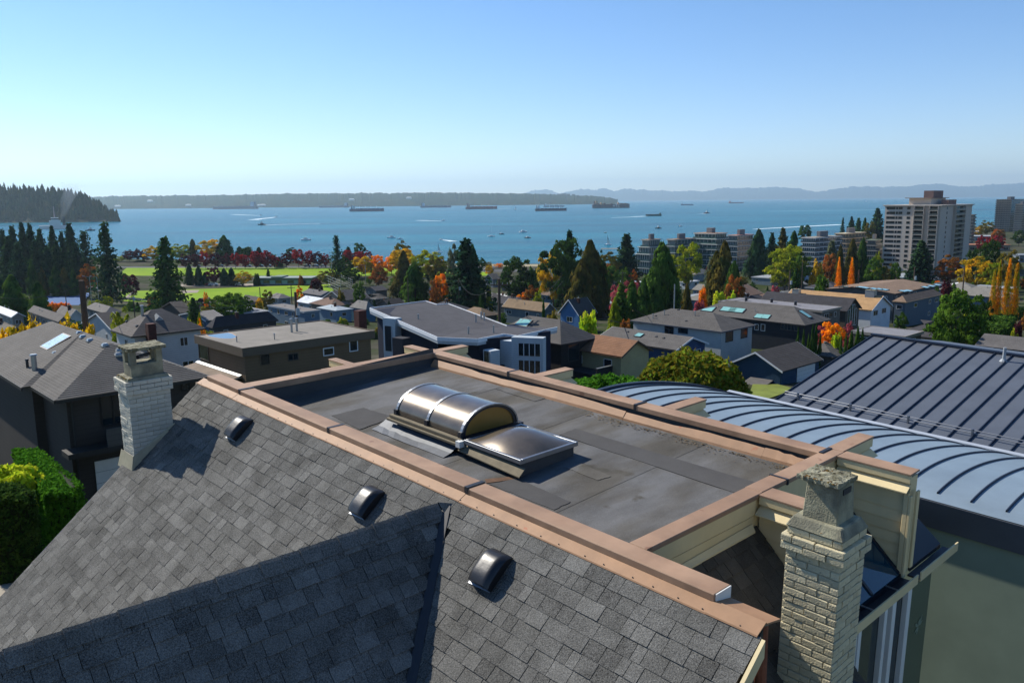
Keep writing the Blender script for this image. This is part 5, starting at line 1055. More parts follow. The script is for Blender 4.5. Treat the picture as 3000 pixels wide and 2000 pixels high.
def tree(kind, lm, label, n, x, yt, wpx, d, group=None, name=None, trunk=True, sink=0.0, asp=1.0):
    px, py = C(n, x, yt); p = P(px, py, d); g_ = G(p.x, p.y) - sink; h = max(p.z - g_, 1.0); wd = wpx / VW[n][2] / F * d * {'fir': 2.0, 'sparse': 1.9, 'spruce': 1.3, 'flame': 1.42, 'broad': 1.25, 'column': 1.15, 'shrub': 1.1}[kind]
    TREE_N[0] += 1; i = TREE_N[0]
    cat = 'shrub' if kind == 'shrub' else 'tree'
    nm = name or {'broad': 'broadleaf_tree', 'fir': 'fir_tree', 'sparse': 'fir_tree', 'spruce': 'spruce_tree', 'flame': 'cedar_tree', 'column': 'poplar_tree', 'shrub': 'shrub'}[kind]
    r_ = thing(nm, label, cat, (p.x, p.y, g_ - .2), rnd.random() * 6.28, group)
    me = PROTO[kind][i % len(PROTO[kind])]; o = bpy.data.objects.new('crown', me); col.objects.link(o); o.parent = r_; o.scale = (wd, wd * asp, h + .2)
    o.material_slots[0].link = 'OBJECT'; o.material_slots[0].material = LM[lm]
    if trunk and kind != 'shrub':
        t = bpy.data.objects.new('trunk', TRK['b' if kind == 'broad' else 'c']); col.objects.link(t); t.parent = r_; s_ = min(wd, h * .7); t.scale = (s_, s_, h * .93)
    return r_
GR = 'tall firs of the grove beside the sports field'
for x, y, w_, d in ((15, 500, 120, 400), (95, 470, 130, 395), (180, 440, 120, 405), (250, 448, 120, 410), (335, 500, 130, 400), (440, 470, 120, 415), (525, 520, 110, 405), (590, 445, 150, 420), (60, 560, 150, 380), (300, 590, 150, 380), (480, 600, 140, 385), (640, 620, 150, 400), (140, 620, 150, 372), (400, 660, 140, 376)): tree('fir', 'con', 'tall dark fir in the dense grove beside the sports field', 1, x, y, w_, d, GR)
tree('sparse', 'con', 'ragged thin fir at the outer end of the grove beside the sports field', 1, 715, 505, 170, 430)
for x, y, w_, lm in ((265, 775, 110, 'con2'), (355, 830, 90, 'ced2'), (470, 825, 120, 'con2'), (545, 835, 110, 'ced2'), (625, 845, 100, 'con2')): tree('flame', lm, 'low dark tree in front of the fir grove behind the parked cars', 1, x, y, w_, 350, 'low trees behind the parked cars')
tree('broad', 'ro', 'rust coloured tree behind the parked cars', 1, 745, 800, 130, 345)
tree('sparse', 'con', 'tallest shaggy fir standing over the sports field', 1, 890, 432, 230, 310)
tree('spruce', 'con2', 'broad spruce with level branches above the grey hip roofs', 1, 1405, 560, 430, 262)
tree('flame', 'ced', 'wide dark cedar beside the white roofed house', 1, 90, 900, 290, 215); tree('flame', 'ced', 'smaller dark cedar next to the wide cedar', 1, 320, 955, 190, 205); tree('flame', 'con', 'dark cedar filling the gap behind the two cedars', 1, -40, 880, 200, 230)
for x, y, w_ in ((1625, 800, 80), (1705, 820, 90), (1760, 875, 70)): tree('flame', 'con', 'dark cedar in the row between the two lawns', 1, x, y, w_, 395, 'dark cedars between the lawns')
for x, y, w_ in ((1925, 840, 90), (1990, 835, 90)): tree('flame', 'con', 'dark cedar beside the maroon tree between the lawns', 1, x, y, w_, 393, 'cedars by the maroon tree')
tree('broad', 'dr', 'maroon tree between the two lawns', 1, 1835, 825, 130, 396); tree('broad', 'y', 'yellow green tree beside the low park building', 1, 2092, 862, 130, 390)
tree('fir', 'con2', 'tiny conifer at the edge of the upper lawn', 1, 2308, 845, 45, 400)
tree('broad', 'dr', 'dark bushy tree behind the spruce at the ball field', 1, 1120, 895, 140, 340); tree('broad', 'con2', 'round dark tree at the edge of the ball field', 1, 1060, 870, 90, 345)
# shore side trees
for x, y, w_, k, lm, lab in ((1110, 680, 110, 'broad', 'dr', 'purple leaved tree on the shore beyond the fir'), (1185, 668, 90, 'broad', 'dr', 'second purple leaved tree on the shore'), (1255, 708, 80, 'broad', 'dr', 'small purple tree beside the shore shrubs'),
    (1020, 735, 110, 'broad', 'yg', 'pale yellow green tree on the shore beside the tall shaggy fir'), (1315, 645, 150, 'broad', 'y', 'gold tinted tree behind the spruce'), (1545, 625, 190, 'broad', 'yg', 'large pale willow like tree behind the red maples'),
    (1655, 588, 90, 'flame', 'ced2', 'olive upright tree behind the red maples'), (1785, 588, 190, 'broad', 'y', 'broad golden tree above the red maples'), (1925, 556, 170, 'flame', 'con2', 'tall dark evergreen above the red maples'), (2060, 652, 90, 'flame', 'con', 'dark evergreen behind the maple row'), (2120, 655, 110, 'broad', 'dg', 'dark green round tree behind the maple row'),
    (2230, 655, 60, 'fir', 'con', 'small pointed conifer behind the maple row'), (1210, 800, 110, 'shrub', 'con2', 'rounded dark shrub on the beach meadow')): tree(k, lm, lab, 1, x, y, w_, 565)
for x, y, w_ in ((1590, 715, 95), (1690, 715, 85), (1762, 695, 90), (1852, 705, 95), (1945, 705, 90), (2022, 708, 85), (2103, 718, 85), (2200, 690, 85), (2292, 685, 100), (2360, 725, 80)): tree('broad', rnd.choice(('r', 'r', 'dr')), 'red maple in the row along the park road', 1, x, y, w_, 495, 'red maples along the park road', 'maple_tree')
for x, y, w_ in ((135, 690, 85), (225, 685, 95), (405, 695, 95), (508, 675, 115), (597, 685, 85), (680, 695, 90), (742, 708, 75)): tree('broad', rnd.choice(('r', 'dr')), 'red maple in the row along the park road', 2, x, y, w_, 495, 'red maples along the park road', 'maple_tree')
for x, y, w_ in ((925, 680, 90), (1022, 692, 100), (1110, 685, 75)): tree('broad', 'r', 'bright crimson maple beyond the tall bare conifer', 2, x, y, w_, 510, 'crimson maples beyond the bare conifer', 'maple_tree')
for x, y, w_, k, lm, lab, d in ((60, 652, 100, 'broad', 'dg', 'green tree rising behind two red maples', 540), (165, 660, 70, 'fir', 'con', 'pointed dark conifer behind the maples', 540), (300, 715, 60, 'broad', 'g', 'green gap tree between the red maples', 500), (455, 660, 110, 'broad', 'dg', 'dark green tree over the middle of the maple row', 540), (345, 740, 60, 'fir', 'con2', 'short conifer between the red maples', 505),
    (835, 545, 110, 'sparse', 'con', 'tall half bare conifer at the end of the maple row', 430), (1040, 618, 95, 'broad', 'con2', 'isolated dark round tree by the water', 560), (940, 655, 80, 'fir', 'con', 'small conifer behind the crimson maples', 545),
    (905, 735, 140, 'broad', 'dg', 'dark green tree beside the half bare conifer', 420), (1050, 738, 190, 'broad', 'y', 'bright yellow tree by the tennis courts', 430), (1195, 722, 130, 'broad', 'o', 'vivid orange tree by the shore path', 450), (1310, 725, 120, 'broad', 'o', 'golden orange tree beside the vivid orange one', 440),
    (1400, 598, 160, 'broad', 'ol', 'tall olive topped tree behind the golden trees', 470), (1420, 672, 230, 'broad', 'y', 'large golden tree behind the dark cedar', 430), (1415, 692, 210, 'flame', 'ced2', 'dark pointed cedar in front of the golden trees', 330), (1620, 680, 280, 'broad', 'yg', 'wide yellow green tree by the shore road', 400), (1690, 720, 170, 'broad', 'ol', 'olive tree beside the wide yellow green tree', 380),
    (1510, 788, 270, 'flame', 'ced', 'bright green conical cedar above the grey roofs', 245), (1200, 808, 150, 'broad', 'ro', 'thin brown tree by the tennis courts', 370), (960, 830, 160, 'broad', 'dg', 'dark mass of trees by the tennis court fence', 380), (760, 850, 170, 'broad', 'ol', 'olive scrub tree at the end of the upper lawn', 385),
    (1955, 582, 320, 'fir', 'con', 'huge dark spruce with dense branches above the brown roof', 240), (2010, 640, 210, 'flame', 'con2', 'dark cedar merged with the huge spruce', 250), (1845, 628, 130, 'broad', 'gy', 'grey green tree behind the huge spruce', 300), (2090, 745, 70, 'broad', 'con2', 'small dark bush on the shore beyond the huge spruce', 470),
    (1745, 885, 130, 'broad', 'o', 'orange tree in front of the huge spruce', 240), (1700, 930, 110, 'broad', 'ro', 'rust coloured tree beside the orange tree', 235), (1840, 775, 60, 'broad', 'r', 'small scarlet tree beside the huge spruce', 330), (2140, 778, 75, 'broad', 'ol', 'small brownish tree on the shore road', 480), (2238, 798, 75, 'broad', 'o', 'little orange tree on the shore road', 480),
    (1025, 950, 100, 'broad', 'g', 'fresh green tree beside the charcoal roof', 280), (515, 988, 60, 'broad', 'o', 'little orange tree below the lower lawn', 270), (240, 1018, 110, 'broad', 'ol', 'thin olive tree below the lower lawn', 255), (660, 925, 120, 'shrub', 'dr', 'dark red hedge bush at the end of the park building', 360), (530, 895, 50, 'shrub', 'ro', 'brown bush at the end of the upper lawn', 390), (150, 880, 60, 'shrub', 'dg', 'low dark bush beside the park building', 392),
    (170, 1090, 80, 'shrub', 'y', 'yellow bush below the lower lawn', 235), (875, 1020, 90, 'shrub', 'ol', 'olive bush beside the white metal roof', 245)): tree(k, lm, lab, 2, x, y, w_, d)
for x, y, w_, k, lm, lab, d in ((1930, 1055, 330, 'broad', 'g', 'spreading light green tree above the low white flat roofed house', 200), (2060, 1062, 210, 'broad', 'g', 'second light green tree joined to the spreading one', 205), (1800, 1150, 150, 'broad', 'ol', 'olive tree at the foot of the spreading green tree', 195),
    (1715, 1228, 90, 'flame', 'yg', 'small yellow green conifer beside the small blue grey house', 120), (1640, 1268, 110, 'shrub', 'yg', 'yellow green bush beside the small blue grey house', 118), (1730, 1300, 110, 'shrub', 'o', 'orange hedge below the small blue grey house', 112), (1030, 1165, 170, 'broad', 'yg', 'yellow green shrubby tree behind the grey hip roof', 130), (820, 1115, 130, 'broad', 'yg', 'yellow green tree by the playing field fence', 255), (930, 1075, 80, 'broad', 'yg', 'narrow yellow green tree by the playing field fence', 258),
    (1660, 1090, 120, 'fir', 'con2', 'dark conifer behind the dark gabled house', 185), (1385, 1195, 150, 'shrub', 'gy', 'flowering hydrangea hedge behind the grey hip roof', 125), (1768, 1040, 40, 'broad', 'o', 'tiny orange treetop at the edge of the lower lawn', 260)): tree(k, lm, lab, 1, x, y, w_, d)
for i, x in enumerate(range(120, 760, 80)): tree('shrub', 'y', 'golden orange hedge bush behind the dark house with the skylight', 1, x, 1295 + 10 * math.sin(i * 2) + abs(x - 450) * .06, 430, 64, 'golden hedge behind the dark house')
for i, x in enumerate(range(440, 620, 45)): tree('shrub', 'o', 'orange hedge along the end of the sports field', 1, x, 1130 + 4 * (i % 2), 80, 262, 'orange hedge by the sports field')
for x, y, w_, k, lm, lab, d in ((320, 738, 290, 'broad', 'dg', 'round dense green tree behind the utility pole', 300), (470, 820, 130, 'shrub', 'con2', 'dark green bushes between the round tree and the yellow tree', 330), (650, 640, 260, 'broad', 'y', 'yellow side of the big double tree', 285), (730, 575, 320, 'broad', 'dg', 'big green tree with a yellow flank', 270), (790, 515, 190, 'fir', 'con', 'conifer tip poking over the big green tree', 290),
    (970, 600, 330, 'flame', 'ced2', 'tall brownish cedar beside the big green tree', 235), (900, 760, 230, 'flame', 'ced2', 'lower flank of the tall brownish cedar', 228), (1075, 770, 170, 'flame', 'con2', 'dark cedar joined to the tall brownish cedar', 240), (1280, 540, 190, 'fir', 'con', 'blue green spruce in front of the glass apartments', 380), (1135, 695, 170, 'broad', 'ol', 'yellow brown tree beside the blue green spruce', 370), (1045, 675, 80, 'broad', 'con2', 'narrow dark tree beside the beach pier', 390),
    (1165, 815, 140, 'broad', 'g', 'light green tree below the blue green spruce', 330), (1110, 795, 80, 'broad', 'ro', 'rusty small tree below the blue green spruce', 335), (1270, 830, 110, 'broad', 'g', 'olive green tree beside the street light', 320), (1345, 845, 90, 'broad', 'ro', 'pinkish brown tree beside the street light', 318),
    (1590, 618, 330, 'flame', 'ced', 'giant green cedar in the middle of the neighbourhood', 190), (1530, 760, 220, 'flame', 'ced', 'lower companion cedar hugging the giant green cedar', 186), (1660, 740, 240, 'flame', 'ced', 'taller companion cedar behind the giant green cedar', 194),
    (1235, 965, 170, 'fir', 'ced', 'soft green cypress with drooping tip beside the pink tree', 165), (1330, 945, 170, 'flame', 'ced', 'middle soft green cypress of the three', 168), (1430, 925, 180, 'flame', 'ced', 'soft green cypress leaning on the giant cedar', 172), (1180, 1090, 130, 'flame', 'yg', 'short yellow green cypress at the foot of the three', 160),
    (1240, 945, 190, 'broad', 'p', 'dusty pink tree behind the three cypresses', 205), (1350, 955, 100, 'broad', 'p', 'smaller pink tree behind the cypresses', 207), (1800, 612, 250, 'broad', 'yg', 'rounded yellow green tree before the apartments', 345), (2130, 605, 270, 'flame', 'ced2', 'dark massive cedar beside the drooping brown tree', 235), (2060, 690, 190, 'flame', 'ced2', 'darker shoulder of the massive cedar', 238), (2210, 780, 190, 'flame', 'con2', 'near shoulder of the massive cedar', 225), (2215, 895, 160, 'broad', 'ro', 'weeping brown tree under the massive cedar', 215),
    (1805, 962, 120, 'flame', 'ced2', 'small bronze cedar beside the giant cedar', 178), (1912, 1105, 140, 'shrub', 'p', 'pink dome shaped bush', 165), (2080, 1030, 150, 'shrub', 'lg', 'bright green bush under the massive cedar', 200), (2190, 1045, 130, 'shrub', 'lg', 'second bright green bush under the massive cedar', 198), (1940, 988, 90, 'shrub', 'o', 'orange bush beside the small cottage', 200),
    (955, 1195, 230, 'shrub', 'lg', 'yellow green hydrangea thicket beside the brick chimneys', 112), (565, 1105, 55, 'flame', 'con2', 'slim cypress in front of the brown shake roof', 130), (640, 1190, 150, 'shrub', 'ol', 'brown green shrub beside the slim cypress', 122), (460, 985, 130, 'broad', 'ro', 'rust and green tree behind the white roof', 230), (520, 1030, 110, 'shrub', 'yg', 'yellow green bush beside the rust tree', 215), (95, 970, 60, 'shrub', 'yg', 'yellow green bush beside the grey shingled house', 240), (1270, 1270, 150, 'shrub', 'ro', 'red brown hedge beside the pale clapboard house', 125), (2010, 740, 120, 'fir', 'gy', 'grey blue spruce behind the massive cedar', 300), (1560, 740, 60, 'broad', 'y', 'small yellow tree beside the giant cedar', 320)): tree(k, lm, lab, 3, x, y, w_, d)
for x, y, w_, k, lm, lab, d in ((70, 505, 190, 'flame', 'con', 'dense dark evergreen beside the glass apartments', 400), (185, 530, 110, 'fir', 'con', 'thin conifer in the evergreen clump', 420), (280, 488, 130, 'fir', 'ced2', 'brown tinged conifer in the evergreen clump', 410), (375, 520, 140, 'flame', 'con2', 'dark conifer beside the white apartment block', 400), (470, 465, 110, 'broad', 'con2', 'dark round tree on the far waterfront', 700),
    (310, 640, 320, 'broad', 'yg', 'large yellow green maple beside the white apartment block', 330), (430, 700, 180, 'broad', 'g', 'greener flank of the large yellow green maple', 325), (700, 600, 130, 'fir', 'gy', 'silvery spruce before the white apartment block', 380), (695, 710, 130, 'broad', 'ro', 'tan brown tree before the apartment blocks', 340), (775, 640, 110, 'flame', 'ced2', 'bronze cedar before the tan apartment block', 335), (575, 775, 130, 'shrub', 'y', 'golden bushes at the foot of the apartments', 320),
    (880, 588, 130, 'flame', 'ced2', 'dark upright cedar beside the tower', 340), (970, 578, 120, 'flame', 'con2', 'second dark upright cedar beside the tower', 342), (1075, 745, 160, 'broad', 'g', 'deep green tree at the foot of the tower', 320), (1100, 690, 70, 'broad', 'yg', 'light green treetop by the tower corner', 330), (1185, 795, 100, 'broad', 'ol', 'olive tree under the tower windows', 318), (1258, 788, 90, 'broad', 'g', 'small green tree under the tower windows', 316),
    (1475, 595, 210, 'fir', 'con', 'big dark spruce in front of the tower', 335), (1712, 722, 190, 'broad', 'ro', 'copper tree in front of the tower', 330), (795, 400, 45, 'sparse', 'con', 'lone thin conifer on the far waterfront', 720), (870, 390, 70, 'fir', 'con', 'taller conifer on the far waterfront', 715), (930, 405, 75, 'fir', 'con2', 'broad conifer on the far waterfront', 710), (985, 405, 60, 'fir', 'con2', 'conifer next to the tan apartment roof', 705), (1095, 320, 120, 'fir', 'con', 'tallest conifer on the far waterfront beside the tower', 700), (1030, 440, 90, 'broad', 'ol', 'olive tree at the foot of the tallest waterfront conifer', 690),
    (2070, 588, 190, 'broad', 'dg', 'dark green tree beyond the orange and green poplars', 300), (1960, 735, 260, 'broad', 'y', 'mustard yellow tree beside the tower', 285), (2230, 675, 200, 'broad', 'ol', 'olive and red tree behind the orange poplars', 290), (2070, 790, 150, 'broad', 'yg', 'green gold tree beside the mustard tree', 280), (1910, 660, 120, 'broad', 'dg', 'dark tree at the tower edge', 320),
    (1990, 555, 70, 'broad', 'r', 'small red tree on the far slope', 560), (2070, 555, 80, 'broad', 'r', 'middle red tree on the far slope', 565), (2140, 555, 90, 'broad', 'r', 'wide red tree on the far slope', 560), (2320, 510, 120, 'broad', 'dg', 'green thicket on the far slope below the distant tower', 640), (1940, 475, 100, 'broad', 'y', 'yellow thicket on the far shore', 760), (2040, 425, 110, 'broad', 'ol', 'olive thicket on the far shore', 800), (2130, 500, 110, 'broad', 'ro', 'brown thicket below the distant tower', 650),
    (1800, 1022, 430, 'broad', 'g', 'broad green tree with loose leafy crown behind the metal roof', 118), (1700, 1180, 200, 'broad', 'g', 'lower side branches clump of the broad green tree', 112), (1930, 1210, 240, 'broad', 'g', 'leafy companion of the broad green tree', 116), (2020, 1110, 130, 'broad', 'dg', 'dark shrubby tree behind the clipped hedge', 135),
    (720, 1300, 190, 'broad', 'o', 'orange and green maple among the small cypresses', 128), (640, 1310, 120, 'broad', 'p', 'crimson pink maple beside the orange maple', 130), (850, 1290, 110, 'broad', 'p', 'pink maple beside the tall gable window', 132), (740, 1385, 110, 'shrub', 'lg', 'round lime bush among the small cypresses', 116), (210, 985, 110, 'shrub', 'p', 'dull pink bush by the dark flat roof', 220), (385, 850, 90, 'fir', 'con2', 'young conifer beside the pale blue flat roof', 235), (620, 885, 140, 'shrub', 'g', 'wide green bush behind the dark flat roof', 225), (1440, 955, 80, 'shrub', 'lg', 'lime bush beside the dark red house', 220), (1560, 962, 150, 'shrub', 'g', 'low green hedge beside the white flat roof', 218), (1690, 940, 120, 'shrub', 'dr', 'purple hedge beside the white flat roof', 222),
    (2310, 1280, 90, 'shrub', 'dr', 'maroon bush beside the huge clipped hedge', 128), (2270, 1370, 110, 'shrub', 'yg', 'yellow green bush below the clipped hedge', 120)): tree(k, lm, lab, 4, x, y, w_, d)
for x, y, w_ in ((765, 745, 75), (875, 750, 80)): tree('column', 'o', 'slender orange poplar of the pair behind the brown shingle roofs', 4, x, y, w_, 215, 'pair of orange poplars')
for x, y, w_ in ((2105, 850, 75), (2155, 770, 85), (2235, 755, 100), (2300, 800, 90)): tree('column', 'pop', 'orange and green poplar in the group behind the clipped hedge', 4, x, y, w_, 140, 'poplars behind the clipped hedge')
for x, y, w_ in ((410, 1350, 40), (457, 1365, 42), (500, 1400, 36), (535, 1325, 50), (566, 1318, 50), (600, 1400, 45), (780, 1415, 45), (822, 1400, 45), (870, 1375, 60), (925, 1340, 65), (965, 1358, 60)): tree('flame', 'ced', 'small clipped cypress in the row behind the metal roof', 4, x, y, w_, 114, 'row of small cypresses', 'cypress_tree')

# hedges and near bushes
def hedge(label, corners, h_, lm, leaf, dens, name='hedge', bulge=.25, lumps=.0, cat='hedge'):
    # corners: four ground points (world); a clipped body covered with leaf faces
    rs = np.random.RandomState(len(label)); c = sum(corners, Vector()) / 4; gz = min(G(p.x, p.y) for p in corners) - .3
    r_ = thing(name, label, cat, (c.x, c.y, gz)); q = [p - Vector((c.x, c.y, 0)) for p in corners]; q = [Vector((p.x, p.y, 0)) for p in q]
    top = h_; b = MB(); b.ext([p * .9 for p in q], (0, 0, top - .12)); b.build('core', mat('hedge_core', '#1a2410', .95), r_)
    C_, N_ = [], []
    def face(o, e1, e2, n_):
        k = int(e1.length * e2.length * dens); s = rs.rand(k, 1); t = rs.rand(k, 1)
        w_ = lumps * (np.sin(s * e1.length * 2.1 + t * 3) * np.cos(t * e2.length * 2.3 + s * 4))
        P_ = np.array(o) + s * np.array(e1) + t * np.array(e2) + np.array(n_) * (rs.randn(k, 1) * leaf * .7 + w_ - bulge * ((2 * s - 1) ** 4 + (2 * t - 1) ** 4) * .5)
        C_.append(P_); N_.append(np.array(n_) + rs.randn(k, 3) * .7)
    for i in range(4):
        a, c2 = q[i], q[(i + 1) % 4]; n_ = Vector(((c2 - a).y, -(c2 - a).x, 0)).normalized()
        if n_.dot((a + c2) / 2) < 0: n_ = -n_
        face(a, c2 - a, Vector((0, 0, top)), n_)
    face(q[0] + Vector((0, 0, top)), q[1] - q[0], q[3] - q[0], Vector((0, 0, 1)))
    C_ = np.concatenate(C_); me = leaf_mesh('foliage', C_, np.concatenate(N_), rs.uniform(leaf * .7, leaf * 1.3, len(C_)), 1.5, rs, rs.uniform(-.3, .3, len(C_)))
    o = bpy.data.objects.new('foliage', me); col.objects.link(o); o.parent = r_; me.materials[0] = LM[lm]; return r_
def onlevel(n, pts, z): return [Vector((*onz(*C(n, *p), z).xy, 0)) for p in pts]
def bush(label, n, x, yt, d, wx, wy, h_, lm, lumps, leaf, per, name='bush', rot=None, seed=1):
    rs = np.random.RandomState(seed); p = P(*C(n, x, yt), d); gz = p.z - h_; r_ = thing(name, label, 'shrub', (p.x, p.y, gz), RZ47 if rot is None else rot); C_, N_, T_ = [], [], []
    for i in range(lumps):
        q = rs.randn(3); q /= np.linalg.norm(q); q[2] = abs(q[2]) * 1.1 - .25; c = q * np.array([wx / 2, wy / 2, h_ * .5]) * rs.uniform(.72, .92) + np.array([0, 0, h_ * .45]); cr = rs.uniform(.1, .17) * min(wx, wy, h_ * 1.3)
        d_ = rs.randn(per, 3); d_ /= np.linalg.norm(d_, axis=1, keepdims=True); d_[:, 2] = np.abs(d_[:, 2]) * .9 + d_[:, 2] * .1
        C_.append(c + d_ * cr * rs.uniform(.75, 1.1, (per, 1))); N_.append(d_ + rs.randn(per, 3) * .6); T_.append(rs.uniform(-.2, .2) + rs.uniform(-.25, .25, per))
    C_ = np.concatenate(C_); C_[:, 2] = np.maximum(C_[:, 2], .02); me = leaf_mesh('foliage', C_, np.concatenate(N_), rs.uniform(leaf * .7, leaf * 1.3, len(C_)), 1.7, rs, np.concatenate(T_))
    o = bpy.data.objects.new('foliage', me); col.objects.link(o); o.parent = r_; me.materials[0] = LM[lm]
    b = MB(); rows = []
    for i in range(7):
        f = i / 6; rr2 = math.sin(math.acos(min(1, f * .98))) ; rows.append([(wx * .36 * rr2 * math.cos(a), wy * .36 * rr2 * math.sin(a), h_ * .8 * f) for a in np.linspace(0, 6.283, 15)])
    b.grid(rows); b.build('core', mat('hedge_core', '#1a2410', .95), r_); return r_
LM['rho'] = leafmat('leaf_rhododendron', '#46601a', '#6a5a1a', .3)
zt = 31.6
hedge('tall clipped green hedge beside the driveway', onlevel(5, [(90, 1060), (290, 1045), (640, 1330), (330, 1400)], zt), zt - 27.6, 'hed', .09, 520, lumps=.05, bulge=.15)
hedge('lower clipped hedge in front of the tall green hedge', onlevel(5, [(-150, 1380), (150, 1370), (270, 1440), (-100, 1500)], 32.2), 3.8, 'dg', .09, 420, lumps=.05, bulge=.15)
bush('yellow green leafy shrub between the two clipped hedges', 5, 90, 1165, 30.5, 3.0, 2.4, 2.6, 'lg', 50, .16, 70, 'leafy_shrub', seed=8)
bush('dense rhododendron bush with bronze tinted leaves above the curved metal roof', 8, 930, 470, 66, 9.5, 7.5, 7.0, 'rho', 150, .3, 130, 'rhododendron_bush', seed=4)
bush('low bright green laurel hedge in front of the rhododendron', 8, 380, 700, 55, 12.5, 4.5, 4.2, 'hed', 140, .2, 150, 'laurel_hedge', seed=5)
hedge('huge clipped dark green hedge beside the broad green tree', onlevel(4, [(1990, 1300), (2120, 1205), (2275, 1240), (2190, 1330)], 42 - .16 * 125), 6.0, 'ced', .3, 45, bulge=.3, lumps=.15)
hedge('olive clipped hedge along the white house wall', onlevel(5, [(1320, 330), (1400, 300), (1490, 310), (1430, 345)], 42 - .17 * 70), 2.4, 'ol', .2, 80, lumps=.1)
hedge('bright green hedge between the brown building and the modern house', onlevel(6, [(1680, 370), (1760, 345), (1790, 352), (1700, 390)], 42 - .163 * 80), 3.0, 'hed', .22, 70, lumps=.08)

# garden shrubs and small trees that fill the plots between the houses
rs_ = random.Random(21); placed = 0; cents = [(h_.c.x, h_.c.y, max(h_.lu, h_.lv) * .62) for h_ in list(HH.values()) + [h1, h2, h3]]
for k in range(900):
    px = rs_.uniform(-50, 3050); y = rs_.uniform(140, 330); x = (px - 1500) / F * y * 1.02
    if any((x - a) ** 2 + (y - b_) ** 2 < r2 ** 2 for a, b_, r2 in cents): continue
    if y > 290 and x < -10: continue
    kind = rs_.choice(('shrub', 'shrub', 'broad', 'flame')); lm = rs_.choice(('g', 'dg', 'ol', 'con2', 'ced', 'dg', 'g', 'ro', 'yg')); wd = rs_.uniform(2.2, 4.5); hh_ = rs_.uniform(1.6, 3.2) if kind == 'shrub' else rs_.uniform(3, 5.2)
    nm = {'shrub': 'garden_shrub', 'broad': 'garden_tree', 'flame': 'garden_conifer'}[kind]
    r_ = thing(nm, {'shrub': 'low garden shrub in the plots between the house roofs', 'broad': 'small leafy garden tree in the plots between the house roofs', 'flame': 'small garden conifer in the plots between the house roofs'}[kind], 'shrub' if kind == 'shrub' else 'tree', (x, y, G(x, y) - .15), rs_.random() * 6, {'shrub': 'garden shrubs between the houses', 'broad': 'garden trees between the houses', 'flame': 'garden conifers between the houses'}[kind])
    o = bpy.data.objects.new('crown', PROTO[kind][k % len(PROTO[kind])]); col.objects.link(o); o.parent = r_; o.scale = (wd, wd, hh_); o.material_slots[0].link = 'OBJECT'; o.material_slots[0].material = LM[lm]
    if kind != 'shrub': t = bpy.data.objects.new('trunk', TRK['b' if kind == 'broad' else 'c']); col.objects.link(t); t.parent = r_; t.scale = (wd * .7, wd * .7, hh_ * .9)
    cents.append((x, y, 2.0)); placed += 1
    if placed >= 130: break

# band of mixed street trees between the houses and the shore
placed = 0
for k in range(900):
    px = rs_.uniform(1050, 3020); y = rs_.uniform(225, 470); x = (px - 1500) / F * y * 1.02
    if any((x - a) ** 2 + (y - b_) ** 2 < (r2 + 1.5) ** 2 for a, b_, r2 in cents): continue
    kind = rs_.choice(('broad', 'broad', 'broad', 'flame', 'fir')); lm = rs_.choice(('g', 'dg', 'ol', 'y', 'ro', 'yg', 'g', 'o', 'dg', 'con2')) if kind == 'broad' else rs_.choice(('con', 'con2', 'ced')); hh_ = rs_.uniform(3.5, 7); wd = hh_ * rs_.uniform(.75, 1.1) if kind == 'broad' else hh_ * rs_.uniform(.5, .7)
    nm, lab, gp = {'broad': ('street_tree', 'leafy tree in the mixed belt between the houses and the shore', 'leafy trees of the shore belt'), 'flame': ('cedar_tree', 'short cedar in the mixed belt between the houses and the shore', 'short cedars of the shore belt'), 'fir': ('fir_tree', 'short fir in the mixed belt between the houses and the shore', 'short firs of the shore belt')}[kind]
    r_ = thing(nm, lab, 'tree', (x, y, G(x, y) - .15), rs_.random() * 6, gp)
    o = bpy.data.objects.new('crown', PROTO[kind][k % len(PROTO[kind])]); col.objects.link(o); o.parent = r_; o.scale = (wd, wd, hh_); o.material_slots[0].link = 'OBJECT'; o.material_slots[0].material = LM[lm]
    t = bpy.data.objects.new('trunk', TRK['b' if kind == 'broad' else 'c']); col.objects.link(t); t.parent = r_; t.scale = (wd * .7, wd * .7, hh_ * .9)
    cents.append((x, y, 3.5)); placed += 1
    if placed >= 110: break
# ------------------------------------------------------------------ park, roads
def gsheet(name, n, pts, m, dz=.06):
    q = [hit(*C(n, *p)) for p in pts]
    b = MB(); b.quad(*[(p.x, p.y, G(p.x, p.y) + dz) for p in q]); return struct(b.build(name, m))
m_lawn = mat('lawn_grass', '#6c8a14', .95, var=.1, scale=.05, grain=.05, gscale=1, spec=.1, c2='#7a9218')
m_path = mat('path_gravel', '#8a8072', .95, var=.12, scale=.2); m_asph = mat('asphalt', '#4a4a4c', .95, var=.12, scale=.2); m_beach = mat('beach_sand', '#8f8468', .95, var=.15, scale=.05)
gsheet('lawn', 1, [(1000, 905), (1180, 905), (4300, 905), (4020, 838), (1100, 832)], m_lawn)
gsheet('lawn', 1, [(1000, 1118), (1260, 1135), (2352, 1090), (2900, 1075), (2840, 978), (2352, 995), (1700, 1020), (1040, 1040)], m_lawn, .05)
gsheet('sports_field', 1, [(390, 1150), (660, 1150), (760, 1062), (400, 1066)], mat('artificial_turf', '#3f7f45', .95, var=.06, scale=.1), .09)
gsheet('field_margin', 1, [(380, 1156), (680, 1158), (790, 1052), (390, 1058)], mat('track_blue', '#3d5c86', .9, var=.08, scale=.1), .05)
gsheet('field_line', 1, [(555, 1112), (562, 1112), (620, 1068), (614, 1068)], m_white, .12)
gsheet('road', 1, [(1000, 838), (4300, 836), (4300, 822), (1000, 826)], m_asph, .07)
gsheet('parking_lot', 1, [(330, 1045), (880, 1035), (880, 1005), (330, 1008)], m_asph, .07)
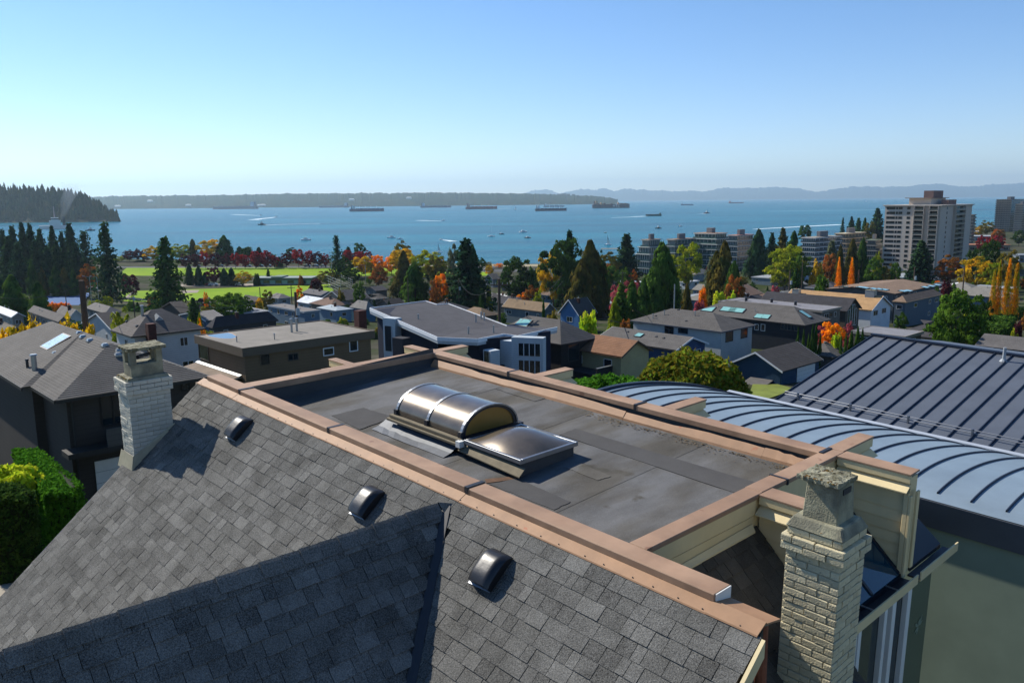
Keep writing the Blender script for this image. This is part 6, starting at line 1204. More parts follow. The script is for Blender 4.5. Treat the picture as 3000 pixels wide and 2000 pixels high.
gsheet('parking_lot', 1, [(1560, 1000), (2220, 992), (2220, 972), (1560, 978)], m_path, .08)
gsheet('ball_diamond', 1, [(1530, 1058), (1700, 1052), (1720, 1028), (1560, 1030)], m_path, .08); gsheet('path', 1, [(1060, 1100), (1300, 1125), (1300, 1112), (1090, 1088)], m_path, .09); gsheet('path', 1, [(1080, 1088), (1110, 1090), (1200, 1022), (1170, 1022)], m_path, .1)
gsheet('beach', 3, [(-800, 822), (550, 826), (550, 806), (-800, 806)], m_beach, .06)
gsheet('street', 3, [(-300, 872), (600, 872), (600, 850), (-300, 850)], m_asph, .07)
q = [onz(0 + x, y, 30.1) for x, y in ((-60, 1640), (100, 1610), (330, 1700), (120, 1900), (-120, 1900))]
b = MB(); b.quad(*[(p.x, p.y, max(G(p.x, p.y), 0) + .12) for p in q]); struct(b.build('driveway', mat('driveway_concrete', '#8f8779', .95, var=.15, scale=.5, grain=.05, gscale=40)))
q = [hit(*C(8, *p)) for p in ((1400, 905), (1560, 915), (1800, 830), (1650, 790), (1440, 790))]
b = MB(); b.quad(*[(p.x, p.y, G(p.x, p.y) + .1) for p in q]); struct(b.build('lawn', mat('garden_grass', '#66702a', .95, var=.25, scale=.6)))

# low park building, fence screens, field lights
def block(name, label, cat, n, x0, x1, yb, h_, dep, wall, roof, d=None):
    a = hit(*C(n, x0, yb)); b_ = hit(*C(n, x1, yb)); ln = (b_ - a).length; an = math.atan2((b_ - a).y, (b_ - a).x)
    r_ = thing(name, label, cat, (a.x, a.y, min(G(a.x, a.y), G(b_.x, b_.y)) - .2), an)
    MB().box(0, ln, 0, dep, 0, h_).build('wall', cmat('wall', wall), r_); MB().box(-.4, ln + .4, -.5, dep + .4, h_ + .003, h_ + .35).build('roof', cmat('roof', roof), r_)
    return r_, ln
pb, ln = block('park_building', 'long low grey green building between the two park lawns', 'building', 2, 130, 625, 985, 3.4, 9, '#5d6f66', '#8a9492')
for k in range(9):
    o = MB().box(2 + k * ln / 9.5, 4.6 + k * ln / 9.5, -.08, -.005, 1.0, 2.4).build('window', m_pane if k % 2 else cmat('trim', '#7fa08f'), pb)
    MB().box(1.9 + k * ln / 9.5, 4.7 + k * ln / 9.5, -.12, -.004, .85, 1.0).build('sill', m_white, o)
MB().box(ln * .32, ln * .5, -.9, 8, 3.36, 4.3).build('upper_wall', cmat('wall', '#6a7a72'), pb)
def screen(label, n, x0, y0, x1, y1, h_):
    a, b_ = hit(*C(n, x0, y0)), hit(*C(n, x1, y1)); k = 6; r_ = thing('court_fence', label, 'fence', (a.x, a.y, G(a.x, a.y)))
    d_ = b_ - a; d_.z = 0
    for i in range(k + 1): p = d_ * (i / k); MB().tube((p.x, p.y, -.3), (p.x, p.y, h_), .09, .09, 6).build('post', m_galv, r_)
    for i in range(5): z = h_ * (i + .6) / 5; MB().tube((0, 0, z), (d_.x, d_.y, z), .05, .05, 5).build('rail', m_galv, r_)
screen('tall mesh fence along the tennis courts', 2, 752, 1000, 880, 1060, 6); screen('second mesh fence behind the tennis courts', 2, 885, 980, 980, 1030, 5)
def pole(label, n, x, yt, d, yb=None, arm=True, lamp=False, trans=False, wood=True, r=.16, wide=1.6):
    p = P(*C(n, x, yt), d); g_ = G(p.x, p.y) - .3; h_ = p.z - g_
    r_ = thing('utility_pole' if not lamp else 'street_light', label, 'pole' if not lamp else 'street light', (p.x, p.y, g_), 0)
    m = mat('pole_wood', '#54463a', .95, var=.25, scale=3, stretch=(4, 4, .3)) if wood else m_galv
    MB().tube((0, 0, 0), (0, 0, h_), r, r * .75, 10).build('shaft', m, r_)
    if arm:
        o = MB().box(-UX.x * wide - .05, UX.x * wide + .05, -.06, .06, h_ - .9, h_ - .75).build('crossarm', m, r_)
        for s in (-1, -.4, .4, 1): MB().tube((s * UX.x * wide, 0, h_ - .75), (s * UX.x * wide, 0, h_ - .5), .05, .04, 6).build('insulator', m_galv, o)
    if trans: MB().tube((.3, -.3, h_ * .72), (.3, -.3, h_ * .72 + 1.0), .28, .28, 10).build('transformer', mat('transformer_grey', '#a9b0b2', .5), r_)
    if lamp: a = MB().tube((0, 0, h_ - .1), (-1.6, -.2, h_ + .25), .05, .04, 6).build('arm', m_galv, r_); MB().box(-2.1, -1.5, -.32, -.08, h_ + .18, h_ + .32).build('lamp_head', m_galv, a)
    return p
ps = []
p1_ = pole('thick weathered utility pole behind the dark house with the skylight', 1, 700, 945, 66, r=.3, arm=False)
p2_ = pole('utility pole carrying a pale transformer behind the flat brown roof', 2, 485, 1045, 120, trans=True, r=.24, arm=False)
p3_ = pole('tall dark utility pole beside the brown shake roof', 2, 2240, 930, 108, r=.24)
p4_ = pole('slim pale pole with wires beside the giant green cedar', 3, 1695, 978, 150, r=.14, wood=False, arm=False)
pole('thin pole below the lower lawn', 2, 448, 985, 245, r=.16); pole('thin pole before the lower lawn with no crossarm', 2, 178, 1005, 250, arm=False); pole('pole beside the round cedar with pale transformer', 2, 1892, 930, 235, trans=True); pole('pole behind the soft green cypresses', 3, 1245, 865, 300); pole('slim pole in front of the bright green cedar', 2, 1453, 930, 235, arm=False)
pole('grey pole with transformer beside the wide dark flat roof', 4, 338, 860, 215, trans=True, arm=False, r=.22); pole('plain pole between the orange poplars and the green roof', 4, 932, 855, 212, arm=False, r=.2); pole('pole with lamp below the apartment tower', 4, 1412, 830, 225, trans=True, arm=False, r=.2); pole('pole before the copper tree', 4, 1842, 815, 215, arm=False, r=.2); pole('short pole by the yellow green maple', 4, 448, 765, 300, arm=False)
pole('street light beside the sports field fence', 1, 770, 915, 250, arm=False, lamp=True, wood=False, r=.1); pole('second street light beside the sports field', 1, 832, 915, 262, arm=False, lamp=True, wood=False, r=.1); pole('floodlight mast beside the half bare conifer', 2, 795, 750, 400, arm=False, lamp=True, wood=False, r=.16); pole('floodlight mast by the yellow tree', 2, 1088, 815, 390, arm=False, lamp=True, wood=False, r=.16); pole('dark pole at the end of the sports field', 1, 560, 1030, 240, arm=False); pole('pole beside the broad spruce', 1, 1143, 1040, 215, trans=True)
def wire(label, a, b_, sag, r=.02):
    o = MB(); n = 14; pr = None
    for i in range(n + 1):
        t = i / n; p = a.lerp(b_, t) - Vector((0, 0, sag * 4 * t * (1 - t)))
        if pr is not None: o.tube(pr, p, r, r, 4)
        pr = p
    ob = o.build('power_line', mat('black_cable', '#2c2b2b', .7)); tag(ob, label, 'wire', 'overhead power lines')
wl = 'thin overhead power line strung between the utility poles'
wire(wl, p1_ - Vector((0, 0, .4)), P(*C(1, -300, 1020), 80), 1.0, .022); wire(wl, p1_ - Vector((0, 0, .6)), P(*C(1, 2400, 1060), 130), 2.0, .025); wire(wl, p1_ - Vector((0, 0, 1)), P(*C(1, 1143, 1040), 215), 1.5, .03); wire(wl, p1_ - Vector((0, 0, 3.5)), P(*C(1, -300, 1190), 85), 1.0, .022)
wire(wl, p3_ - Vector((0, 0, .5)), P(*C(3, 720, 905), 190), 3.0, .03); wire(wl, p3_ - Vector((0, 0, .8)), P(*C(3, 730, 950), 190), 3.0, .03); wire(wl, p3_ - Vector((0, 0, .5)), P(*C(2, 1892, 930), 235), 3, .03); wire(wl, p4_ - Vector((0, 0, 5.5)), P(*C(3, 1060, 1270), 112), 1.2, .05); wire(wl, p4_ - Vector((0, 0, 6)), P(*C(3, 1330, 1180), 120), 1.0, .03); wire(wl, P(*C(4, 338, 960), 214), P(*C(3, 2200, 1120), 160), 1.0, .05)

# parked cars
def car_mesh():
    b = MB(); pf = [(-2.1, .35), (-2.15, .8), (-1.5, .95), (-.9, 1.42), (.7, 1.42), (1.35, .98), (2.1, .85), (2.15, .4)]
    b.ext([(x, -.85, z) for x, z in pf], (0, 1.7, 0)); me = bpy.data.meshes.new('body'); me.from_pydata(b.v, [], b.f); me.materials.append(None)
    g_ = MB(); g_.ext([(-1.35, -.87, .98), (-.85, -.87, 1.36), (.65, -.87, 1.36), (1.2, -.87, .98)], (0, 1.74, 0)); gm = bpy.data.meshes.new('glass'); gm.from_pydata(g_.v, [], g_.f); gm.materials.append(m_pane)
    t = MB(); t.tube((0, -.1, 0), (0, .1, 0), .33, .33, 12); tm = bpy.data.meshes.new('wheel'); tm.from_pydata(t.v, [], t.f); tm.materials.append(mat('tyre', '#151515', .9))
    return me, gm, tm
CARM = car_mesh(); CC = {'white': '#d8d8d6', 'silver': '#9da1a4', 'black': '#1c1d20', 'red': '#7a1f1f', 'blue': '#2a3f66', 'grey': '#5a5d60'}
def car(label, n, x, y, c, an=None, group=None, d=None):
    p = hit(*C(n, x, y)); r_ = thing('parked_car', label, 'car', (p.x, p.y, G(p.x, p.y) + .08), rnd.choice((.1, 1.6)) if an is None else an, group)
    o = bpy.data.objects.new('body', CARM[0]); col.objects.link(o); o.parent = r_; o.material_slots[0].link = 'OBJECT'; o.material_slots[0].material = mat('car_' + c, CC[c], .3, .2, var=.02, coat=.6)
    g_ = bpy.data.objects.new('window', CARM[1]); col.objects.link(g_); g_.parent = r_
    for sx in (-1.35, 1.35):
        for sy in (-.82, .82): w_ = bpy.data.objects.new('wheel', CARM[2]); col.objects.link(w_); w_.parent = r_; w_.location = (sx, sy, .33)
for i, x in enumerate((345, 390, 430, 500, 570, 615, 655, 735, 790, 845)): cc = ('grey', 'silver', 'black', 'silver', 'white', 'white', 'silver', 'white', 'white', 'black')[i]; car('%s car parked beside the sports field under the trees' % cc, 1, x, 1025, cc, 1.5, '%s cars beside the sports field' % cc)
for n, x, c in ((1, 2130, 'silver'), (1, 2240, 'black'), (1, 2310, 'grey'), (2, 80, 'silver'), (2, 170, 'black'), (2, 255, 'grey'), (2, 330, 'grey'), (2, 590, 'blue'), (2, 660, 'blue'), (2, 730, 'silver'), (1, 1700, 'black'), (1, 1900, 'grey')): car('%s car parked under the red maples' % c, n, x, 829, c, .05, '%s cars under the maples' % c)
for x, c in ((1805, 'red'), (1838, 'white'), (2065, 'silver'), (1440, 'grey'), (2020, 'black')): car('%s car on the gravel between the lawns' % c, 1, x, 990, c, .2)
for x, c in ((-60, 'silver'), (80, 'white'), (110, 'grey')): car('%s car on the shore street' % c, 3, x, 860, c, .05)
car('black car beside the street light below the blue green spruce', 3, 1430, 905, 'black', .3)

# ------------------------------------------------------------------ apartment buildings
def apartment(label, n, N, L, Rr, d, floors, wall, name='apartment_building', over=.0):
    H = house(label, n, N, L, Rr, d=d, kind='flat', roof='#8a8378', wall=wall, trim=wall, over=.35, name=name, edge=.5, mx=60); H.fl = floors; return H
# tower
T = apartment('tall wide concrete apartment tower with stacked dark balconies', 4, (1640, 300), (1150, 310), (1915, 305), 420, 14, '#b3a89c')
bpy.data.objects.remove(T.roof); m_tw = mat('tower_concrete', '#b3a89c', .9, var=.06, scale=.15, grain=.03, gscale=2)
for o in T.root.children:
    if o.name.startswith('wall'): o.data.materials[0] = m_tw
MB().box(-T.lu / 2 - .6, T.lu / 2 + .6, -T.lv / 2 - .6, T.lv / 2 + .6, T.ze - .2, T.ze + .3).build('roof', m_tw, T.root)
ph = MB().box(-T.wx * .45, T.wx * .35, -T.wy * .5, T.wy * .4, T.ze + .3, T.ze + 3.6).build('penthouse', m_tw, T.root); MB().box(-T.wx * .55, T.wx * .42, -T.wy * .6, T.wy * .5, T.ze + 3.6, T.ze + 3.95).build('penthouse_roof', cmat('roof', '#7a6a60'), T.root)
MB().box(-T.wx * .05, T.wx * .3, -T.wy * .3, T.wy * .3, T.ze + 3.96, T.ze + 7.6).build('lift_house', cmat('wall', '#75605a'), T.root); MB().box(T.wx * .55, T.wx * .8, -T.wy * .2, T.wy * .3, T.ze + .3, T.ze + 2.8).build('plant_room', cmat('wall', '#75605a'), T.root)
fh = T.ze / 14.0
for k in range(14):
    z = T.ze - fh * (k + .55)
    if z < 2: break
    for s, w_ in ((-.88, 1.6), (-.72, 3.0), (-.55, 1.2), (-.42, 2.0), (-.12, 1.8)): 
        o = window(T, 'f', s * T.wx, z, w_, 1.35, '#8f8478', 1)
    # recessed looking balconies with rails
    for s, w_, fc in ((.28, .34, 'f'), (.8, .3, 'f'), (.1, .6, 'r')):
        hw = (T.wx if fc == 'f' else T.wy) * w_ * .5; c_ = s * (T.wx if fc == 'f' else T.wy)
        def bx(a, c2, z0, z1, d0, d1): return MB().box(a, c2, -T.wy - d1, -T.wy - d0, z0, z1) if fc == 'f' else MB().box(T.wx + d0, T.wx + d1, a, c2, z0, z1)
        o = bx(c_ - hw, c_ + hw, z - 1.35, z - 1.15, .003, 1.5).build('balcony', m_tw, T.root)
        bx(c_ - hw, c_ + hw, z - 1.1, z + .95, .004, .03).build('balcony_door', m_pane, o); bx(c_ - hw, c_ + hw, z - 1.1, z - .25, 1.44, 1.5).build('balcony_rail', mat('rail_glass', '#4d5250', .2, spec=.5), o)
        for e in (-1, 1): bx(c_ + e * hw - .12, c_ + e * hw + .12, z - 1.15, z + fh - 1.35, .003, 1.5).build('fin', m_tw, o)
    for s in (-.6, .55): window(T, 'r', s * T.wy, z, 1.2, 1.3, '#7d7268', 1)
def stacked(label, n, N, L, Rr, d, floors, wall, glass, setb=0.0, roofc='#7a6a5a', name='apartment_building'):
    # slab edges and glass bands, one per storey
    a = C(n, *N); p = P(a[0], a[1], d); ze = p.z; lu = min(max(span(p, -UX, C(n, *L)[0]), 8), 60); lv = min(max(span(p, VX, C(n, *Rr)[0]), 8), 60)
    c = p - UX * lu / 2 + VX * lv / 2; gz = G(c.x, c.y) - .5; H_ = ze - gz; r_ = thing(name, label, 'building', (c.x, c.y, gz), RZ47); fh = H_ / floors
    mw, mg = cmat('wall', wall), mat('curtain_' + glass, glass, .1, var=.35, scale=.25, spec=.7, stretch=(1, 1, .4))
    for k in range(floors):
        z0 = k * fh; e = setb * max(0, k - floors + 3); x, y = lu / 2 - e, lv / 2 - e
        o = MB().box(-x + .8, x - .8, -y + .8, y - .8, z0, z0 + fh - .35).build('glazing', mg, r_)
        MB().box(-x, x, -y, y, z0 + fh - .35, z0 + fh).build('floor_slab', mw, r_)
        MB().box(-x, x, -y, -y + .06, z0 + .003, z0 + .95).build('balcony_rail', mg, o); MB().box(x - .06, x, -y + .06, y, z0 + .003, z0 + .95).build('balcony_rail', mg, o)
        for i in range(7): MB().box(-x + .75 + (2 * x - 1.5) * i / 6 - .12, -x + .75 + (2 * x - 1.5) * i / 6 + .12, -y + .7, -y + .795, z0, z0 + fh - .36).build('mullion', mw, o)
        for i in range(7): MB().box(x - .795, x - .7, -y + .75 + (2 * y - 1.5) * i / 6 - .12, -y + .75 + (2 * y - 1.5) * i / 6 + .12, z0, z0 + fh - .36).build('mullion', mw, o)
    x, y = lu / 2 - setb * 2, lv / 2 - setb * 2
    MB().box(-x + .3, x - .3, -y + .3, y - .3, H_ + .004, H_ + .2).build('roof', cmat('roof', roofc), r_); MB().box(-x * .2, x * .25, -y * .3, y * .3, H_ + .2, H_ + 3).build('plant_room', cmat('wall', '#7d7a7a'), r_)
    return r_
stacked('low glassy apartment block with planted roof behind the blue green spruce', 3, (1480, 600), (1345, 592), (1640, 590), 430, 5, '#b3b6b0', '#3d5456', 1.2, '#8a6a4a')
stacked('second glassy apartment wing with brown planted roof', 3, (1700, 596), (1600, 592), (1900, 588), 450, 5, '#b3b6b0', '#3d5456', .5, '#8a6a4a')
stacked('taller glass apartment block with terraces above the beach', 3, (2060, 545), (1810, 525), (2200, 528), 455, 7, '#c0c2bb', '#4a605c', 1.0, '#9a7a62')
stacked('grey glass apartment block beside the massive cedar', 3, (2240, 560), (2150, 540), (2400, 530), 440, 7, '#a9adad', '#3a4a50', .3, '#9a6a5a')
stacked('white apartment block with stacked rounded balconies', 4, (560, 580), (430, 560), (790, 560), 420, 8, '#cfd1d0', '#4a5860', 0, '#8a8378')
stacked('tan apartment block with a pale rooftop box', 4, (830, 545), (690, 530), (1020, 530), 470, 7, '#b59f86', '#4a5054', .6, '#b0a890')
stacked('grey blocky building tight against the tower', 4, (1090, 600), (1005, 560), (1160, 565), 440, 6, '#8d8a84', '#3a4245', .6, '#7d8a70')
t2 = stacked('distant grey apartment tower with a rooftop crown', 4, (2250, 248), (2110, 245), (2360, 246), 900, 15, '#7b7a7c', '#3b4248', 0, '#5a5a5c', 'apartment_tower')
stacked('slab apartment building right behind the concrete tower', 4, (1915, 380), (1880, 378), (1945, 380), 640, 10, '#9a948a', '#4a5258', 0)
stacked('very distant tower seen past the grey apartment tower', 4, (2350, 290), (2335, 290), (2400, 290), 860, 13, '#8a8680', '#4a5258', 0)
for lab, n, x0, x1, y, c1, c2 in (('white roofed shed on the far slope', 4, 1885, 1985, 560, '#8a86a0', '#e0e2e4'), ('long terracotta roofed row on the far slope', 4, 1870, 2230, 690, '#8a7a6a', '#9a6a50'), ('grey terrace of shops on the far slope', 4, 1880, 2120, 605, '#8d8f92', '#a9acb0'), ('low flat building under the distant tower', 4, 2000, 2352, 505, '#7d7a72', '#8a867c'), ('wide blue grey roof behind the olive and red tree', 4, 2310, 2500, 790, '#6d757c', '#6d757c')):
    r_, ln = block('shop_row' if 'shops' in lab else 'building', lab, 'building', n, x0, x1, y, 4.2, 14, c1, c2)
    for k in range(5): MB().box(ln * (k + .2) / 5, ln * (k + .75) / 5, -.06, -.004, 1, 2.6).build('window', m_pane, r_)
block('beach_pier', 'low pavilion on the beach pier', 'building', 3, 1065, 1210, 715, 4, 10, '#6a655c', '#7a7468')

# ------------------------------------------------------------------ headland and its forest, distant buildings
def headland():
    rs = np.random.RandomState(4); pts = [(-260, 555), (0, 566), (100, 570), (200, 580), (250, 592), (290, 612), (322, 638), (338, 650)]
    n = 60; X = np.linspace(-260, 338, n); Y = np.interp(X, [p[0] for p in pts], [p[1] for p in pts]); rows = [[], [], [], []]
    d0 = 2060; tops = []
    for i in range(n):
        c = P(X[i], Y[i], d0 + 160); h_ = max(c.z, 2); dx = c.x / c.y
        for q, (fy, fz) in enumerate(((0, -1.0), (25, min(6, h_ * .3)), (160, h_), (700, -1.0))): y = d0 + fy + (rs.randn() * 6 if q == 1 else 0); rows[q].append((dx * y, y, fz))
        tops.append((dx, h_))
    struct(MB().grid(rows).build('headland', mat('headland_rock', '#4d4a3a', 1.0, spec=0, var=.3, scale=.05)))
    b = MB(); 
    for k in range(1900):
        i = rs.randint(0, n - 1); f = rs.rand(); dx = tops[i][0] * (1 - f) + tops[i + 1][0] * f; h_ = tops[i][1] * (1 - f) + tops[i + 1][1] * f
        fy = 18 + rs.rand() ** 1.2 * 240; z = np.interp(fy, (25, 160, 700), (min(6, h_ * .3), h_, 0)); y = d0 + fy; x = dx * y + rs.randn() * 2
        H_ = rs.uniform(11, 25) if rs.rand() < .72 else rs.uniform(24, 33); r_ = H_ * rs.uniform(.2, .36); tone = rs.choice((-.35, -.15, 0, .15, .5), p=(.25, .3, .25, .14, .06)); m_ = 5; base = Vector((x, y, z - 1))
        for t0, t1, rr2 in ((.1, .62, r_), (.38, .85, r_ * .7), (.66, 1.0, r_ * .42)):
            vs = [base + Vector((rr2 * math.cos(a) * rs.uniform(.6, 1.25), rr2 * math.sin(a) * rs.uniform(.6, 1.25), H_ * t0 + rs.randn() * 1.0)) for a in np.linspace(0, 5.03, m_) + rs.rand()] + [base + Vector((0, 0, H_ * t1))]
            b.add(vs, [(q, (q + 1) % m_, m_) for q in range(m_)], tone + rs.uniform(-.08, .08))
    stuff(b.build('headland_forest', mat('forest_green', '#2c3a22', 1.0, spec=0, var=.3, scale=.02, c2='#4a4322')))
    tag(MB().taper(-9, 9, -5, 5, -2, 20, 6, 3).build('sea_stack', mat('headland_rock', '#4d4a3a')), 'small dark sea stack off the wooded headland', 'rock').location = P(342, 648, 2075).xy.to_3d()
headland()
# bank of trees and houses on the far shore
b = MB(); rs = np.random.RandomState(9)
for k in range(1800):
    px = rs.uniform(130, 1800); h0 = np.interp(px, (120, 850, 1450, 1640, 1720, 1790), (70, 95, 100, 80, 62, 10)); fy = rs.uniform(60, 1350); y = 8000 + fy; dx = (P(px, 590, y)).x / y; z = h0 * min(1, fy / 1250) * rs.uniform(.75, 1.02); H_ = rs.uniform(10, 26); r_ = H_ * rs.uniform(.4, .9)
    base = Vector((dx * y, y, z)); vs = [base + Vector((r_ * math.cos(a), r_ * math.sin(a), rs.uniform(-3, 4))) for a in (0, 1.57, 3.14, 4.71)] + [base + Vector((0, 0, H_))]
    b.add(vs, [(q, (q + 1) % 4, 4) for q in range(4)], rs.choice((-.3, -.1, .1, .35)))
stuff(b.build('far_shore_forest', m_far))
for i, (px, py, w_, h_) in enumerate(((1640, 568, 26, 30), (1652, 567, 20, 30), (1664, 568, 20, 30), (1597, 572, 18, 22), (1608, 572, 14, 20), (1506, 569, 50, 22), (1680, 569, 16, 24), (1625, 572, 30, 18), (1690, 572, 20, 18), (1376, 565, 40, 22))):
    p = P(px, py, 9500); r_ = thing('campus_tower', 'tiny distant block on the skyline of the far wooded shore', 'building', (p.x, p.y, p.z - h_ - 60), 0, 'blocks on the far shore skyline')
    MB().box(-w_ * 1.2, w_ * 1.2, -20, 20, 0, h_ + 60).build('wall', cmat('wall', '#6d7278'), r_); MB().box(-w_, w_, -21, -20.1, 62, h_ + 52).build('window_band', m_pane, r_)
for px, py in ((345, 604), (552, 601), (762, 602), (770, 601), (440, 589), (1198, 580), (1030, 585)):
    p = P(px, py, 8060); r_ = thing('shore_building', 'pale speck of a building on the far wooded shore', 'building', (p.x, p.y, max(p.z - 8, 0)), 0, 'pale buildings on the far shore'); MB().box(-25, 25, -10, 10, 0, 12).build('wall', m_white, r_); MB().taper(-27, 27, -12, 12, 12, 18, 10).build('roof', m_white, r_)

# ------------------------------------------------------------------ ships and boats
def seapt(n, x, y): return onz(*C(n, x, y), 0.0)
def ship(label, n, x0, x1, y, hullc, supc, bow=1, cranes=0, cont=None, red=True, hh=1.25, sup='stern'):
    a, b_ = seapt(n, x0, y), seapt(n, x1, y); d_ = (a.y + b_.y) / 2; ln = (b_.x - a.x) * d_ / ((a.y + b_.y) / 2); ln = abs(ln)
    c = (a + b_) / 2; r_ = thing('cargo_ship', label, 'ship', (c.x, c.y, 0), 0 if bow > 0 else math.pi); B = ln * .075; D = ln * .058 * hh; h = ln / 2
    sec = [(-h, .7, .0), (-h * .93, .95, 0), (-h * .6, 1, 0), (h * .75, 1, 0), (h * .92, .55, .25), (h, .04, .55)]
    def hull(z0, z1, k0, k1, name, m):
        rows = []
        for z, k in ((z0, k0), (z1, k1)):
            rows.append([(x - (0 if x < h * .8 else (1 - k) * ln * .03), s * B * w_ * k, z + (D * rise * .5 if z == D else 0)) for s in (-1,) for x, w_, rise in sec] + [(x - (0 if x < h * .8 else (1 - k) * ln * .03), B * w_ * k, z + (D * rise * .5 if z == D else 0)) for x, w_, rise in sec[::-1]])
            rows[-1].append(rows[-1][0])
        bb = MB(); bb.grid(rows); bb.quad(*rows[1][:-1]); return bb.build(name, m, r_)
    mh = mat('hull_' + hullc, hullc, .6, var=.08, scale=.03); 
    hull(-2, D * .22, .93, .96, 'boot_topping', mat('hull_red', '#7a3028', .7, var=.1, scale=.03) if red else mh); hull(D * .221, D, .965, 1.0, 'hull', mh)
    ms = mat('sup_' + supc, supc, .6, var=.05, scale=.05); sx = -h * .86 if sup == 'stern' else -h * .3; T_ = ln * .078
    s0 = MB().box(sx, sx + ln * .075, -B * .85, B * .85, D + .02, D + T_).build('superstructure', ms, r_); MB().box(sx + ln * .01, sx + ln * .06, -B * 1.02, B * 1.02, D + T_, D + T_ * 1.28).build('bridge', ms, s0)
    MB().box(sx + ln * .058, sx + ln * .061, -B * .9, B * .9, D + T_ * 1.05, D + T_ * 1.2).build('bridge_window', m_pane, s0); MB().box(sx - ln * .03, sx - ln * .005, -B * .3, B * .3, D, D + T_ * 1.3).build('funnel', mh, s0); MB().tube((sx + ln * .03, 0, D + T_ * 1.28), (sx + ln * .03, 0, D + T_ * 1.75), ln * .002, ln * .001, 5).build('mast', ms, s0)
    if not cont:
        k = 6
        for i in range(k): x = -h * .62 + i * (h * 1.42) / k; MB().box(x, x + h * 1.42 / k * .72, -B * .7, B * .7, D + .03, D + ln * .012).build('hatch_cover', mh if hullc != '#2a3038' else mat('hatch', '#5a4a42', .8), r_)
    for i in range(cranes):
        x = -h * .52 + i * (h * 1.3) / max(cranes, 1) + h * .1; o = MB().tube((x, 0, D), (x, 0, D + ln * .085), ln * .005, ln * .004, 6).build('crane', ms, r_); MB().tube((x, 0, D + ln * .055), (x + h * .24, 0, D + ln * .045), ln * .002, ln * .0015, 5).build('jib', ms, o)
    if cont:
        rs_ = random.Random(5); k = 20
        for i in range(k):
            x = -h * .95 + i * (1.86 * h) / k
            if 4 <= i <= 4 or i == 13: continue
            nh = (2, 3, 4, 3, 0, 3, 4, 2, 2, 2, 3, 2, 1, 0, 3, 3, 4, 3, 4, 3)[i]
            for z in range(nh): MB().box(x, x + 1.86 * h / k * .94, -B * .95, B * .95, D + .05 + z * ln * .0105, D + (z + 1) * ln * .0105).build('container_stack', mat('cont_%s' % (cc := rs_.choice(('#6a3a2a', '#7a4a30', '#5a2f2a', '#8a6a4a', '#4a4048'))), cc, .8, var=.1, scale=.1), r_)
        for x in (-h * .56, h * .36): MB().box(x, x + ln * .03, -B, B, D, D + ln * .062).build('deckhouse', mat('deckhouse_tan', '#b08a62', .7), r_)
        # hull lettering M S C
        def strokes(ch, ox, s):
            st = {'M': [((0, 0), (0, 1)), ((0, 1), (.4, .4)), ((.4, .4), (.8, 1)), ((.8, 1), (.8, 0))], 'S': [((.8, 1), (0, 1)), ((0, 1), (0, .52)), ((0, .52), (.8, .52)), ((.8, .52), (.8, 0)), ((.8, 0), (0, 0))], 'C': [((.8, 1), (0, 1)), ((0, 1), (0, 0)), ((0, 0), (.8, 0))]}[ch]
            bb = MB()
            for (p_, q_) in st: bb.tube((ox + p_[0] * s, -B * 1.01 - .3, D * .35 + p_[1] * s), (ox + q_[0] * s, -B * 1.01 - .3, D * .35 + q_[1] * s), s * .11, s * .11, 6)
            bb.build('letter_' + ch.lower(), m_white, r_)
        s = D * .55
        for ch, f in (('M', .1), ('S', .24), ('C', .38)): strokes(ch, f * h * 1.0, s)
    return r_
ship('dark bulk carrier against the far shore near the wooded headland', 1, 1900, 2160, 330, '#2f3e58', '#a9b4c4', bow=-1, hh=.9)
ship('grey bulk carrier moored close under the far shore', 2, 725, 918, 318, '#3c4e68', '#a9b4c4', bow=-1, hh=.9)
ship('blue bulk carrier with four cranes and a white stern block', 2, 977, 1232, 350, '#28345a', '#c9cccc', cranes=4)
ship('pale hazy bulk carrier with light deckhouse', 2, 1580, 1815, 318, '#44566e', '#b9c4d0', hh=.9)
ship('red hulled bulk carrier underway', 2, 1960, 2222, 331, '#7a3a3a', '#b99a90', cranes=3)
ship('white and navy bulk carrier with four cranes beside its twin', 3, 490, 772, 346, '#1f2a44', '#d6dadc', cranes=4)
ship('bulk carrier partly hidden behind the white and navy one', 3, 560, 752, 312, '#2a3a58', '#b9c4d0', cranes=3, hh=.8)
ship('huge container ship with brown stacks and white hull letters', 3, 968, 1333, 322, '#3a2c34', '#b08a62', bow=1, cont=True, hh=1.5, red=False)
ship('green barge with square stern moving across the bay', 3, 1440, 1588, 390, '#2a3f38', '#3d5a4a', bow=-1, hh=1.6, red=False)
ship('small far bulk carrier with white deckhouse near the horizon', 3, 1728, 1878, 298, '#3a5a7a', '#d0d4d6', cranes=4)
ship('red far bulk carrier on the horizon', 3, 2105, 2352, 281, '#7a3438', '#c98a80', hh=.9)
ship('long ferry like ship against the far shore', 1, 2205, 2300, 312, '#5a6a80', '#c9ccd0', bow=-1, hh=.7)
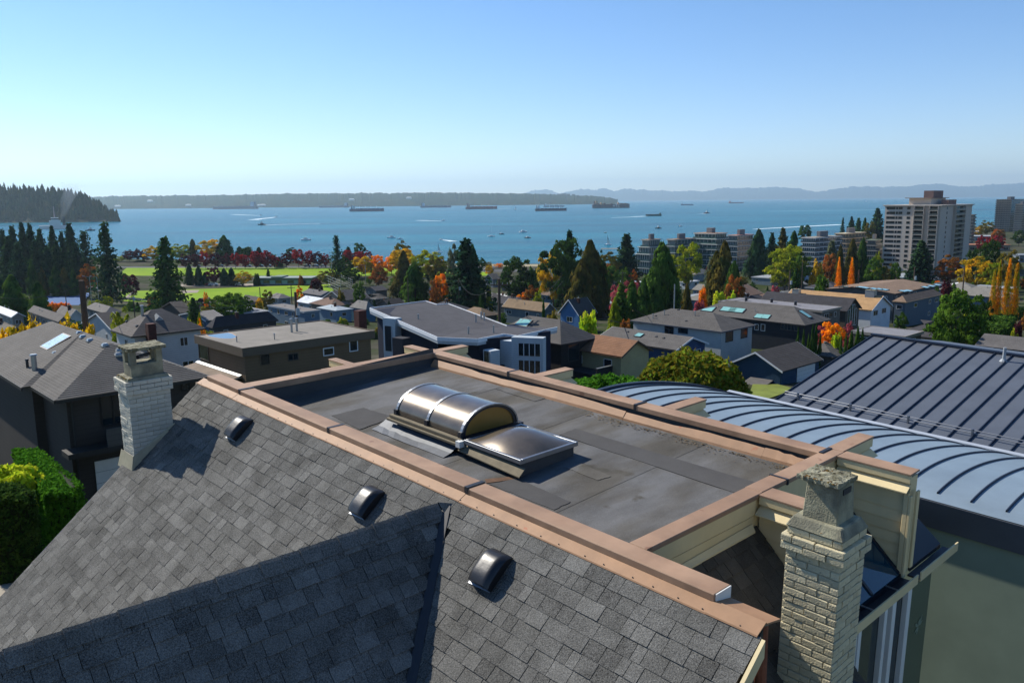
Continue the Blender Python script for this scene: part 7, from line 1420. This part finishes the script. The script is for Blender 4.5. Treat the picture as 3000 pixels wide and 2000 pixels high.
def boat(label, n, x, y, L_=9, kind='motor', c='#d8dadc', rz=None, group=None):
    p = seapt(n, x, y); r_ = thing('sailboat' if kind == 'sail' else 'motor_boat', label, 'boat', (p.x, p.y, 0), rnd.choice((.2, 3.3)) if rz is None else rz, group); L_ *= .68; h = L_ / 2; w_ = L_ * .16; D = L_ * .12
    rows = [[(-h, -w_, -.2), (h * .5, -w_, -.2), (h * .9, 0, -.2), (h * .5, w_, -.2), (-h, w_, -.2), (-h, -w_, -.2)], [(-h, -w_ * 1.1, D), (h * .5, -w_ * 1.15, D), (h * 1.05, 0, D * 1.3), (h * .5, w_ * 1.15, D), (-h, w_ * 1.1, D), (-h, -w_ * 1.1, D)]]
    b = MB(); b.grid(rows); b.quad(*rows[1][:-1]); b.build('hull', mat('boat_' + c, c, .4, var=.03), r_)
    o = MB().taper(-h * .5, h * .35, -w_ * .75, w_ * .75, D + .01, D + L_ * (.16 if kind == 'motor' else .07), L_ * .05, w_ * .15).build('cabin', m_white if kind != 'tug' else mat('boat_' + c, c), r_)
    if kind == 'tug': MB().box(-h * .2, h * .25, -w_ * .5, w_ * .5, D + L_ * .06, D + L_ * .3).build('wheelhouse', m_white, r_); MB().tube((0, 0, D + L_ * .3), (0, 0, D + L_ * .55), .12, .08, 6).build('mast', m_galv, r_)
    if kind in ('sail', 'moored'): MB().tube((h * .1, 0, D), (h * .1, 0, D + L_ * 1.3), .07, .05, 6).build('mast', m_galv, r_)
    if kind == 'sail': MB().ext([(h * .08, 0, D + L_ * .12), (-h * .75, .3, D + L_ * .14), (-h * .2, .25, D + L_ * .8), (h * .08, 0, D + L_ * 1.28)], (0, .06, 0)).build('sail', m_white, r_)
def wake(n, pts, w0, w1):
    q = [seapt(n, *p) for p in pts]; rows = []
    for i, p in enumerate(q):
        t = i / (len(q) - 1); d_ = (q[min(i + 1, len(q) - 1)] - q[max(i - 1, 0)]).normalized(); nn = Vector((-d_.y, d_.x, 0)) * (w0 + (w1 - w0) * t) / 2; rows.append([p + nn + Vector((0, 0, .15)), p - nn + Vector((0, 0, .15))])
    m = mat('foam', '#c9d6dc', .8, var=.3, scale=.4); stuff(MB().grid(rows).build('wake_foam', m))
boat('dark tug heading past with a long wake', 2, 197, 468, 24, 'tug', '#1c2430', 3.14)
for lab, n, x, y, L_, kind, c in (('white cabin cruiser off the red maples', 2, 578, 600, 17, 'motor', '#d8dadc'), ('white cabin cruiser behind the olive topped tree', 2, 1312, 580, 15, 'motor', '#d8dadc'), ('second cruiser close behind the olive topped tree', 2, 1385, 592, 10, 'motor', '#c0c4c8'), ('speedboat throwing spray beyond the golden trees', 2, 1745, 596, 8, 'motor', '#e6e8ea'),
    ('moored sloop with bare mast', 3, 118, 568, 13, 'moored', '#d8dadc'), ('small dark hulled launch near the moored sloop', 3, 205, 548, 10, 'motor', '#3a4450'), ('white launch under the bulk carriers', 3, 390, 530, 15, 'motor', '#d8dadc'), ('launch with a reddish hull', 3, 428, 580, 11, 'motor', '#8a5a50'), ('yellow buoy boat in mid bay', 3, 1100, 535, 6, 'motor', '#8a7a2a'), ('tall white sailing sloop near the beach pier', 3, 1117, 640, 10, 'sail', '#e6e8ea'),
    ('white sail beyond the golden trees', 2, 1718, 705, 8, 'sail', '#e6e8ea'), ('tug near the horizon with short wake', 3, 1972, 368, 26, 'tug', '#5a2a2a'), ('dark workboat in the open bay', 3, 1556, 498, 14, 'tug', '#2a2a2e'), ('small white boat off the apartments', 3, 1743, 482, 11, 'motor', '#d8dadc'), ('dark workboat beside the grove of firs', 1, 780, 518, 22, 'tug', '#2a3a4a'),
    ('fast boat at the head of the long straight wake', 1, 2245, 386, 16, 'motor', '#e6e8ea'), ('fast boat at the head of the curving wake', 2, 320, 398, 16, 'motor', '#e6e8ea'), ('fast boat with wake in mid bay', 2, 1760, 433, 14, 'motor', '#e6e8ea'), ('distant sailboat below the mountains', 4, 990, 268, 26, 'sail', '#e6e8ea'), ('faint sailboat under the red bulk carrier', 3, 326, 335, 20, 'sail', '#d8dadc'), ('faint sailboat beside the far shore', 1, 1863, 330, 20, 'sail', '#d8dadc')): boat(lab, n, x, y, L_, kind, c)
wake(1, [(2245, 388), (2150, 384), (2000, 378)], 6, 22); wake(2, [(318, 400), (260, 408), (180, 416), (120, 424)], 6, 26); wake(2, [(215, 470), (420, 463), (700, 455)], 10, 8); wake(2, [(1752, 435), (1680, 433), (1540, 429)], 5, 18); wake(2, [(1752, 597), (1800, 602), (1850, 610)], 3, 9); wake(3, [(1440, 393), (1330, 399), (1150, 406)], 20, 8)
wake(4, [(780, 465), (600, 474), (300, 490), (30, 505)], 16, 9); wake(4, [(220, 350), (140, 350)], 18, 8); wake(4, [(1150, 338), (700, 342), (230, 350)], 12, 10); wake(3, [(1972, 371), (1900, 373)], 16, 8); wake(2, [(2230, 331), (2352, 328)], 20, 10)
# white ship and its smoke behind the fir grove
def whiteship():
    p = P(165, 690, 1500); p.z = 0; r_ = thing('research_vessel', 'white ship with red tinted mast half hidden behind the fir grove', 'ship', (p.x, p.y, 0), .5)
    MB().taper(-24, 24, -6, 6, -1, 6, -2, 0).build('hull', m_white, r_); s = MB().box(-9, 9, -5, 5, 6, 15).build('superstructure', m_white, r_); MB().box(-6, 6, -5.5, 5.5, 15.01, 20).build('bridge', m_white, s); MB().box(-6.1, 6.1, -5.6, -5.51, 16.5, 18.5).build('bridge_window', m_pane, s)
    MB().tube((0, 0, 20), (0, 0, 40), 1.2, .5, 6).build('mast', mat('mast_pink', '#a08a88', .7), r_); MB().box(12, 17, -3, 3, 6, 22).build('funnel', m_dark, r_)
    q = P(182, 655, 1500); b = MB(); rows = []
    for i in range(9):
        t = i / 8; c = Vector((q.x + 26 * t, 1500, 16 + 60 * t)); rad = 3 + 15 * t; rows.append([c + Vector((math.cos(a), math.sin(a) * .8, .3 * math.sin(a * 2))) * rad * (1 + .2 * math.sin(a * 3 + i)) for a in np.linspace(0, 6.283, 13)])
    b.grid(rows); b.quad(*rows[-1][:-1]); b.quad(*rows[0][:-1][::-1]); m = bpy.data.materials.new('smoke'); m.use_nodes = True; N = m.node_tree.nodes; N.remove(N['Principled BSDF']); v = N.new('ShaderNodeVolumePrincipled'); v.inputs['Color'].default_value = (.75, .85, .95, 1); v.inputs['Density'].default_value = .009; m.node_tree.links.new(v.outputs[0], N['Material Output'].inputs['Volume'])
    stuff(b.build('smoke', m))
whiteship()
# ------------------------------------------------------------------ haze over the bay
def haze():
    b = MB().box(-34000, 34000, -400, 37000, -8, 900); m = bpy.data.materials.new('haze_air'); m.use_nodes = True; N = m.node_tree.nodes; N.remove(N['Principled BSDF'])
    v = N.new('ShaderNodeVolumePrincipled'); v.inputs['Color'].default_value = (.6, .83, 1.0, 1); v.inputs['Density'].default_value = HAZE; v.inputs['Anisotropy'].default_value = .35
    m.node_tree.links.new(v.outputs[0], N['Material Output'].inputs['Volume']); stuff(b.build('haze', m))
HAZE = 5e-5
haze()
